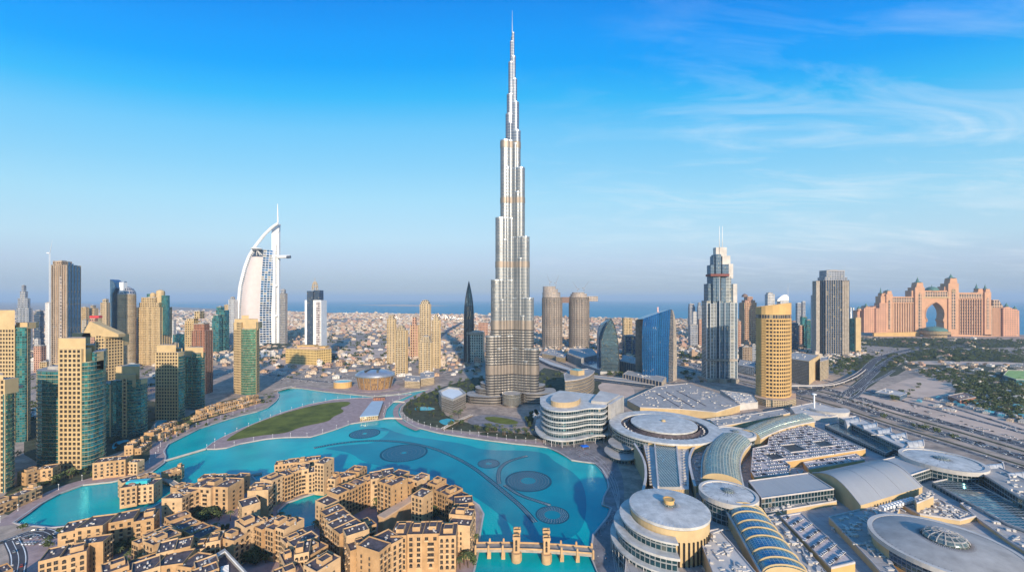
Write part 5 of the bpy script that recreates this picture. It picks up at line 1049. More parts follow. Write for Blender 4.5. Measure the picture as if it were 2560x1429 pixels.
# ================================================================= OLD TOWN STYLE BLOCKS
def wing_block(label, specs, cat='apartment block', name='apartment_block', group='sand coloured courtyard blocks on the lake', seed=1, nwin=100, arches=True, wallm='sand_wall'):
    """specs: (roof centre polyline in photo pixels, roof height, width[, height jitter]); modules of uneven height with parapets, dark roofs and windows on both sides"""
    rnd = random.Random(seed); allp = [G(*q, s[1]) for s in specs for q in s[0]]
    cx = sum(a for a, b in allp)/len(allp); cy = sum(b for a, b in allp)/len(allp)
    t = thing(name, (cx, cy), label, cat, group); walls, roofs, para, units, ledge, domes = MB(), MB(), MB(), MB(), MB(), MB(); wins = []; ledges = []
    for si, s in enumerate(specs):
        pl_, zh, wd = s[0], s[1], s[2]; jit = s[3] if len(s) > 3 else 3.2
        pts = [G(*q, zh) for q in pl_]
        for a, b in zip(pts, pts[1:]):
            l = math.hypot(b[0]-a[0], b[1]-a[1]); an = math.degrees(math.atan2(b[1]-a[1], b[0]-a[0])); n = max(1, int(round(l/12.5))); ux, uy = (b[0]-a[0])/l, (b[1]-a[1])/l; nx, ny = uy, -ux
            if nx*a[0]+ny*a[1] > 0: nx, ny = -nx, -ny       # n points to the viewer
            for i in range(n):
                seg = l/n; mx, my = a[0]+ux*seg*(i+.5), a[1]+uy*seg*(i+.5)
                h = zh+rnd.choice((-1, -.5, 0, 0, .35, .7))*jit+rnd.uniform(-.25, .25); sft = rnd.choice((-2, 0, 0, 1.8)); w_ = wd*1.14+rnd.choice((-1.5, 0, 0, 1.5))+rnd.uniform(-.3, .3)
                c = (mx+nx*sft, my+ny*sft); sl = seg+rnd.uniform(.15, .6)
                p = rect(c[0], c[1], sl, w_, an); wm_ = (int(h*10)+i)%3; walls.prism(p, 0, h-1.1, wm_)
                roofs.prism(inset(p, .45), h-1.6, h-1.0)
                para.ringw(p, inset(p, .55), h-1.1, h, wm_)
                if rnd.random() < .4:                      # roof terrace block
                    q = rect(c[0]+nx*rnd.uniform(-3, 3), c[1]+ny*rnd.uniform(-3, 3), sl*rnd.uniform(.4, .6), w_*rnd.uniform(.3, .45), an); hh = h+rnd.uniform(1.6, 3.4); walls.prism(q, h-1.05, hh-.8); roofs.prism(inset(q, .35), hh-1.2, hh-.7); para.ringw(q, inset(q, .5), hh-.8, hh)
                if rnd.random() < .10: domes.dome(c[0]-nx*w_*.2, c[1]-ny*w_*.2, 3.6, h-1, 1.8, n=14, k=4)
                for _ in range(rnd.randint(3, 8)):
                    x, y = c[0]+ux*rnd.uniform(-sl*.38, sl*.38)+nx*rnd.uniform(-w_*.38, w_*.38), c[1]+uy*rnd.uniform(-sl*.38, sl*.38)+ny*rnd.uniform(-w_*.38, w_*.38); units.box(x, y, rnd.uniform(.6, 1.9), rnd.uniform(.6, 1.5), h-1, h-1+rnd.uniform(.5, 1.4), an+rnd.choice((0, 90)))
                # front windows (two bays per module) and side windows where a module ends
                fl = 4.3; nf = int((h-2)/fl); kind = rnd.random()
                for sd_, off in (((nx, ny), w_/2), ((-nx, -ny), w_/2)):
                    ang = math.atan2(sd_[1], sd_[0])
                    if sd_[0]*c[0]+sd_[1]*c[1] > 0: continue
                    nb = 3 if kind < .75 else 2
                    for j in range(nf):
                        if kind > .88 and j > 0:            # loggia stack: one wide dark opening with a balustrade
                            ww_, hh_, us = 5.2, 2.8, (0,)
                        else: ww_, hh_, us = (2.8 if nb == 2 else 2.3), 2.9, [seg*((q+.5)/nb-.5) for q in range(nb)]
                        for u in us:
                            x, y = c[0]+ux*u+sd_[0]*(off+.02), c[1]+uy*u+sd_[1]*(off+.02); zb = h-1.6-(j+1)*fl+.4
                            if zb < .4: continue
                            ar = arches and ((j == nf-1) or (j == 0 and kind < .35)); w2 = 2.6 if (ar and j == nf-1) else ww_
                            wins.append((x, y, zb, ang, w2, hh_-(.9 if ar else 0), ar, 'pane'))
                            if ww_ > 4 or rnd.random() < .35: ledges.append((c[0]+ux*u+sd_[0]*(off+.55), c[1]+uy*u+sd_[1]*(off+.55), w2+.8, zb-.5, an))
        for (a, b), q in ((( pts[0], pts[1]), -1), ((pts[-1], pts[-2]), -1)):       # end walls
            l = math.hypot(b[0]-a[0], b[1]-a[1]); n = ((a[0]-b[0])/l, (a[1]-b[1])/l); px_, py_ = -n[1], n[0]
            if n[0]*a[0]+n[1]*a[1] > 0: continue
            for j in range(int((zh-4)/4.3)):
                for u in (-wd*.22, wd*.22): wins.append((a[0]+px_*u+n[0]*.75, a[1]+py_*u+n[1]*.75, zh-6-j*4.3-2, math.atan2(n[1], n[0]), 1.5, 2.2, False, 'pane'))
    W3 = [M[wallm], M['sand_wall2'], M['sand_wall3']]; walls.build('wall', W3, t); roofs.build('roof', M['roof_dark'], t); para.build('parapet', W3, t); tag(units.build('rooftop_clutter', M['roof_pale'], t), kind='stuff')
    ledges.sort(key=lambda q: q[0]**2+q[1]**2)
    if ledges:
        if 'ledge' not in WIN: b0 = MB(); b0.box(0, 0, 1, 1.1, 0, 1.05, bottom=True); o_ = b0.build('balcony', M['sand_wall2']); WIN['ledge'] = o_.data; bpy.data.objects.remove(o_)
        for x, y, w2, z_, an_ in ledges[:100]:
            o_ = bpy.data.objects.new('balcony', WIN['ledge']); sc.collection.objects.link(o_); o_.parent = t; o_.location = (x-t.location.x, y-t.location.y, z_); o_.rotation_euler = (0, 0, R(an_)); o_.scale = (w2, 1, 1)
    domes.build('roof_dome', M['roof_brown'], t); emit_windows(t, wins, nwin)
    return t
Z1, Z2 = 30, 24
wing_block('largest courtyard block, seven storeys with an arcade, standing by the bridge', [([(800, 1250), (860, 1222), (925, 1190)], 27, 15), ([(925, 1190), (985, 1180), (1040, 1192)], 30, 17), ([(1040, 1192), (1100, 1210), (1158, 1238)], 27, 16), ([(1158, 1238), (1160, 1275), (1142, 1310)], 29, 17), ([(1142, 1318), (1060, 1320), (985, 1322)], 31, 17, 1.5), ([(985, 1325), (945, 1345), (915, 1368)], 33, 18, 1.5), ([(905, 1355), (885, 1318), (850, 1292), (818, 1268)], 30, 17), ([(905, 1300), (930, 1290)], 26, 14)], seed=4)
wing_block('tall square tower wing inside the largest courtyard block', [([(962, 1192), (995, 1205)], 38, 17, .5)], seed=5); wing_block('small keep like wing beside the gallery of the largest courtyard', [([(1045, 1225), (1072, 1232)], 36, 14, .5)], seed=6)
t = thing('gallery', (0, 300), 'long tan roofed gallery crossing the garden of the largest courtyard', 'gallery'); t.location = (*G(990, 1265, 18), 0)
pts = [G(952, 1290, 18), G(1040, 1236, 18)]; l, r = band(pts, 8); mb = MB(); mb.prism(ccw(l+r[::-1]), 0, 16.5); mb.build('wall', M['sand_wall'], t); l, r = band(pts, 9.4); mb = MB(); mb.prism(ccw(l+r[::-1]), 16.5, 18); mb.build('roof', M['tan_roof'], t)
wing_block('curved block with a channel front, north of the small inlet', [([(640, 1225), (665, 1202), (700, 1186)], 27, 16), ([(700, 1182), (745, 1168), (800, 1160)], 28, 17), ([(690, 1155), (745, 1148), (800, 1142)], 24, 12)], seed=11)
wing_block('yellow lit tower wing at the lake end of the curved block', [([(800, 1148), (822, 1150)], 36, 16, .5)], seed=12); wing_block('low planted terrace block ending in a round bastion on the lake', [([(812, 1184), (850, 1188), (885, 1180), (905, 1166)], 17, 15, 2)], seed=13)
wing_block('square block left of the loggia building with flat dark roofs', [([(425, 1240), (450, 1225), (490, 1212)], 27, 17), ([(470, 1205), (440, 1218)], 22, 12)], seed=21)
t = wing_block('wide loggia building with a row of tall windows facing the garden', [([(500, 1200), (555, 1204), (590, 1206)], 27, 20, .8)], seed=22); wing_block('low pavilion wing behind the loggia building at the water', [([(500, 1192), (560, 1188), (610, 1190)], 20, 12, 1.5)], seed=23)
wing_block('narrow low wing running down from the square block to the garden', [([(438, 1285), (465, 1305), (500, 1322), (525, 1330)], 16, 14, 2)], seed=24); wing_block('corner tower house with plain walls facing the inlet', [([(612, 1245), (622, 1262)], 24, 13, .5)], seed=25)
wing_block('zigzag block south of the inlet with stepped roofs', [([(560, 1335), (600, 1312), (648, 1292)], 27, 16), ([(655, 1290), (690, 1305), (730, 1318)], 26, 17), ([(735, 1320), (765, 1345), (800, 1362)], 27, 17), ([(700, 1296), (725, 1292)], 23, 13)], seed=31)
wing_block('L shaped block near the bottom edge with a terrace roof', [([(705, 1385), (740, 1372), (775, 1365)], 28, 16), ([(790, 1395), (822, 1412)], 26, 16), ([(715, 1400), (730, 1430)], 26, 17)], seed=32)
wing_block('long low block with arched openings on the lagoon shore', [([(158, 1318), (215, 1306), (280, 1298), (340, 1286), (390, 1276)], 25, 17, 2.5)], seed=41); wing_block('front block with tall arches at the bottom left', [([(110, 1388), (160, 1376), (225, 1360)], 25, 17, 1.5), ([(225, 1360), (250, 1340)], 25, 14)], seed=42)
wing_block('block with a brown dome linking the lagoon row to the courtyard', [([(368, 1325), (400, 1338), (425, 1348)], 22, 17), ([(395, 1310), (420, 1325)], 19, 13)], seed=43); wing_block('long diagonal block at the bottom edge, left of the atrium roof', [([(255, 1425), (320, 1402), (390, 1380)], 24, 15), ([(395, 1378), (440, 1366), (480, 1356)], 26, 16), ([(330, 1428), (400, 1405), (470, 1395), (505, 1400)], 25, 16)], seed=44)
wing_block('low house row closing the bottom left corner', [([(-10, 1425), (25, 1412)], 18, 14)], seed=45)
wing_block('narrow row linking the diagonal block and the zigzag block', [([(490, 1350), (520, 1345), (555, 1338)], 25, 14), ([(505, 1395), (515, 1430)], 27, 12)], seed=46)
# atrium building
t = thing('atrium_building', (*G(575, 1400, 24), 0), 'square block with a sunken atrium, white frames and grey roof deck', 'building')
p = ccw([G(518, 1392, 27), G(562, 1366, 27), G(625, 1432, 27), G(560, 1470, 27)]); mb = MB(); mb.prism(p, 0, 22, 0, 1); mb.build('wall', [M['sand_wall'], M['roof_dark']], t)
mb = MB(); mb.ringw(p, inset(p, 3), 22, 26); mb.build('roof_deck', M['roof_grey'], t)
mb = MB(); q = inset(p, 3.2)
for i in range(4): a, b = q[i], q[(i+1) % 4]; mb.tube((*a, 25), (*b, 25), .4, n=5)
for i in range(10): a = (lerp(q[0][0], q[2][0], .3+.04*i), lerp(q[0][1], q[2][1], .3+.04*i)); mb.box(a[0], a[1], 5, .7, 22.1, 23, 30)
mb.build('white_frame', M['white'], t)
# island building with a roof pool, arch house and terraces
t = wing_block('island house in the lagoon with a turquoise roof pool', [([(300, 1200), (345, 1188), (380, 1192)], 20, 16, 1), ([(310, 1212), (350, 1206), (392, 1202)], 21, 14, 1)], name='island_house', cat='house', seed=51)
mb = MB(); c = G(346, 1200, 23); mb.box(c[0], c[1], 20, 6, 20, 23.2, 12); mb.build('roof_pool', M['pool'], t)
wing_block('small stepped pavilion house beyond the footbridge', [([(412, 1180), (440, 1170), (455, 1168)], 14, 14, 2)], name='island_house', cat='house', seed=52)
wing_block('arched house at the foot of the nearest tower', [([(240, 1152), (285, 1146), (325, 1142)], 20, 14, 1.5), ([(325, 1152), (352, 1152)], 15, 10, 1)], seed=53, name='arched_house', cat='house')
wing_block('low row house at the far left bank, upper row', [([(55, 1178), (100, 1165), (142, 1160)], 16, 13, 1.5)], seed=54, name='row_house', cat='house', group='low cream row houses along the promenade'); wing_block('low row house at the far left bank, nearest the lagoon', [([(-20, 1258), (30, 1240), (75, 1222), (95, 1215)], 12, 12, 1.5)], seed=55, name='row_house', cat='house', group='low cream row houses along the promenade')
wing_block('terraced row above the garden pool, upper terrace', [([(372, 1080), (405, 1064), (435, 1052)], 13, 10, 1)], seed=56, name='row_house', cat='house', group='low cream row houses along the promenade'); wing_block('terraced row above the garden pool, lower terrace', [([(395, 1086), (430, 1070), (466, 1058)], 9, 9, 1)], seed=57, name='row_house', cat='house', group='low cream row houses along the promenade')
wing_block('curved cream row along the canal, upper row', [([(496, 1025), (540, 1012), (590, 1000), (640, 985)], 14, 12, 1)], seed=58, name='row_house', cat='house', group='low cream row houses along the promenade'); wing_block('curved cream row along the canal, lower row by the water', [([(478, 1042), (540, 1026), (600, 1010), (645, 996)], 8, 9, .8)], seed=59, name='row_house', cat='house', group='low cream row houses along the promenade')
wing_block('bent terrace house beside the turquoise garden pool', [([(322, 1112), (345, 1098), (360, 1090)], 14, 9, 1), ([(345, 1118), (372, 1102)], 10, 8, 1)], seed=60, name='row_house', cat='house', group='low cream row houses along the promenade')
# --- bridges ------------------------------------------------------------------------
t = thing('arched_bridge', (*G(1340, 1385), 0), 'sandstone footbridge with two gate towers crossing the lake', 'bridge')
A, B = Vector((*G(1188, 1382), 6)), Vector((*G(1484, 1394), 6))
def dk(s, z=6): p = A.lerp(B, s); return Vector((p.x, p.y, z+1.6*math.sin(math.pi*s)))
deck = MB(); rail = MB(); n = 24; hw = 4.6
ux = (B-A).normalized(); nn = Vector((-ux.y, ux.x, 0))
for i in range(n):
    a, b = dk(i/n), dk((i+1)/n)
    pts = [a-nn*hw, b-nn*hw, b+nn*hw, a+nn*hw]; deck.face([tuple(q) for q in pts]); un = [q-Vector((0, 0, 2.2)) for q in pts]; deck.face([tuple(q) for q in un[::-1]]); deck.face([tuple(un[0]), tuple(un[1]), tuple(pts[1]), tuple(pts[0])]); deck.face([tuple(un[2]), tuple(un[3]), tuple(pts[3]), tuple(pts[2])])
    for sg in (-1, 1):
        q0, q1 = a+nn*hw*sg, b+nn*hw*sg; q2, q3 = q1-nn*.5*sg, q0-nn*.5*sg; up = Vector((0, 0, 1.3))
        for f in ([q0, q1, q1+up, q0+up], [q3, q2, q2+up, q3+up], [q0+up, q1+up, q2+up, q3+up]): rail.face([tuple(x) for x in f])
deck.build('deck', M['concrete'], t); rail.build('balustrade', M['sand_wall'], t)
for s in (.355, .605):
    p = dk(s); mb = MB(); mb.prism(circ(p.x-nn.x*5.5, p.y-nn.y*5.5, 4.2, 20), -2, 6.2, sm=True); mb.prism(circ(p.x+nn.x*5.5, p.y+nn.y*5.5, 4.2, 20), -2, 6.2, sm=True); mb.box(p.x, p.y, 8, 11, -2, 4.4, 2); mb.build('pier', M['sand_wall'], t)
    tower = MB()
    for sg in (-1, 1):
        c = p+nn*5.2*sg; tower.box(c.x, c.y, 5.4, 4.2, 6.3, 18, 2); tower.ringw(rect(c.x, c.y, 6.4, 5.2, 2), rect(c.x, c.y, 4.6, 3.4, 2), 18, 20)
        for a in (-2.3, 2.3): tower.box(c.x+a, c.y, 1, 1, 20, 21, 2)
    tower.box(p.x, p.y, 4.6, 6.2, 13, 17.5, 2, bottom=True); tower.build('gate_tower', M['sand_wall'], t)
    mb = MB()
    for sg in (-1,):
        c = p-nn*7.4; w0 = win_mesh(1.8, 3.6, True)
        for z in (8, 12.8):
            for f, m_ in zip(w0.f, w0.m): mb.face([(c.x+w0.v[j][0], c.y+w0.v[j][1]+.02, z+w0.v[j][2]) for j in f], None, m_)
    mb.build('window', [M['pane'], M['frame']], t)
for s in (.12, .24, .73, .86, 0.01, .99):
    p = dk(s)
    mb = MB()
    for sg in (-1, 1): c = p+nn*(hw+.2)*sg; mb.box(c.x, c.y, 1.6, 1.6, 2.4, p.z+3.2, 2, bottom=True); mb.dome(c.x, c.y, .9, p.z+3.2, 1, n=8, k=3)
    mb.build('parapet_post', M['sand_wall'], t)
for s in (.12, .24, .73, .86):
    p = dk(s); mb = MB(); mb.box(p.x, p.y, 3.2, 9, -2, 5.2, 2); mb.build('small_pier', M['sand_wall'], t)
def footbridge(label, a, b, wd, z, name='footbridge', arch_=1.0, rails=True):
    A, B = G(*a), G(*b); t = thing(name, ((A[0]+B[0])/2, (A[1]+B[1])/2), label, 'bridge'); n = 10; mb, rl = MB(), MB(); l = math.hypot(B[0]-A[0], B[1]-A[1]); nx, ny = -(B[1]-A[1])/l, (B[0]-A[0])/l
    for i in range(n):
        q = []
        for s in (i/n, (i+1)/n): q.append((lerp(A[0], B[0], s), lerp(A[1], B[1], s), z+arch_*math.sin(math.pi*s)))
        (x0, y0, z0), (x1, y1, z1) = q; h = wd/2
        c = [(x0-nx*h, y0-ny*h), (x1-nx*h, y1-ny*h), (x1+nx*h, y1+ny*h), (x0+nx*h, y0+ny*h)]; zz4 = [z0, z1, z1, z0]
        mb.face([(*c[k_], zz4[k_]) for k_ in range(4)]); mb.face([(*c[k_], zz4[k_]-1) for k_ in (3, 2, 1, 0)])
        for e in ((0, 1), (2, 3)): mb.face([(*c[e[0]], zz4[e[0]]-1), (*c[e[1]], zz4[e[1]]-1), (*c[e[1]], zz4[e[1]]), (*c[e[0]], zz4[e[0]])]); rl.face([(*c[e[0]], zz4[e[0]]), (*c[e[1]], zz4[e[1]]), (*c[e[1]], zz4[e[1]]+1.1), (*c[e[0]], zz4[e[0]]+1.1)])
    mb.build('deck', M['concrete'], t); rl.build('railing', M['kerb'], t); return t
footbridge('covered footbridge between the island house and the square block', (398, 1206), (442, 1228), 6, 7); footbridge('low dark boardwalk dividing the canal from the lake', (411, 1152), (514, 1122), 3, .1, arch_=0); footbridge('pale footbridge at the neck of the right canal', (958, 1047), (1006, 1047), 3, .6)
footbridge('thin footbridge further up the right canal', (984, 1005), (1012, 1006), 3, .6); footbridge('stone footbridge beside the largest courtyard block', (815, 1392), (850, 1378), 6, 5); footbridge('white bridge at the head of the left lake', (689, 978), (735, 967), 12, 1.5)
footbridge('slanting ramp bridge over the reflecting pool', (1105, 1076), (1180, 1040), 5, 3); footbridge('small jetty from the round pavilion', (618, 1190), (655, 1183), 3, .2, 'jetty', 0)
# ================================================================= SHOPPING HALLS
M['vault'] = facade('vault_glass', (.50, .47, .36), (.17, .24, .22), 2.6, 2.6, .80, .80, gm=.5, gr=.25, vary=.3, pc=.1, curt=(.40, .40, .28))
M['vault_blue'] = facade('blue_vault_glass', (.26, .36, .40), (.05, .20, .30), 2.4, 2.4, .86, .86, gm=.6, gr=.15, vary=.3, pc=.05, curt=(.2, .4, .45))
M['glass_grid'] = facade('roof_light_grid', (.44, .45, .42), (.13, .17, .16), 3.0, 3.0, .86, .86, gm=.5, gr=.25, vary=.25, pc=0)
M['seam'] = facade('standing_seam_roof', (.36, .36, .35), (.43, .41, .39), 1.5, 400, .86, .999, gm=.15, gr=.5, wr=.6, vary=.05, pc=0)
M['halls'] = facade('hall_glazing', (.26, .27, .27), (.04, .11, .13), 4.0, 5, .85, .78, gm=.8, vary=.4, pc=.05)
M['slat'] = facade('cream_slatted_wall', (.56, .40, .22), (.36, .25, .13), 2.0, 60, .3, .99, gm=0, gr=.8, vary=.1, pc=0)
M['deck'] = facade('flat_roof_deck', (.22, .20, .19), (.37, .335, .31), 7, 7, .965, .965, gm=0, gr=.85, wr=.9, vary=.16, pc=0)
M['disc'] = flat('pale_metal_roof', (.54, .515, .48), .55, .1, var=.14, scale=.12)
CARS = []
M['park_floor'] = flat('pale_parking_deck', (.52, .43, .40), .85, var=.15, scale=.3)
def disc_roof(t, c, r, z, n=56, spokes=24, hub=.18, mat='disc', rise=2.0, hubmat='glass_grid', hubh=3, ry=None, lines='steel'):
    mb = MB(); k = 6
    for j in range(k):
        r0, r1 = r*(1-j/k*(1-hub)), r*(1-(j+1)/k*(1-hub)); z0, z1 = z+rise*(1-(r0/r)**2), z+rise*(1-(r1/r)**2); A, B = circ(*c, r0, n), circ(*c, r1, n)
        for i in range(n): q = (i+1) % n; mb.face([(*A[i], z0), (*A[q], z0), (*B[q], z1), (*B[i], z1)], [(i*1.5*(48/n)+.4, 0), (i*1.5*(48/n)+1.9, 0), (i*1.5*(48/n)+1.9, 3), (i*1.5*(48/n)+.4, 3)], 0, True)
    mb.wall(circ(*c, r, n), z-2.2, z, sm=True); mb.build('roof_disc', M[mat], t)
    mb = MB()
    for i in range(spokes):
        a = 2*math.pi*i/spokes; p, q = (c[0]+r*.985*math.cos(a), c[1]+r*.985*math.sin(a), z+.12), (c[0]+r*hub*math.cos(a), c[1]+r*hub*math.sin(a), z+rise*(1-hub**2)+.12); mb.tube(p, q, .16, n=4)
    mb.build('roof_seam', M[lines], t)
    mb = MB(); zz = z+rise*(1-hub**2); mb.prism(circ(*c, r*hub, 24), zz-.3, zz+.8, cap=False); mb.dome(*c, r*hub*.96, zz+.8, hubh, n=24, k=5); mb.build('roof_light', M[hubmat], t)
def rot_thing(label, px, py, z, rpx, name='rotunda'):
    c = G(px, py, z); d = D(py, z); return thing(name, c, label, 'building'), c, rpx*d/F
# north rotunda
t, c, r = rot_thing('broad round hall with a pale disc roof inside a wide ring roof beside the lake', 1658, 1064, 30, 131)
mb = MB(); mb.prism(circ(*c, r*.97, 64), 0, 28, 0, 1, sm=False); mb.build('wall', [M['cream'], M['roof_dark']], t)
mb = MB(); mb.ringw(circ(*c, r, 64), circ(*c, r*.78, 64), 28.5, 31); mb.build('ring_roof', M['disc'], t)
mb = MB(); mb.prism(circ(*c, r*.985, 40, a0=150, a1=235)+circ(*c, r*.9, 40, a0=150, a1=235)[::-1], 4, 27, 0, 0); mb.build('curved_window', M['halls'], t)
mb = MB(); mb.prism(circ(*c, r*.64, 56), 28, 33, 0, 1, cap=False); mb.build('inner_drum', M['roof_dark'], t)
disc_roof(t, (c[0]+1, c[1]+2), r*.60, 34, spokes=8, hub=.07, rise=2.5, hubh=2, hubmat='cream')
mb = MB()
for i in range(40): a = 2*math.pi*i/40; mb.box(c[0]+r*.71*math.cos(a), c[1]+r*.71*math.sin(a), 2, 1.6, 28, 29.4+.8*math.sin(i*7), math.degrees(a))
mb.build('rooftop_unit', M['roof_pale'], t)
# south rotunda
t, c, r = rot_thing('big round hall with a ribbed white disc roof and cream slotted drum near the bridge', 1672, 1265, 42, 95)
mb = MB(); mb.prism(circ(*c, r*.97, 56), 0, 39, 0, 1); mb.build('wall', [M['cream'], M['roof_grey']], t)
disc_roof(t, c, r, 42, n=72, spokes=72, hub=.17, rise=2, hubh=0.6, lines='steel')
mb = MB(); hc = circ(c[0], c[1], r*.13, 20); mb.prism(hc, 43, 48, 0); mb.ringw(circ(*c, r*.15, 20), circ(*c, r*.12, 20), 48, 48.6); mb.build('hub_lantern', M['gold_wall'], t)
mb = MB()
for i, a in enumerate(range(262, 330, 7)): x, y = c[0]+r*.985*math.cos(R(a)), c[1]+r*.985*math.sin(R(a)); mb.box(x, y, .8, 1.3, 4, 30, a, bottom=True)
mb.build('wall_slot', M['pane'], t)
terr = MB(); gl = MB(); c2 = (c[0]-3, c[1]-2)
for z0, z1, f in ((24, 26, 1.33), (33, 34.5, 1.18), (14, 15.4, 1.42)): 
    o = circ(*c2, r*f, 48, a0=120, a1=262); i_ = circ(*c2, r*.9, 48, a0=120, a1=262); terr.prism(o+i_[::-1], z0, z1, bottom=True)
for z0, z1, f in ((0, 14, 1.36), (15.4, 24, 1.27), (26, 33, 1.1)):
    o = circ(*c2, r*f, 48, a0=122, a1=260); i_ = circ(*c2, r*.9, 48, a0=122, a1=260); gl.prism(o+i_[::-1], z0, z1)
terr.build('terrace_canopy', M['disc'], t); gl.build('glazed_gallery', M['halls'], t)
mb = MB(); 
for a in range(124, 262, 8): mb.tube((c2[0]+r*1.4*math.cos(R(a)), c2[1]+r*1.4*math.sin(R(a)), 0), (c2[0]+r*1.4*math.cos(R(a)), c2[1]+r*1.4*math.sin(R(a)), 14), .3, n=6)
mb.build('column', M['disc'], t)
# small discs
for lab, px, py, z, rp, sp_ in (('small round hall with spoked white disc roof between the glass vaults', 1820, 1230, 32, 63, 18), ('distant small round hall with white disc roof where two vaults meet', 1838, 1080, 30, 43, 14), ('round hall with a spoked disc roof beside the highway', 2354, 1148, 28, 74, 20)):
    t, c, r = rot_thing(lab, px, py, z, rp); mb = MB(); mb.prism(circ(*c, r*.98, 44), 0, z-2, 0, 1, top=circ(*c, r*.98, 44), sm=True); mb.build('wall', [M['halls'], M['roof_grey']], t)
    mb = MB(); mb.ringw(circ(*c, r*1.06, 48), circ(*c, r*.95, 48), z-4, z+.6); mb.build('rim', M['roof_pale'], t); disc_roof(t, c, r*.95, z-.4, spokes=sp_, hub=.2, rise=1.6, hubh=1.4, lines='dark')
t, c, r = rot_thing('largest round hall with grey ribbed roof and domed glass eye, bottom right', 2362, 1358, 30, 141)
mb = MB(); mb.prism(circ(*c, r*.97, 64), 0, 27, 0, 1); mb.build('wall', [M['cream'], M['roof_grey']], t); mb = MB(); mb.ringw(circ(*c, r*1.03, 64), circ(*c, r*.96, 64), 26, 29.6); mb.build('rim', M['roof_pale'], t)
mb = MB(); mb.prism(circ(*c, r*.985, 50, a0=180, a1=300)+circ(*c, r*.95, 50, a0=180, a1=300)[::-1], 16, 25, 0); mb.build('ring_window', M['f_navy'], t)
disc_roof(t, c, r*.97, 29.2, n=84, spokes=84, hub=.31, rise=5, hubh=5, mat='roof_grey', lines='roof_dark')
mb = MB()
for i in range(16):
    a = 2*math.pi*i/16; tubes(mb, [(c[0]+r*.30*math.cos(a)*math.cos(q*math.pi/16), c[1]+r*.30*math.sin(a)*math.cos(q*math.pi/16), 34.6+5.4*math.sin(q*math.pi/16)) for q in range(9)], .22, 4)
for q in (.85, .55, .25):
    cc = circ(*c, r*.30*q, 24); zq = 34.6+5.4*math.sqrt(1-q*q)+.1; tubes(mb, [(*x, zq) for x in cc+[cc[0]]], .2, 4)
mb.build('eye_ribs', M['kerb'], t)
# vaulted halls
def vault(label, pts, z, wd, h, mat, ribs=0, wallh=None, name='vaulted_hall', n=12):
    P3 = smooth([G(*q, z) for q in pts], 3, closed=False); cx, cy = P3[len(P3)//2]; t = thing(name, (cx, cy), label, 'building'); l, r = band(P3, wd); mb, wl, rb = MB(), MB(), MB(); u = 0
    def at(i, s): a = math.pi*s; f = .5-.5*math.cos(a); return (lerp(r[i][0], l[i][0], f), lerp(r[i][1], l[i][1], f), z+h*math.sin(a))
    L_ = math.pi*wd/2*.8
    for i in range(len(P3)-1):
        du = math.hypot(P3[i+1][0]-P3[i][0], P3[i+1][1]-P3[i][1])
        for j in range(n): mb.face([at(i, j/n), at(i+1, j/n), at(i+1, (j+1)/n), at(i, (j+1)/n)], [(u, L_*j/n), (u+du, L_*j/n), (u+du, L_*(j+1)/n), (u, L_*(j+1)/n)], 0, True)
        for q in (l, r):
            wl.face([(*q[i], 0), (*q[i+1], 0), (*q[i+1], z), (*q[i], z)], [(u, 0), (u+du, 0), (u+du, z), (u, z)])
        u += du
    for i in (0, len(P3)-1): wl.face([(*r[i], 0), (*l[i], 0)]+[at(i, 1-j/n) for j in range(n+1)])
    mb.build('vault', M[mat], t); wl.build('wall', M['cream'], t)
    mb = MB(); 
    for q in (band(P3, wd+3), ): mb.prism(ccw(q[0]+l[::-1]), z-1, z+.8); mb.prism(ccw(q[1]+r[::-1]), z-1, z+.8)
    mb.build('gutter', M['roof_pale'], t)
    if ribs:
        for k_ in range(ribs):
            i = int((len(P3)-1)*(k_+.5)/ribs); up = [(x, y, z_+.6) for x, y, z_ in [at(i, j/n) for j in range(n+1)]]; rb = MB(); tubes(rb, up, .65, 6); rb.build('arch_rib', M['cream'], t)
    return t
vault('curved glass vaulted hall running from the distant small disc to the nearer one', [(1838, 1098), (1812, 1120), (1800, 1155), (1805, 1205)], 26, 38, 9, 'vault'); vault('glass vaulted hall curving away to the far right of the small disc', [(1872, 1088), (1915, 1068), (1965, 1054), (2012, 1046)], 24, 30, 8, 'vault')
vault('blue glass vaulted hall with pale arch ribs at the bottom edge', [(1862, 1278), (1890, 1320), (1925, 1375), (1970, 1445)], 24, 31, 8, 'vault_blue', ribs=9)
# spine between the two rotundas
t = thing('glazed_concourse', (*G(1668, 1160, 26), 0), 'straight concourse with a glass grid roof linking the two big rotundas', 'building')
mb = MB(); p = ccw([G(1608, 1108, 24), G(1722, 1108, 24), G(1722, 1222, 24), G(1634, 1222, 24)]); mb.prism(p, 0, 24, 0, 1); mb.build('wall', [M['slat'], M['roof_pale']], t)
mb = MB(); q = [G(1636, 1100, 27), G(1690, 1100, 27), G(1702, 1216, 27), G(1646, 1216, 27)]; mb.prism(ccw(q), 24.05, 27, 1, 0); mb.build('roof_light', [M['glass_grid'], M['roof_grey']], t)
mb = MB()
for (a, b) in ((0, 3), (1, 2)):
    A, B = q[a], q[b]; l, r_ = band([A, B], 1.6); mb.prism(ccw(l+r_[::-1]), 24.1, 28.2)
mb.build('upstand', M['kerb'], t)
mb = MB()
for i in range(14):
    for x0, x1 in ((1620, 1632), (1708, 1716)):
        s = i/14; a = G(lerp(x0, x1, s*.6), 1118+100*s, 24); mb.box(*a, 2.6, 1.8, 24.05, 25.4)
mb.build('rooftop_unit', M['roof_grey'], t)
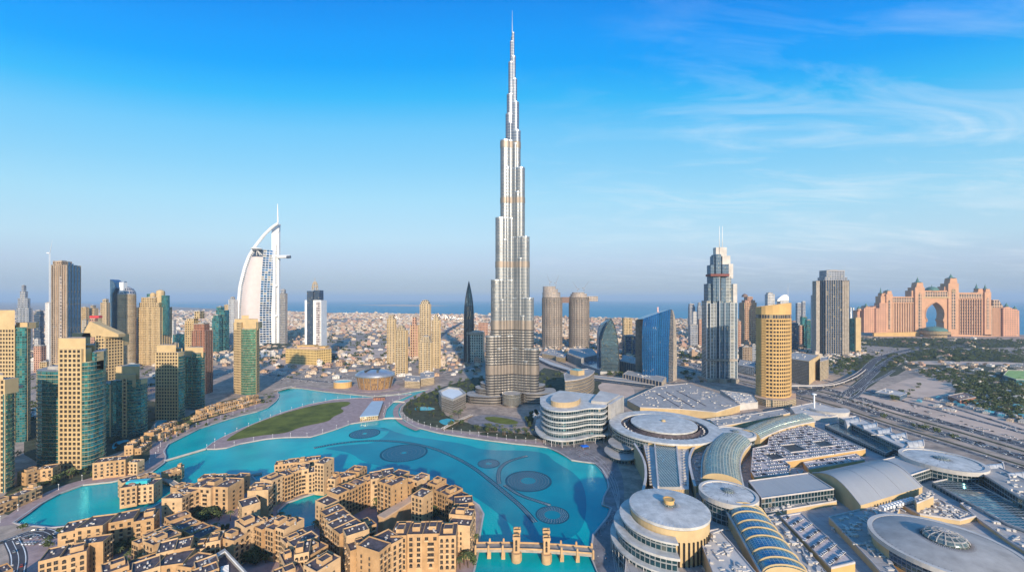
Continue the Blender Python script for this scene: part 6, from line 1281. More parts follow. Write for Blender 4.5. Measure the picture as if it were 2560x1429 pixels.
# curved parapet wings left and right of the spine
for lab, pts in (('curved cream wing wall left of the glazed concourse', [(1586, 1108), (1612, 1150), (1616, 1190), (1608, 1225)]), ('curved cream wing wall right of the glazed concourse', [(1752, 1100), (1730, 1122), (1722, 1150), (1730, 1190), (1738, 1215)])):
    P3 = smooth([G(*q, 26) for q in pts], 2, closed=False); t = thing('wing_wall', P3[len(P3)//2], lab, 'wall'); l, r_ = band(P3, 1.6); mb = MB(); mb.prism(ccw(l+r_[::-1]), 0, 26); mb.build('wall', M['slat'], t); l, r_ = band(P3, 2.6); mb = MB(); mb.prism(ccw(l+r_[::-1]), 26.01, 26.8); mb.build('coping', M['kerb'], t)
def deckb(label, pts, z, wall='cream', roof='deck', z0=0, par=1.0, kit=8, name='hall_block', seed=1, cat='building'):
    p = ccw([G(*q, z) for q in pts]); cx = sum(a for a, b in p)/len(p); cy = sum(b for a, b in p)/len(p); t = thing(name, (cx, cy), label, cat)
    mb = MB(); mb.prism(p, z0, z, 0, 1); mb.build('wall', [M[wall], M[roof]], t); mb = MB(); mb.ringw(inset(p, -.15), inset(p, .9), z-.5, z+par); mb.build('parapet', M['kerb'], t)
    if kit:
        rnd = random.Random(seed+int(cx)); mb = MB(); n = 0; tries = 0; x0, x1 = min(a for a, b in p), max(a for a, b in p); y0, y1 = min(b for a, b in p), max(b for a, b in p); ins = inset(p, 4)
        while n < kit*2 and tries < kit*50:
            x, y = rnd.uniform(x0, x1), rnd.uniform(y0, y1); tries += 1
            if inpoly(x, y, ins):
                n += 1
                if n % 4 == 0: mb.box(x, y, rnd.uniform(8, 18), .8, z+.3, z+1.1, rnd.choice((0, 25, 65, 90)))
                mb.box(x, y, rnd.uniform(1, 5), rnd.uniform(1, 3), z+.02, z+rnd.uniform(.6, 2.2), rnd.choice((0, 15, 60)))
        mb.build('rooftop_unit', M['roof_pale'], t)
    return t, p
deckb('broad low podium roof under the halls', [(1612, 1235), (1740, 1122), (1800, 1092), (1880, 1062), (2020, 1034), (2100, 1036), (2290, 1120), (2570, 1240), (2600, 1450), (1560, 1450), (1570, 1340)], 11, kit=60, name='podium')
# vaulted metal hall in the centre
def barrel(label, c4, z, h, wall='cream', roof='seam', n=14, m_=12):
    A, B, C, E = [G(*q, z) for q in c4]                       # back left, back right, front right, front left; arc runs back to front
    cx, cy = (A[0]+C[0])/2, (A[1]+C[1])/2; t = thing('barrel_roof_hall', (cx, cy), label, 'building'); mb, wl, ed = MB(), MB(), MB()
    def at(s, q): x = lerp(lerp(A[0], B[0], s), lerp(E[0], C[0], s), q); y = lerp(lerp(A[1], B[1], s), lerp(E[1], C[1], s), q); return (x, y, z+h*math.sin(math.pi*q))
    wdt = math.hypot(B[0]-A[0], B[1]-A[1]); ln = math.hypot(E[0]-A[0], E[1]-A[1])
    for j in range(n):
        mb.face([at(0, j/n), at(0, (j+1)/n), at(1, (j+1)/n), at(1, j/n)], [(0, ln*j/n), (0, ln*(j+1)/n), (wdt, ln*(j+1)/n), (wdt, ln*j/n)], 0, True)
    for s in (0, 1):
        wl.face([(*at(s, 0)[:2], 0)]+[at(s, j/n) for j in range(n+1)]+[(*at(s, 1)[:2], 0)]); tubes(ed, [(a, b, c+.3) for a, b, c in [at(s, j/n) for j in range(n+1)]], .7, 5)
    for q in (0, 1): a, b = at(0, q), at(1, q); wl.face([(a[0], a[1], 0), (b[0], b[1], 0), b, a], [(0, 0), (wdt, 0), (wdt, z), (0, z)])
    for s in (.33, .66): tubes(ed, [(a, b, c+.12) for a, b, c in [at(s, j/n) for j in range(n+1)]], .18, 4)
    mb.build('roof', M[roof], t); wl.build('wall', M[wall], t); ed.build('roof_edge', M['kerb'], t); return t
barrel('largest grey barrel roofed hall in the middle of the halls', [(2031, 1182), (2172, 1152), (2306, 1216), (2152, 1262)], 22, 11)
deckb('flat grey metal roofed wing left of the barrel roofed hall', [(1871, 1202), (2022, 1182), (2085, 1222), (1904, 1246)], 25, 'halls', 'seam', kit=0); deckb('flat grey metal roofed wing right of the barrel roofed hall', [(2172, 1158), (2270, 1134), (2332, 1170), (2252, 1196)], 24, 'halls', 'seam', kit=0)
deckb('cream terrace below the left metal roofed wing', [(1904, 1262), (2080, 1235), (2092, 1252), (1915, 1282)], 15, 'cream', kit=14)
# roof car parks
t, pk1 = deckb('large rooftop car park full of pale cars with three dark light wells', [(1925, 1080), (2012, 1060), (2164, 1122), (1962, 1154), (1976, 1164), (1972, 1186), (1886, 1192), (1877, 1178), (1882, 1121), (1919, 1112)], 20, 'gold_wall', 'park_floor', kit=0, name='car_park_building')
t.name = 'car_park'; holes = []
for q in ([(1950, 1114), (1987, 1110), (2019, 1126), (1977, 1131)], [(2030, 1105), (2060, 1101), (2088, 1114), (2052, 1118)], [(1908, 1135), (1939, 1133), (1963, 1146), (1932, 1151)]):
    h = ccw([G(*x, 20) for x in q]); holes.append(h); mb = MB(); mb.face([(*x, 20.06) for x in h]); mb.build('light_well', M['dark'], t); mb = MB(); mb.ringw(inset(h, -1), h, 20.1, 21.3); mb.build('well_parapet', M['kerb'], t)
t, pk2 = deckb('lower strip of rooftop parking in front of the large car park', [(2008, 1156), (2140, 1134), (2162, 1148), (2022, 1172)], 17, 'gold_wall', 'park_floor', kit=0, name='car_park')
t, pk3 = deckb('sloping rooftop car park with rows of white cars by the blue vault', [(1950, 1290), (2002, 1282), (2138, 1406), (2078, 1420)], 19, 'gold_wall', 'park_floor', kit=0, name='car_park')
def park(poly, z, a, sx, sy, fill, avoid=()):
    rnd = random.Random(int(z*9+sx)); c, s = math.cos(R(a)), math.sin(R(a)); cx = sum(x for x, y in poly)/len(poly); cy = sum(y for x, y in poly)/len(poly); ins = inset(poly, 2.5); Rm = max(math.hypot(x-cx, y-cy) for x, y in poly)
    u = -Rm
    while u < Rm:
        v = -Rm
        while v < Rm:
            x, y = cx+u*c-v*s, cy+u*s+v*c
            if rnd.random() < fill and inpoly(x, y, ins) and not any(inpoly(x, y, h) for h in avoid): CARS.append((x, y, z, R(a+90)+rnd.choice((0, math.pi)), 'park'))
            v += sy
        u += sx
park(pk1, 20.05, 12, 3.3, 8.4, .78, holes); park(pk2, 17.05, 12, 3.4, 10, .7); park(pk3, 19.05, -58, 8.0, 3.1, .85)
# long glazed concourse toward the highway
t, p = deckb('long glazed hall with a flat pale roof running beside the highway', [(2098, 1044), (2140, 1040), (2282, 1104), (2262, 1122)], 26, 'halls', 'roof_pale', kit=6); deckb('low louvred roof in front of the long glazed hall', [(2062, 1062), (2092, 1056), (2240, 1122), (2215, 1132)], 17, 'halls', 'halls', kit=0)
deckb('near glazed hall with a dark glass side at the right edge', [(2430, 1168), (2480, 1160), (2600, 1215), (2600, 1262), (2545, 1240)], 26, 'halls', 'roof_grey', kit=8); deckb('dark low louvred deck beside the near glazed hall', [(2330, 1205), (2400, 1190), (2600, 1290), (2600, 1340), (2520, 1310)], 16, 'halls', 'halls', kit=0)
for i, (a, b, c_, lab) in enumerate(((2128, 1052, 20, 'white curved roof canopy farthest along the highway side'), (2172, 1065, 20, 'white curved roof canopy second from the far end'), (2208, 1078, 19, 'white curved roof canopy third from the far end'), (2243, 1090, 22, 'wide white curved roof canopy fourth from the far end'), (2285, 1108, 23, 'white curved roof canopy nearest the spoked disc hall'), (2478, 1168, 30, 'white curved roof canopy right of the spoked disc hall'), (2542, 1188, 30, 'white curved roof canopy cut by the right edge'))):
    z = 24; t = barrel(lab, [(a-c_, b-3), (a+c_*.9, b-9), (a+c_*1.1, b+7), (a-c_*.5, b+12)], z, 4, 'roof_pale', 'disc'); t.name = 'curved_canopy'; t['category'] = 'roof canopy'; t['group'] = 'white curved canopies along the highway side'
deckb('pale angular entrance roofs at the far corner of the halls', [(1975, 1018), (2040, 1005), (2120, 1030), (2075, 1042), (1990, 1036)], 20, 'roof_pale', 'roof_pale', kit=5)
t = thing('fan_roof_pavilion', (*G(2068, 1022, 22), 0), 'swept pale fan shaped roof pavilion near the highway', 'pavilion'); c = G(2068, 1022, 22); mb = MB(); mb.prism(circ(*c, 26, 24, a0=180, a1=360), 0, 24, 0, top=circ(*c, 32, 24, a0=180, a1=360)); mb.build('roof', M['roof_pale'], t); mb = MB(); mb.tube((c[0]-16, c[1]+10, 0), (c[0]-16, c[1]+10, 48), 1.6, 1.2, 10); mb.dome(c[0]-16, c[1]+10, 4, 46, 2, n=12); mb.build('mast', M['white'], t)
# right hand deck around the largest rotunda
deckb('wide service roof wrapping the largest round hall on its left', [(2072, 1292), (2155, 1272), (2250, 1262), (2230, 1330), (2215, 1390), (2260, 1450), (2220, 1450), (2180, 1405)], 17, 'cream', 'deck', kit=34); deckb('service roof behind the largest round hall with plant gear', [(2255, 1262), (2345, 1247), (2440, 1290), (2400, 1300), (2300, 1285)], 15, 'cream', kit=26)
deckb('grey deck with a planted bay right of the largest round hall', [(2400, 1258), (2480, 1242), (2600, 1300), (2600, 1400), (2520, 1350), (2450, 1300)], 14, 'cream', kit=18); deckb('white plant house at the corner of the barrel roofed hall', [(2286, 1243), (2330, 1226), (2334, 1240), (2292, 1258)], 24, 'cream', 'roof_pale', kit=4)
t = thing('cooling_tower_row', (*G(2240, 1262, 18), 0), 'row of white cooling fans on the service roof', 'cooling units')
for i in range(11): c = G(2206+i*7.5, 1270-i*2.1, 18); mb = MB(); mb.box(*c, 2.4, 5, 17.1, 20, 12); mb.prism(circ(*c, 1, 10), 20, 20.6); mb.build('cooling_unit', M['white'], t)
deckb('cream block with slatted wall and pale roof left of the blue vault', [(1742, 1332), (1796, 1322), (1830, 1360), (1905, 1450), (1790, 1450)], 25, 'slat', 'roof_pale', kit=14); deckb('narrow roof strip between the blue vault and the sloping car park', [(1915, 1290), (1938, 1284), (2075, 1440), (2030, 1440)], 17, 'halls', 'roof_grey', kit=16)
deckb('low deck between the small disc hall and the car park strip', [(1885, 1205), (1872, 1196), (1990, 1196), (2010, 1176), (1985, 1170), (1880, 1196)], 13, kit=6)
deckb('curved deck left of the long glass vault', [(1738, 1118), (1775, 1098), (1762, 1150), (1765, 1210), (1735, 1212), (1724, 1150)], 19, 'cream', 'deck', kit=18)
deckb('long curved gallery roof behind the small far disc', [(1775, 1050), (1850, 1040), (1960, 1022), (1975, 1032), (1880, 1052), (1795, 1066)], 20, 'cream', 'roof_grey', kit=8)
# roofs behind the north rotunda
deckb('broad pale car park roof with long dark slots behind the ring roofed hall', [(1568, 1000), (1640, 966), (1720, 958), (1800, 985), (1850, 1012), (1790, 1030), (1700, 1022), (1600, 1018)], 13, 'cream', 'deck', kit=40)
mb = MB()
for k_, (a, b) in enumerate((((1640, 982), (1705, 1020)), ((1665, 978), (1735, 1018)), ((1690, 975), (1765, 1014)))): l, r_ = band([G(*a, 13.1), G(*b, 13.1)], 3.4); mb.face([(*q, 13.12) for q in ccw(l+r_[::-1])])
bpy_t = [o for o in bpy.data.objects if o.get('label', '').startswith('broad pale car park roof')][0]; mb.build('roof_slot', M['roof_dark'], bpy_t)
patch('sand_yard', [(1490, 965), (1510, 955), (1580, 960), (1590, 990), (1560, 1010), (1500, 1015), (1515, 990)], 'sand', .2, 2)
deckb('low white shed roofs right of the slotted car park roof', [(1800, 975), (1880, 985), (1895, 1005), (1850, 1010)], 12, 'roof_pale', 'roof_pale', kit=20); deckb('cream low block left of the golden hotel podium', [(1765, 1048), (1900, 1030), (1905, 1044), (1790, 1062)], 14, 'cream', 'roof_pale', kit=12)
deckb('long walkway roof curving past the blue sail block', [(1485, 938), (1600, 950), (1680, 962), (1680, 967), (1595, 957), (1485, 944)], 9, 'f_navy', 'roof_grey', kit=0, name='covered_walkway'); deckb('covered walkway curving behind the tallest tower', [(1345, 890), (1380, 905), (1432, 922), (1428, 927), (1375, 911), (1343, 896)], 9, 'f_navy', 'roof_pale', kit=0, name='covered_walkway')
# hotel with wavy balconies
front = smooth([P(1350, 690), P(1350, 640), P(1366, 612), P(1400, 600), P(1440, 606), P(1475, 622), P(1510, 618), P(1520, 640)], 2, closed=False); back = [P(1548, 690), P(1400, 740)]
t = thing('wavy_hotel', (P(1440, 640)), 'pale hotel with wavy stacked balcony bands and a slatted drum on its roof', 'hotel'); poly = ccw(front+back)
mb = MB(); mb.prism(inset(poly, 2.5), 0, 50, 0, 1); mb.build('glass_wall', [M['halls'], M['roof_pale']], t)
for i in range(6): o = inset(poly, 0 if i else -9); mb = MB(); z = 9+8.2*i; mb.prism(o, z, z+1.9, 0, 0, bottom=True); mb.build('balcony_band', M['disc'], t)
mb = MB(); mb.prism(smooth([P(1372, 640), P(1390, 622), P(1425, 620), P(1452, 640), P(1450, 680), P(1390, 690)], 2), 50.1, 60, 0, 1); mb.build('roof_drum', [M['slat'], M['roof_pale']], t)
mb = MB(); mb.prism(ccw([P(1478, 648), P(1518, 640), P(1550, 690), P(1500, 720)]), 50.2, 56, 0, 1); mb.prism(ccw([P(1520, 636), P(1528, 634), P(1560, 690), P(1549, 694)]), 0, 54, 0, 1); mb.build('side_block', [M['roof_grey'], M['roof_pale']], t)
mb = MB()
for q in front[2::3]: mb.tube((q[0]*.985, q[1]*.985, 0), (q[0]*.985, q[1]*.985, 9), .5, n=6)
mb.build('column', M['kerb'], t)
for lab, px, py, z, rp in (('upper curved canopy terrace left of the ring roofed hall', 1556, 1108, 14, 34), ('lower curved canopy terrace above the waterfront plaza', 1552, 1130, 7, 40)):
    t, c, r = rot_thing(lab, px, py, z, rp, 'canopy_terrace'); mb = MB(); mb.prism(circ(*c, r, 32, r*1.3), z, z+1.3, bottom=True); mb.build('canopy', M['roof_grey'], t); mb = MB(); mb.prism(circ(*c, r*.82, 32, r*1.1), 0, z, cap=False); mb.build('glass_wall', M['halls'], t)
# curved office slab and low office near the tallest tower
poly = ccw(smooth([P(1413, 853), P(1440, 862), P(1465, 890), P(1482, 935), P(1486, 972)], 2, closed=False)+[P(1470, 1000), P(1425, 985), P(1411, 930)]); t = thing('curved_office_slab', P(1450, 920), 'curved office slab with horizontal bands and a roof box beside the tallest tower', 'office building')
mb = MB(); mb.prism(poly, 0, 46, 0, 1); mb.build('wall', [M['f_slats'], M['roof_grey']], t)
mb = MB(); slabs(mb, poly, 2, 45, 7, .7, .9); mb.build('floor_band', M['cream'], t); mb = MB(); mb.ringw(inset(poly, -1.4), inset(poly, 1), 45.6, 47.2); mb.build('cornice', M['kerb'], t)
mb = MB(); mb.prism(ccw([P(1425, 930), P(1446, 910), P(1461, 925), P(1440, 950)]), 46, 57, 0, 1); mb.build('roof_box', [M['cream'], M['pool']], t)
poly = ccw([G(1097, 1012), G(1104, 1026), G(1132, 1037), G(1165, 1019), G(1150, 1004), G(1120, 1000)]); t = thing('low_office', G(1130, 1020), 'low glass office with pale floor bands and sunken white roof near the lake garden', 'office building')
mb = MB(); mb.prism(poly, 0, 27, 0, 1); mb.build('wall', [M['f_slats'], M['white']], t); mb = MB(); slabs(mb, poly, 1, 26, 5, .6, .8); mb.ringw(inset(poly, -1), inset(poly, 4), 26.5, 30); mb.build('floor_band', M['roof_grey'], t)
# pavilion hall with the pale roof on the park island
p = [(930, 1046), (960, 1043), (962, 1008), (935, 1006), (900, 1042)]
t = thing('market_hall', G(932, 1030), 'long hall with a pale blue white roof on the park island', 'hall'); q = ccw([G(899, 1041, 9), G(946, 1037, 9), G(958, 1002, 9), G(930, 1002, 9)]); mb = MB(); mb.prism(inset(q, 2), 0, 8, 0, 1); mb.build('wall', [M['f_cream'], M['roof_grey']], t); mb = MB(); mb.prism(q, 8.01, 9.2, 0, bottom=True); mb.build('roof', flat('pale_blue_roof', (.42, .50, .56), .6, var=.04), t)
mb = MB(); c = G(948, 999); mb.box(*c, 24, 10, 0, 6, 10, 0, 1); mb.build('red_annex', [M['f_red'], M['roof_brown']], t)
block('cream low villa block right of the opera house, near half', [(1012, 968), (1050, 970), (1052, 955), (1014, 952)], 16, 'f_cream2'); block('cream low villa block right of the opera house, far half', [(1052, 965), (1086, 960), (1086, 945), (1050, 948)], 18, 'f_cream2')
# fountains set in the lake
def fountain(label, px, py, rpx, inner, n=5, group='dark ring fountains in the lake'):
    c = G(px, py, -1.4); r = rpx*D(py, -1.4)/F; t = thing('ring_fountain', (*c, -1.4), label, 'fountain', group)
    mb = MB(); mb.ringw(circ(*c, r, 48), circ(*c, r*.92, 48), -1.7, -1.15); 
    mb.build('outer_ring', M['ringm'], t); mb = MB(); mb.ringw(circ(*c, r*.9, 48), circ(*c, r*inner, 48), -1.7, -1.28); mb.build('mosaic_floor', M['mosaic'], t)
    mb = MB()
    for j in range(n):
        rr = r*lerp(inner+.04, .88, j/(n-1)); m = int(rr*1.6)+8
        for i in range(m): a = 2*math.pi*i/m; mb.box(c[0]+rr*math.cos(a), c[1]+rr*math.sin(a), .4, .4, -1.28, -.9)
    tag(mb.build('nozzles', M['steel'], t), kind='stuff')
m, nt2, b = newmat('mosaic'); g_ = N('ShaderNodeNewGeometry', nt2); vo = N('ShaderNodeTexVoronoi', nt2); vo.inputs['Scale'].default_value = .9; L(g_.outputs['Position'], vo.inputs['Vector'], nt2)
L(ramp(vo.outputs['Distance'], [(.08, (.05, .28, .34)), (.3, (.0, .12, .19)), (.8, (.0, .085, .145))], nt2), b.inputs['Base Color'], nt2); b.inputs['Roughness'].default_value = .35; M['mosaic'] = m; b.inputs['Specular IOR Level'].default_value = .12
M['ringm'] = flat('dark_blue_ring', (.0, .07, .12), .6, var=.2, scale=.4)
fountain('largest ring fountain nearest the courtyard blocks', 1010, 1131, 58, .12); fountain('ring fountain right of the curved spine, wide', 1321, 1201, 58, .32); fountain('ring fountain with the widest open centre, nearest the bridge', 1381, 1286, 42, .48, 4)
fountain('small flat ring fountain on the left of the curved spine', 1222, 1158, 28, .3, 4); fountain('faint ring fountain farthest away beside the park island', 912, 1083, 37, .15)
t = thing('fountain_spine', (*G(1200, 1150, -1.4), -1.4), 'long dark curved fountain spine across the lake with two side branches', 'fountain')
for pl_, w_ in (([(785, 1119), (840, 1108), (915, 1100), (1000, 1102), (1075, 1116), (1130, 1138), (1180, 1165), (1220, 1195), (1262, 1230), (1300, 1262), (1322, 1285), (1338, 1304)], 5.5), ([(1262, 1212), (1300, 1238), (1345, 1252), (1375, 1262)], 4.5), ([(1248, 1208), (1245, 1185), (1252, 1165), (1275, 1150), (1318, 1139)], 5)):
    pts = smooth([G(*q, -1.2) for q in pl_], 3, closed=False); l, r_ = band(pts, w_); mb = MB(); mb.prism(ccw(l+r_[::-1]), -1.7, -1.22); mb.build('spine_channel', M['mosaic'], t)
    mb = MB()
    for q in (l, r_):
        for i in range(len(q)-1): mb.tube((*q[i], -1.15), (*q[i+1], -1.15), .3, n=4)
    mb.build('spine_edge', M['ringm'], t)
    mb = MB()
    for i in range(0, len(pts)-1):
        n_ = max(1, int(math.hypot(pts[i+1][0]-pts[i][0], pts[i+1][1]-pts[i][1])/3))
        for k_ in range(n_):
            for off in (-1, 1): s = k_/n_; x, y = lerp(l[i][0], r_[i][0], .5+off*.22)+(pts[i+1][0]-pts[i][0])*s, lerp(l[i][1], r_[i][1], .5+off*.22)+(pts[i+1][1]-pts[i][1])*s; mb.box(x, y, .5, .5, -1.22, -.8)
    tag(mb.build('nozzles', M['steel'], t), kind='stuff')
# ================================================================= GREENERY, HOUSES, TRAFFIC, PEOPLE
def tree_proto(kind, seed):
    rnd = random.Random(seed); tr, cr = MB(), MB()
    if kind == 'palm':
        tr.tube((0, 0, 0), (.3, 0, 7.5), .32, .2, 6)
        for i in range(13):
            a = 2*math.pi*i/13+rnd.uniform(-.2, .2); up = rnd.uniform(.3, 1.3); p0 = Vector((.3, 0, 7.4)); prev = None
            for j in range(4):
                s = j/3; c = p0+Vector((math.cos(a)*3.4*s, math.sin(a)*3.4*s, up*math.sin(s*2.4)*1.3-1.9*s*s)); w_ = .55*(1-abs(s-.4)); n = Vector((-math.sin(a), math.cos(a), 0))
                cur = (c-n*w_-Vector((0, 0, .25)), c, c+n*w_-Vector((0, 0, .25)))
                if prev: cr.face([prev[0], prev[1], cur[1], cur[0]]); cr.face([prev[1], prev[2], cur[2], cur[1]])
                prev = cur
        return tr, cr
    hgt = {'round': 4.2, 'tall': 6.0, 'bush': 1.6}[kind]; rx = {'round': 3.6, 'tall': 2.9, 'bush': 2.2}[kind]
    tr.tube((0, 0, 0), (.1, .1, hgt), .3, .16, 6)
    for i in range(3): a = 2.1*i; tr.tube((.1, .1, hgt*.6), (math.cos(a)*rx*.5, math.sin(a)*rx*.5, hgt+.8), .14, .06, 4)
    lobes = [(rnd.uniform(-.5, .5)*rx, rnd.uniform(-.5, .5)*rx, hgt+rnd.uniform(-.6, 1.6), rx*rnd.uniform(.45, .7)) for _ in range(6)]
    for _ in range(150):
        lx, ly, lz, lr = rnd.choice(lobes); v = Vector((rnd.gauss(0, 1), rnd.gauss(0, 1), rnd.gauss(0, .8))).normalized()*lr*rnd.uniform(.65, 1.08); c = Vector((lx, ly, lz))+v
        n = (v.normalized()+Vector((rnd.gauss(0, .4), rnd.gauss(0, .4), rnd.gauss(0, .4)))).normalized(); u = n.orthogonal().normalized(); w_ = n.cross(u); s = rnd.uniform(.45, .95)
        cr.face([c+u*s+w_*s*.3, c+w_*s, c-u*s*.8, c-w_*s*.9])
    return tr, cr
PROT = {}
for kd, sds in (('round', (1, 2, 3)), ('tall', (4, 5)), ('palm', (6, 7)), ('bush', (8,))):
    for s in sds: PROT[(kd, s)] = tree_proto(kd, s)
TREES = []                                                   # (x, y, z, kind, scale, label, group)
def scatter(px, n, kinds, lab, z=0, lo=.8, hi=1.3, seed=0):
    rnd = random.Random(seed+n); p = [G(*q, z) for q in px]; x0, x1 = min(a for a, b in p), max(a for a, b in p); y0, y1 = min(b for a, b in p), max(b for a, b in p); k = t_ = 0
    while k < n and t_ < n*60:
        t_ += 1; x, y = rnd.uniform(x0, x1), rnd.uniform(y0, y1)
        if inpoly(x, y, p) and not hit(x, y, 1.5): TREES.append((x, y, z, rnd.choice(kinds), rnd.uniform(lo, hi), lab)); k += 1
BB = []
for o in list(sc.objects):
    if o.parent is None and o.get('category') and o.get('category') not in ('fountain', 'bridge', 'cooling units'):
        xs, ys = [], []
        for ch in [o]+list(o.children):
            if ch.type == 'MESH' and ch.name.split('.')[0] not in ('window', 'parapet', 'rooftop_unit'):
                oo = ch.location+(o.location if ch is not o else Vector()); bb = ch.bound_box
                xs += [bb[0][0]+oo.x, bb[6][0]+oo.x]; ys += [bb[0][1]+oo.y, bb[6][1]+oo.y]
        if xs and max(xs)-min(xs) < 1200: BB.append((min(xs), max(xs), min(ys), max(ys), o.name.split('.')[0]))
old = [b for b in BB if b[4] in ('apartment_block', 'row_house', 'podium', 'residential_tower')]
# blocks have irregular plans: use their wall faces instead of a box
WALLP = []
for o in list(sc.objects):
    if o.type == 'MESH' and o.parent is not None and o.name.startswith('wall') and o.parent.name.split('.')[0] in ('apartment_block', 'row_house', 'arched_house', 'island_house'):
        me = o.data; L0 = o.parent.location
        for f in me.polygons:
            if len(f.vertices) == 4 and f.normal.z > .9 and f.center.z > 4: WALLP.append((f.center.x+L0.x, f.center.y+L0.y))
SOLID = [b for b in BB if b[4] not in ('apartment_block', 'row_house', 'arched_house', 'island_house')]
def hit(x, y, m=3, water_ok=False):
    if 260 < y < 1100:
        if inpoly(x, y, lake) and not inpoly(x, y, isl): return True
        for a, b in WALLP:
            if abs(a-x) < 7.5 and abs(b-y) < 7.5: return True
    for a, b, c, d_, _ in SOLID:
        if a-m < x < b+m and c-m < y < d_+m: return True
    return False
RD = []
for pts, wd, ln_, cc, z in ROADS:
    for a, b in zip(pts, pts[1:]): RD.append((a[0], a[1], b[0], b[1], wd/2))
def onroad(x, y, m=6):
    for ax, ay, bx_, by, h in RD:
        if min(ay, by)-60 > y or max(ay, by)+60 < y: continue
        dx_, dy_ = bx_-ax, by-ay; q = max(0, min(1, ((x-ax)*dx_+(y-ay)*dy_)/(dx_*dx_+dy_*dy_+1e-9))); 
        if math.hypot(ax+dx_*q-x, ay+dy_*q-y) < h+m: return True
    return False
gb = [([(1010, 1012), (1040, 992), (1085, 972), (1120, 958), (1215, 942), (1215, 965), (1160, 985), (1095, 985), (1092, 1020), (1110, 1040), (1080, 1045), (1020, 1038)], 80, ('round', 'tall'), 'round green tree in the lakeside garden left of the tallest tower'),
      ([(1130, 1040), (1165, 1035), (1170, 1070), (1150, 1078), (1120, 1070)], 8, ('palm', 'round'), 'tree beside the reflecting pool'),
      ([(1345, 915), (1410, 920), (1412, 985), (1350, 985)], 24, ('round', 'tall'), 'green tree between the tallest tower and the curved office slab'),
      ([(1195, 1072), (1290, 1076), (1350, 1086), (1350, 1094), (1280, 1092), (1190, 1080)], 26, ('palm', 'round'), 'palm or low tree in the bed above the north promenade'),
      ([(1310, 1050), (1345, 1030), (1352, 1055), (1325, 1070)], 14, ('round',), 'dark tree beside the wavy hotel'),
      ([(60, 1000), (130, 990), (135, 1150), (20, 1180), (60, 1100)], 26, ('round', 'tall'), 'dark tree between the left edge towers'),
      ([(250, 1085), (390, 1010), (395, 1050), (330, 1090), (300, 1125), (250, 1130)], 22, ('round', 'bush'), 'tree around the garden pool below the teal glass tower'),
      ([(10, 1265), (110, 1205), (200, 1180), (330, 1170), (340, 1178), (200, 1192), (90, 1240), (20, 1280)], 24, ('palm', 'bush', 'round'), 'small tree along the lagoon promenade'),
      ([(400, 1070), (500, 1035), (620, 1005), (680, 990), (690, 998), (600, 1024), (500, 1060), (430, 1085)], 24, ('palm', 'bush'), 'palm along the canal promenade'),
      ([(50, 1320), (130, 1318), (140, 1335), (60, 1345)], 7, ('round',), 'tree at the tip of the lagoon'),
      ([(455, 1250), (520, 1262), (560, 1300), (500, 1310), (450, 1280)], 22, ('round',), 'tree in the garden below the loggia building'),
      ([(920, 1265), (985, 1225), (1010, 1240), (960, 1290)], 22, ('round', 'palm'), 'tree in the left garden of the largest courtyard block'), ([(985, 1310), (1060, 1262), (1110, 1270), (1090, 1305)], 26, ('round', 'palm'), 'tree in the right garden of the largest courtyard block'),
      ([(595, 1375), (650, 1350), (690, 1370), (660, 1410), (610, 1410)], 20, ('round',), 'tree in the small garden above the L shaped block'), ([(240, 1375), (350, 1350), (355, 1365), (250, 1400)], 18, ('round', 'bush'), 'tree between the arched blocks at the bottom left'),
      ([(1140, 1375), (1190, 1340), (1185, 1420), (1110, 1425)], 7, ('round', 'palm'), 'tree at the left end of the arched bridge'), ([(835, 1360), (870, 1340), (880, 1400), (840, 1410)], 6, ('round',), 'tree beside the stone footbridge'),
      ([(1550, 1300), (1560, 1230), (1580, 1230), (1570, 1300)], 5, ('palm',), 'palm on the waterfront plaza')]
for i, (p, n, k, lb) in enumerate(gb): scatter(p, n, k, lb, seed=i, lo=.9, hi=1.5)
rg = [([(2060, 905), (2240, 882), (2270, 868), (2560, 880), (2560, 905), (2290, 900), (2200, 935), (2140, 985), (2110, 975)], 900), ([(2230, 945), (2330, 925), (2560, 940), (2560, 1060), (2400, 1010), (2380, 960), (2280, 935)], 520), ([(2150, 845), (2560, 852), (2560, 872), (2150, 866)], 500), ([(1690, 880), (1765, 893), (1765, 905), (1690, 890)], 60), ([(2230, 1000), (2290, 960), (2300, 970), (2240, 1010)], 20),
      ([(2110, 1005), (2060, 990), (2200, 1035), (2560, 1145), (2560, 1152), (2200, 1045)], 60), ([(640, 905), (1210, 886), (1210, 935), (700, 950)], 90), ([(80, 900), (400, 880), (520, 900), (520, 960), (80, 1000)], 90), ([(1480, 905), (1560, 925), (1560, 945), (1490, 940)], 30), ([(1700, 930), (1770, 940), (1765, 960), (1700, 955)], 20), ([(1990, 900), (2030, 905), (2140, 900), (2100, 945), (2060, 950)], 80)]
for i, (p, n) in enumerate(rg): scatter(p, n, ('round', 'tall', 'round'), 'mid sized tree in the green belt beyond the highway', seed=50+i, lo=1.0, hi=1.9)
TREES = [q for q in TREES if not onroad(q[0], q[1], 2)]
scatter([(100, 1330), (860, 1240), (860, 1420), (100, 1425)], 60, ('round', 'palm', 'bush'), 'small tree in the lanes between the sand coloured blocks', seed=77)
scatter([(395, 1120), (420, 1100), (690, 1000), (690, 985), (500, 1045), (400, 1095)], 30, ('palm', 'bush'), 'palm along the canal promenade', seed=78)
TREES.sort(key=lambda q: q[0]**2+q[1]**2-q[4]*1000)
mesh_cache = {}
rnd = random.Random(99)
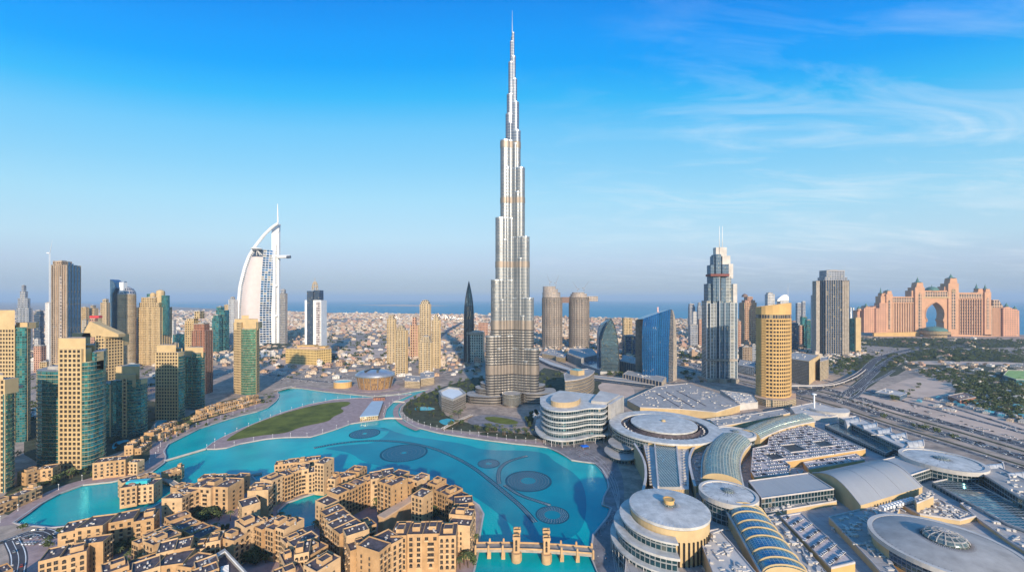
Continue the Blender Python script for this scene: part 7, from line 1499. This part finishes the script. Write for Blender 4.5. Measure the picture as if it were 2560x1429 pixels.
def inst_tree(q):
    x, y, z, kd, s, lb = q; var = rnd.choice([k for k in PROT if k[0] == kd]); palm = kd == 'palm'
    if var not in mesh_cache:
        t_, c_ = PROT[var]; a = t_.build('trunk', M['trunk']); b = c_.build('crown', M['palm' if palm else 'leaf']); mesh_cache[var] = (a.data, b.data); bpy.data.objects.remove(a); bpy.data.objects.remove(b)
    nm = {'palm': 'palm_tree', 'bush': 'bush'}.get(kd, 'tree')
    t = thing(nm, (x, y, z), lb.replace('round green tree', 'green tree'), 'palm' if palm else ('bush' if kd == 'bush' else 'tree'), 'trees: '+lb); t.rotation_euler = (0, 0, rnd.uniform(0, 6)); t.scale = (s, s, s)
    for nm_, me in (('trunk', mesh_cache[var][0]), ('crown', mesh_cache[var][1])): o = bpy.data.objects.new(nm_, me); sc.collection.objects.link(o); o.parent = t
for q in TREES[:295]: inst_tree(q)
mb = MB()
for x, y, z, kd, s, lb in TREES[295:]:
    t_, c_ = PROT[rnd.choice([k for k in PROT if k[0] == kd])]; a = rnd.uniform(0, 6); c, sn = math.cos(a)*s, math.sin(a)*s
    for f in c_.f[::2]: mb.face([(x+c_.v[j][0]*c*1.15-c_.v[j][1]*sn*1.15, y+c_.v[j][0]*sn*1.15+c_.v[j][1]*c*1.15, c_.v[j][2]*s*.9-1) for j in f])
tag(mb.build('woodland', M['leaf']), 'mass of green trees filling the belt beyond the highway and the towers', 'woodland', kind='stuff')
# flower tree
t = thing('flowering_tree', (*G(169, 1192), 0), 'pink flowering tree on the lagoon promenade', 'tree')
a_, c_ = tree_proto('round', 33); a_.build('trunk', M['trunk'], None).parent = t; o = c_.build('crown', flat('pink_blossom', (.5, .06, .2), .8, var=.3, scale=.5), None); o.parent = t
# ---------------------------------------------------------------- houses
HOUSES = []
rnd = random.Random(5)
land = [(-1800, YM), (1900, YM), (2500, YM), (4600, 2480)]+coast+[G(0, 754.5), G(-400, 754.5), (-5200, 2500), (-2600, YM)]
def addh(x, y, sx, sy, h, rot, c): HOUSES.append((x, y, sx, sy, h, rot, c))
d = 1330.0
while d < 7800:
    sp_ = 22+d/105
    x = -1.32*d
    while x < 1.32*d:
        px = CX+x/d*F
        xx, yy_ = x+rnd.uniform(-.3, .3)*sp_, d+rnd.uniform(-.35, .35)*sp_
        dens = .95 if d > 1800 else .75
        if px > 2130 and d > 2250: dens = 0
        if 640 < px < 1210 and 1330 < d < 1800: dens = .45
        if px > 2130 and d < 2250: dens = .12
        if 1020 < px < 1250 and 1900 < d < 2400: dens *= .9
        gn = math.sin(xx*.0031+yy_*.0017)+math.sin(xx*.0012-yy_*.0026+2)
        if gn > 1.25: dens *= .25
        if rnd.random() < dens and inpoly(xx, yy_, land) and not hit(xx, yy_, 8) and not onroad(xx, yy_, 10):
            s = sp_*rnd.uniform(.38, .72); addh(xx, yy_, s, s*rnd.uniform(.6, 1.1), rnd.choice((6, 7, 8, 8, 9, 11, 14)) if rnd.random() < .95 else rnd.uniform(18, 34), rnd.choice((20, 20, 24, 110, -8)), rnd.choice('cccttrw'))
        x += sp_
    d += sp_*1.05
def area_houses(px, n, lo, hi, hmax, cols, rot):
    p = poly_px(px); x0, x1 = min(a for a, b in p), max(a for a, b in p); y0, y1 = min(b for a, b in p), max(b for a, b in p); k = t_ = 0; got = []
    while k < n and t_ < n*50:
        t_ += 1; x, y = rnd.uniform(x0, x1), rnd.uniform(y0, y1)
        if inpoly(x, y, p) and not hit(x, y, 6) and not onroad(x, y, 8) and all(abs(x-a)+abs(y-b) > hi*1.1 for a, b in got):
            got.append((x, y)); addh(x, y, rnd.uniform(lo, hi), rnd.uniform(lo, hi)*.7, rnd.uniform(4, hmax), rot+rnd.choice((0, 90, 0, 4)), rnd.choice(cols)); k += 1
area_houses([(2390, 935), (2560, 945), (2560, 1060), (2380, 1005)], 60, 8, 20, 7, 'wwwcb', 30); area_houses([(2230, 900), (2560, 915), (2560, 940), (2250, 930)], 46, 10, 24, 9, 'wcct', 20); area_houses([(2290, 1000), (2400, 985), (2560, 1030), (2560, 1065), (2420, 1020), (2340, 1030)], 34, 8, 18, 6, 'wwbc', 30)
area_houses([(640, 905), (1200, 890), (1200, 935), (1020, 948), (640, 945)], 110, 8, 26, 10, 'cwtt', 12); area_houses([(80, 880), (390, 880), (520, 900), (520, 935), (80, 960)], 55, 12, 34, 16, 'cwwg', 8); area_houses([(380, 900), (600, 880), (640, 930), (400, 960)], 40, 12, 28, 12, 'cwt', 8); area_houses([(1345, 865), (1480, 872), (1500, 900), (1345, 900)], 30, 12, 26, 12, 'wcc', 15); area_houses([(1690, 855), (1765, 868), (1765, 888), (1690, 876)], 26, 14, 26, 9, 'tcw', 15)
area_houses([(1990, 885), (2140, 872), (2200, 880), (2060, 905)], 22, 12, 26, 9, 'wcc', 10)
HOUSES.sort(key=lambda q: q[0]**2+q[1]**2)
HM = {'c': M['f_villa'], 'w': facade('white_villa_wall', (.68, .62, .56), (.09, .08, .08), 4.5, 3.6, .35, .4, gm=.2, pc=0), 't': facade('tan_villa_wall', (.50, .33, .21), (.07, .06, .05), 4.5, 3.6, .35, .4, gm=.2, pc=0), 'r': facade('reddish_villa_wall', (.50, .30, .22), (.07, .05, .05), 4.5, 3.6, .35, .4, gm=.2, pc=0), 'b': flat('blue_shed_wall', (.12, .25, .34), .6), 'g': flat('grey_shed_wall', (.40, .40, .40), .7)}
HR = {'c': M['tan_roof'], 'w': M['roof_pale'], 't': M['roof_brown'], 'r': M['tan_roof'], 'b': M['pool'], 'g': M['roof_grey']}
WORD = {'c': 'cream', 'w': 'white', 't': 'tan', 'r': 'reddish', 'b': 'blue roofed', 'g': 'grey'}
hp = {}
for c in HM:
    for v in range(2):
        a, b = MB(), MB(); a.box(0, 0, 1, 1, 0, .72); a.box(-.12+.2*v, .1, .5, .55, .721, 1.0); b.box(0, 0, 1.04, 1.04, .7, .735); b.ringw(rect(0, 0, 1.04, 1.04), rect(0, 0, .96, .96), .735, .78); b.box(-.12+.2*v, .1, .54, .6, 1.0, 1.03)
        b.box(.3, -.3, .12, .14, .74, .86)
        for lst in (a, b): lst.uv = [(u*16, v_*9) for u, v_ in lst.uv]
        a.box(.0, -.53, .3, .08, .0, .3)
        o1, o2 = a.build('wall', HM[c]), b.build('roof', HR[c]); hp[(c, v)] = (o1.data, o2.data); bpy.data.objects.remove(o1); bpy.data.objects.remove(o2)
for x, y, sx, sy, h, rot, c in HOUSES[:295]:
    far_ = y > 1500; where = ('beyond the golden hotel' if x > 900 and far_ else 'right of the highway' if x > 500 else 'below the twin towers' if x > 0 else 'left of the tallest tower' if x > -700 else 'behind the left towers')
    t = thing('house', (x, y), 'low flat roofed '+WORD[c]+' house '+where, 'house', WORD[c]+' houses '+where); t.rotation_euler = (0, 0, R(rot)); t.scale = (sx, sy, h)
    for nm_, me in zip(('wall', 'roof'), hp[(c, int(x) % 2)]): o = bpy.data.objects.new(nm_, me); sc.collection.objects.link(o); o.parent = t
keys = list(HM); mb = MB(); mats = [HM[k_] for k_ in keys]+[HR[k_] for k_ in keys]
for x, y, sx, sy, h, rot, c in HOUSES[295:]:
    i = keys.index(c); mb.prism(rect(x, y, sx, sy, rot), 0, h*.75, i, i+6); mb.prism(rect(x-sx*.1, y+sy*.08, sx*.5, sy*.5, rot), h*.75, h, i, i+6)
tag(mb.build('city_quarter', mats), 'dense low city of small cream and white houses reaching to the coast', 'city', kind='stuff')
mb = MB()
for _ in range(3600):
    dd_ = 1400*math.exp(rnd.random()*1.5); x = rnd.uniform(-1.3, 1.3)*dd_
    if CX+x/dd_*F > 2140 and dd_ > 2250: continue
    if hit(x, dd_, 3) or onroad(x, dd_, 3) or not inpoly(x, dd_, land): continue
    r_ = rnd.uniform(3, 8)*(1+dd_/6000); 
    for k_ in range(5):
        c = Vector((x+rnd.gauss(0, r_*.7), dd_+rnd.gauss(0, r_*.7), rnd.uniform(2, 7))); s = r_*rnd.uniform(.3, .6); mb.face([c+Vector((s, 0, -2)), c+Vector((0, s, 1)), c+Vector((-s, 0, -1)), c+Vector((0, -s, 2))]); mb.face([c+Vector((s, 0, -4)), c+Vector((.3*s, -.3*s, 3)), c+Vector((-s, 0, -4))])
tag(mb.build('far_trees', M['leaf']), 'scattered dark greenery between the far off low houses', 'greenery', kind='stuff')
M['lime'] = flat('lime_roof', (.30, .42, .12), .7)
block('green yellow roofed sports hall at the far right edge', [(2508, 948), (2540, 960), (2620, 962), (2620, 938), (2520, 935)], 12, 'f_teal', roof='lime', kit=False)
block('blue glass showroom on the sand lot beside the highway', [(2188, 990), (2250, 1000), (2268, 992), (2215, 980)], 9, 'f_blue', roof='roof_pale'); block('low brown walled compound at the right of the sand lot', [(2370, 1000), (2400, 1012), (2440, 1004), (2410, 992)], 10, 'f_red', roof='roof_brown')
# ---------------------------------------------------------------- flyover
for lab, px, z, wd in (('curved white edged flyover past the office block', [(1905, 968), (1975, 963), (2040, 964), (2095, 958), (2140, 938), (2160, 922)], 8, 9),):
    P3 = smooth([G(*q, z) for q in px], 3, closed=False); t = thing('flyover', P3[len(P3)//2], lab, 'flyover'); l, r_ = band(P3, wd); mb = MB(); mb.prism(ccw(l+r_[::-1]), z-1.4, z, bottom=True); mb.build('deck', M['asphalt'], t)
    for q, w2 in ((l, 0), (r_, 0)): a, b = band(q, .8); mb = MB(); mb.prism(ccw(a+b[::-1]), z-1.2, z+1.1, bottom=True); mb.build('parapet', M['kerb'], t)
    for i in range(2, len(P3), 4): mb = MB(); mb.tube((*P3[i], 0), (*P3[i], z-1.3), .8, 1.4, 8); mb.build('pier', M['kerb'], t)
# ---------------------------------------------------------------- cars
def car_mb():
    mb = MB(); prof = [(-2.25, .35), (-2.25, .85), (-1.9, .98), (-1.35, 1.0), (-.75, 1.45), (.75, 1.48), (1.45, 1.02), (2.1, .92), (2.25, .7), (2.25, .35)]; w_ = .88
    for a, b in zip(prof, prof[1:]+prof[:1]):
        g_ = (a[1] > .99 and b[1] > .99 and abs(a[1]-b[1]) > .3); k0, k1 = (w_ if a[1] < 1.1 else w_*.8), (w_ if b[1] < 1.1 else w_*.8)
        mb.face([(a[0], -k0, a[1]), (a[0], k0, a[1]), (b[0], k1, b[1]), (b[0], -k1, b[1])], None, 1 if g_ else 0)
    for s in (-1, 1):
        low_ = [p for p in prof if p[1] < 1.1]; mb.face([(x, s*w_, z) for x, z in (low_ if s < 0 else low_[::-1])]); gl_ = [(-1.35, 1.0), (-.75, 1.45), (.75, 1.48), (1.45, 1.02)]; mb.face([(x, s*(w_ if z < 1.1 else w_*.8), z) for x, z in (gl_ if s > 0 else gl_[::-1])], None, 1)
        for x in (-1.4, 1.4): mb.tube((x, s*.72, .34), (x, s*.92, .34), .34, n=8, m=1)
    return mb
CM = {'white': flat('white_car_paint', (.72, .70, .68), .3, var=.02), 'silver': flat('silver_car_paint', (.42, .43, .45), .3, .5, var=.02), 'dark': flat('dark_car_paint', (.04, .04, .05), .3, var=.02), 'red': flat('red_car_paint', (.32, .04, .03), .3, var=.02)}
base = car_mb(); cmesh = {}
for k_ in CM: o = base.build('car', [CM[k_], M['pane']]); cmesh[k_] = o.data; bpy.data.objects.remove(o)
rnd = random.Random(12)
for pts, wd, ln_, cc, z in ROADS:
    cc = int(cc*1.7)
    for _ in range(cc):
        i = rnd.randrange(len(pts)-1); a, b = pts[i], pts[i+1]
        if b[1] > 1700 or a[1] > 1700: i = rnd.randrange(max(1, len(pts)//2)); a, b = pts[i], pts[i+1]
        s = rnd.random(); an = math.atan2(b[1]-a[1], b[0]-a[0]); lane = rnd.randrange(ln_); o_ = -wd/2+1.2+(wd-2.4)*(lane+.5)/ln_
        x, y = lerp(a[0], b[0], s)-math.sin(an)*o_, lerp(a[1], b[1], s)+math.cos(an)*o_
        if abs(x/y) < 1.35: CARS.append((x, y, z, an, 'road'))
for pz, n, lab in (([(640, 930), (860, 922), (900, 950), (700, 960)], 150, 'lot'), ([(2060, 985), (2180, 1010), (2150, 1000), (2230, 1030), (2200, 1034)], 40, 'lot'), ([(1340, 905), (1400, 925), (1400, 935), (1340, 925)], 30, 'lot'), ([(60, 1340), (120, 1330), (150, 1350), (110, 1370), (60, 1365)], 22, 'lot'), ([(2160, 872), (2500, 878), (2500, 884), (2160, 880)], 120, 'lot'), ([(2260, 1000), (2330, 1030), (2560, 1100), (2560, 1106), (2280, 1020)], 30, 'lot')):
    p = poly_px(pz); x0, x1 = min(a for a, b in p), max(a for a, b in p); y0, y1 = min(b for a, b in p), max(b for a, b in p)
    for _ in range(n*8):
        x, y = round(rnd.uniform(x0, x1)/3.2)*3.2, round(rnd.uniform(y0, y1)/9)*9
        if n > 0 and inpoly(x, y, p) and not hit(x, y, 1) and not onroad(x, y, 0): CARS.append((x, y, .3, R(90), 'lot')); n -= 1
seen = set(); cs = []
for c in sorted(CARS, key=lambda q: q[0]**2+q[1]**2):
    k_ = (round(c[0]/2.6), round(c[1]/2.6))
    if k_ in seen: continue
    seen.add(k_); cs.append(c)
CWORD = {'white': 'white', 'silver': 'silver', 'dark': 'black', 'red': 'red'}
for i, (x, y, z, an, wh) in enumerate(cs[:300]):
    k_ = rnd.choice(('white', 'white', 'white', 'silver', 'silver', 'dark', 'red') if wh != 'park' else ('white', 'white', 'white', 'silver', 'white', 'dark'))
    o = bpy.data.objects.new('car', cmesh[k_]); sc.collection.objects.link(o); o.location = (x, y, z+.02); o.rotation_euler = (0, 0, an)
    w_ = {'road': 'driving on the road', 'park': 'parked on a rooftop car park of the halls', 'lot': 'parked on open ground'}[wh]; tag(o, CWORD[k_]+' car '+w_, 'car', CWORD[k_]+' cars '+w_)
mb = MB(); kk = list(CM)
for x, y, z, an, wh in cs[300:]:
    k_ = kk.index(rnd.choice(('white', 'white', 'white', 'silver', 'dark'))); c, s = math.cos(an), math.sin(an)
    for f, m_ in zip(base.f, base.m): mb.face([(x+base.v[j][0]*c-base.v[j][1]*s, y+base.v[j][0]*s+base.v[j][1]*c, z+.02+base.v[j][2]) for j in f], None, 4 if m_ else k_)
tag(mb.build('far_traffic', [CM[k_] for k_ in kk]+[M['pane']]), 'many small cars parked and driving in the distance', 'cars', kind='stuff')
# ---------------------------------------------------------------- street lamps
def lamp(x, y, z, h, lab, grp, arms=1, col='white'):
    key = (h, arms, col)
    if key not in mesh_cache:
        a, b = MB(), MB(); a.tube((0, 0, 0), (0, 0, h), .16, .09, 6); a.prism(circ(0, 0, .35, 8), 0, .5)
        for s in ((-1, 1) if arms == 2 else ((0,) if arms == 0 else (1,))):
            if s: a.tube((0, 0, h-.1), (s*1.6, 0, h+.3), .07, n=5); b.box(s*1.9, 0, 1.1, .45, h+.2, h+.42)
            else: b.dome(0, 0, .55, h+.25, .5, n=8, k=3); b.prism(circ(0, 0, .5, 8), h-.2, h+.25)
        o1, o2 = a.build('post', M['steel' if col == 'steel' else 'white']), b.build('lamp_head', M['white']); mesh_cache[key] = (o1.data, o2.data); bpy.data.objects.remove(o1); bpy.data.objects.remove(o2)
    t = thing('street_lamp', (x, y, z), lab, 'street lamp', grp)
    for nm_, me in zip(('post', 'lamp_head'), mesh_cache[key]): o = bpy.data.objects.new(nm_, me); sc.collection.objects.link(o); o.parent = t
def lamps_along(pts, sp_, h, lab, grp, arms, side=0, rail=False, z=.05, col='white'):
    acc = 0
    for a, b in zip(pts, pts[1:]):
        l = math.hypot(b[0]-a[0], b[1]-a[1]); 
        while acc < l:
            s = acc/l; x, y = lerp(a[0], b[0], s)-(b[1]-a[1])/l*side, lerp(a[1], b[1], s)+(b[0]-a[0])/l*side
            if abs(x/y) < 1.33 and y < 1500: lamp(x, y, z, h, lab, grp, arms, col)
            acc += sp_
        acc -= l
lamps_along(inset(isl+[isl[0]], 2.5), 26, 5, 'short white lamp on the edge of the park island', 'white lamps round the park island', 0)
lamps_along([G(*q) for q in [(1005, 1040), (1022, 1053), (1100, 1075), (1200, 1089), (1290, 1101), (1350, 1108), (1400, 1118)]], 16, 6, 'slim white lamp on the north promenade', 'lamps on the north promenade', 0)
lamps_along([G(*q) for q in [(0, 1305), (90, 1246), (205, 1200), (345, 1174), (385, 1150), (405, 1108), (500, 1062), (640, 1020)]], 24, 6, 'slim lamp on the left bank promenade', 'lamps on the left bank promenade', 0)
lamps_along(smooth([G(*p) for p in shift(HW, -6, -1)], 2, closed=False), 48, 15, 'tall two armed lamp in the highway median', 'tall highway lamps', 2, col='steel')
# ---------------------------------------------------------------- people on the promenades
sv = [(0, 0, .95), (0, 0, 1.2), (0, 0, 1.43), (0, 0, 1.52), (0, 0, 1.66), (-.1, 0, .9), (-.12, .05, .5), (-.12, .02, .06), (-.12, -.1, .03), (.1, 0, .9), (.12, -.1, .5), (.12, .08, .06), (.12, -.03, .03), (-.2, 0, 1.4), (-.27, .02, 1.12), (-.28, -.08, .88), (.2, 0, 1.4), (.27, -.02, 1.12), (.28, -.1, .88)]
se = [(0, 1), (1, 2), (2, 3), (3, 4), (0, 5), (5, 6), (6, 7), (7, 8), (0, 9), (9, 10), (10, 11), (11, 12), (2, 13), (13, 14), (14, 15), (2, 16), (16, 17), (17, 18)]
sr = [.15, .14, .15, .06, .105, .1, .065, .045, .04, .1, .065, .045, .04, .06, .045, .035, .06, .045, .035]
me = bpy.data.meshes.new('person'); me.from_pydata(sv, se, []); po = bpy.data.objects.new('person', me); sc.collection.objects.link(po); md = po.modifiers.new('s', 'SKIN'); 
for v, r_ in zip(me.skin_vertices[0].data, sr): v.radius = (r_, r_*.8)
me.skin_vertices[0].data[0].use_root = True; po.modifiers.new('d', 'SUBSURF').levels = 1
dg = bpy.context.evaluated_depsgraph_get(); body = bpy.data.meshes.new_from_object(po.evaluated_get(dg)); bpy.data.objects.remove(po)
skin = flat('skin', (.35, .2, .13), .7); trs = flat('dark_trousers', (.04, .045, .07), .9); pm = {}
for nm_, c in (('white', (.7, .68, .65)), ('dark', (.03, .03, .04)), ('blue', (.08, .14, .3)), ('red', (.35, .05, .04))):
    b2 = body.copy(); b2.materials.clear()
    for m_ in (trs, flat(nm_+'_shirt', c, .9), skin): b2.materials.append(m_)
    for f in b2.polygons: f.material_index = 2 if f.center.z > 1.5 else (1 if f.center.z > .92 else 0)
    pm[nm_] = b2
rnd = random.Random(31)
for poly_, n, lab in (([(1372, 1112), (1400, 1122), (1432, 1143), (1490, 1151), (1480, 1130), (1420, 1108)], 75, 'on the waterfront plaza near the wavy hotel'), ([(1490, 1160), (1515, 1175), (1528, 1215), (1515, 1240), (1545, 1240), (1545, 1180), (1505, 1150)], 45, 'walking on the plaza beside the lake'), ([(1532, 1272), (1525, 1292), (1490, 1338), (1500, 1345), (1545, 1290)], 60, 'standing at the lakeside rail near the bridge'), ([(1485, 1360), (1500, 1340), (1545, 1380), (1535, 1425), (1500, 1425)], 18, 'walking at the right end of the bridge')):
    p = poly_px(poly_); x0, x1 = min(a for a, b in p), max(a for a, b in p); y0, y1 = min(b for a, b in p), max(b for a, b in p)
    while n > 0:
        x, y = rnd.uniform(x0, x1), rnd.uniform(y0, y1)
        if not inpoly(x, y, p) or inpoly(x, y, lake): continue
        k_ = rnd.choice(list(pm)); o = bpy.data.objects.new('person', pm[k_]); sc.collection.objects.link(o); o.location = (x, y, .1); o.rotation_euler = (0, 0, rnd.uniform(0, 6)); tag(o, 'person in a '+k_+' shirt '+lab, 'person', 'people in '+k_+' shirts '+lab); n -= 1
t = thing('tent', (*G(1462, 1119), 0), 'bright blue tent on the waterfront plaza', 'tent'); c = G(1462, 1119); mb = MB(); mb.prism(rect(*c, 11, 9, 20), 3, 4, top=rect(*c, 7, 5, 20), bottom=True); mb.build('canopy', flat('blue_canvas', (.01, .14, .6), .7), t); mb = MB()
for q in rect(*c, 10.4, 8.4, 20): mb.tube((*q, 0), (*q, 3), .12, n=5)
mb.build('pole', M['white'], t)
# ---------------------------------------------------------------- sub-parts hang from the part they belong to
SUB = {'roof_light': 'roof_disc', 'roof_seam': 'roof_disc', 'eye_ribs': 'roof_disc', 'hub_lantern': 'roof_disc', 'arch_rib': 'vault', 'gutter': 'vault', 'roof_edge': 'roof', 'wall_slot': 'wall', 'well_parapet': 'light_well', 'restaurant_window': 'cantilever_restaurant', 'counterweight': 'jib',
       'roof_split': 'roof', 'raking_column': 'wall', 'disc_emblem': 'tower_shaft', 'arch_moulding': 'arch_block', 'dome_drum': 'bridge_suite', 'central_dome': 'bridge_suite', 'lobby_dome': 'lobby_rotunda', 'wing_pilaster': 'wing', 'facade_rib': 'glass_front', 'tier_rim': 'middle_cladding', 'nozzles': 'mosaic_floor', 'spine_edge': 'spine_channel'}
for o in list(sc.objects):
    if o.parent is None or o.parent.parent is not None: continue
    k_ = o.name.split('.')[0]
    if k_ in SUB:
        sib = [c for c in o.parent.children if c.name.split('.')[0] == SUB[k_] and c is not o]
        if sib: o.parent = sib[0]
# ---------------------------------------------------------------- air
mb = MB(); mb.prism([(-99000, -400), (99000, -400), (99000, 99000), (-99000, 99000)], -5, 856, bottom=True)
hz = mb.build('haze', M['white']); tag(hz, kind='stuff')
m = bpy.data.materials.new('haze_air'); m.use_nodes = True; m.node_tree.nodes.clear()
pv = N('ShaderNodeVolumePrincipled', m.node_tree); pv.inputs['Color'].default_value = (.62, .80, 1, 1); pv.inputs['Density'].default_value = 4.4e-5; pv.inputs['Anisotropy'].default_value = 0.0
mo = N('ShaderNodeOutputMaterial', m.node_tree); L(pv.outputs[0], mo.inputs['Volume'], m.node_tree); hz.data.materials[0] = m
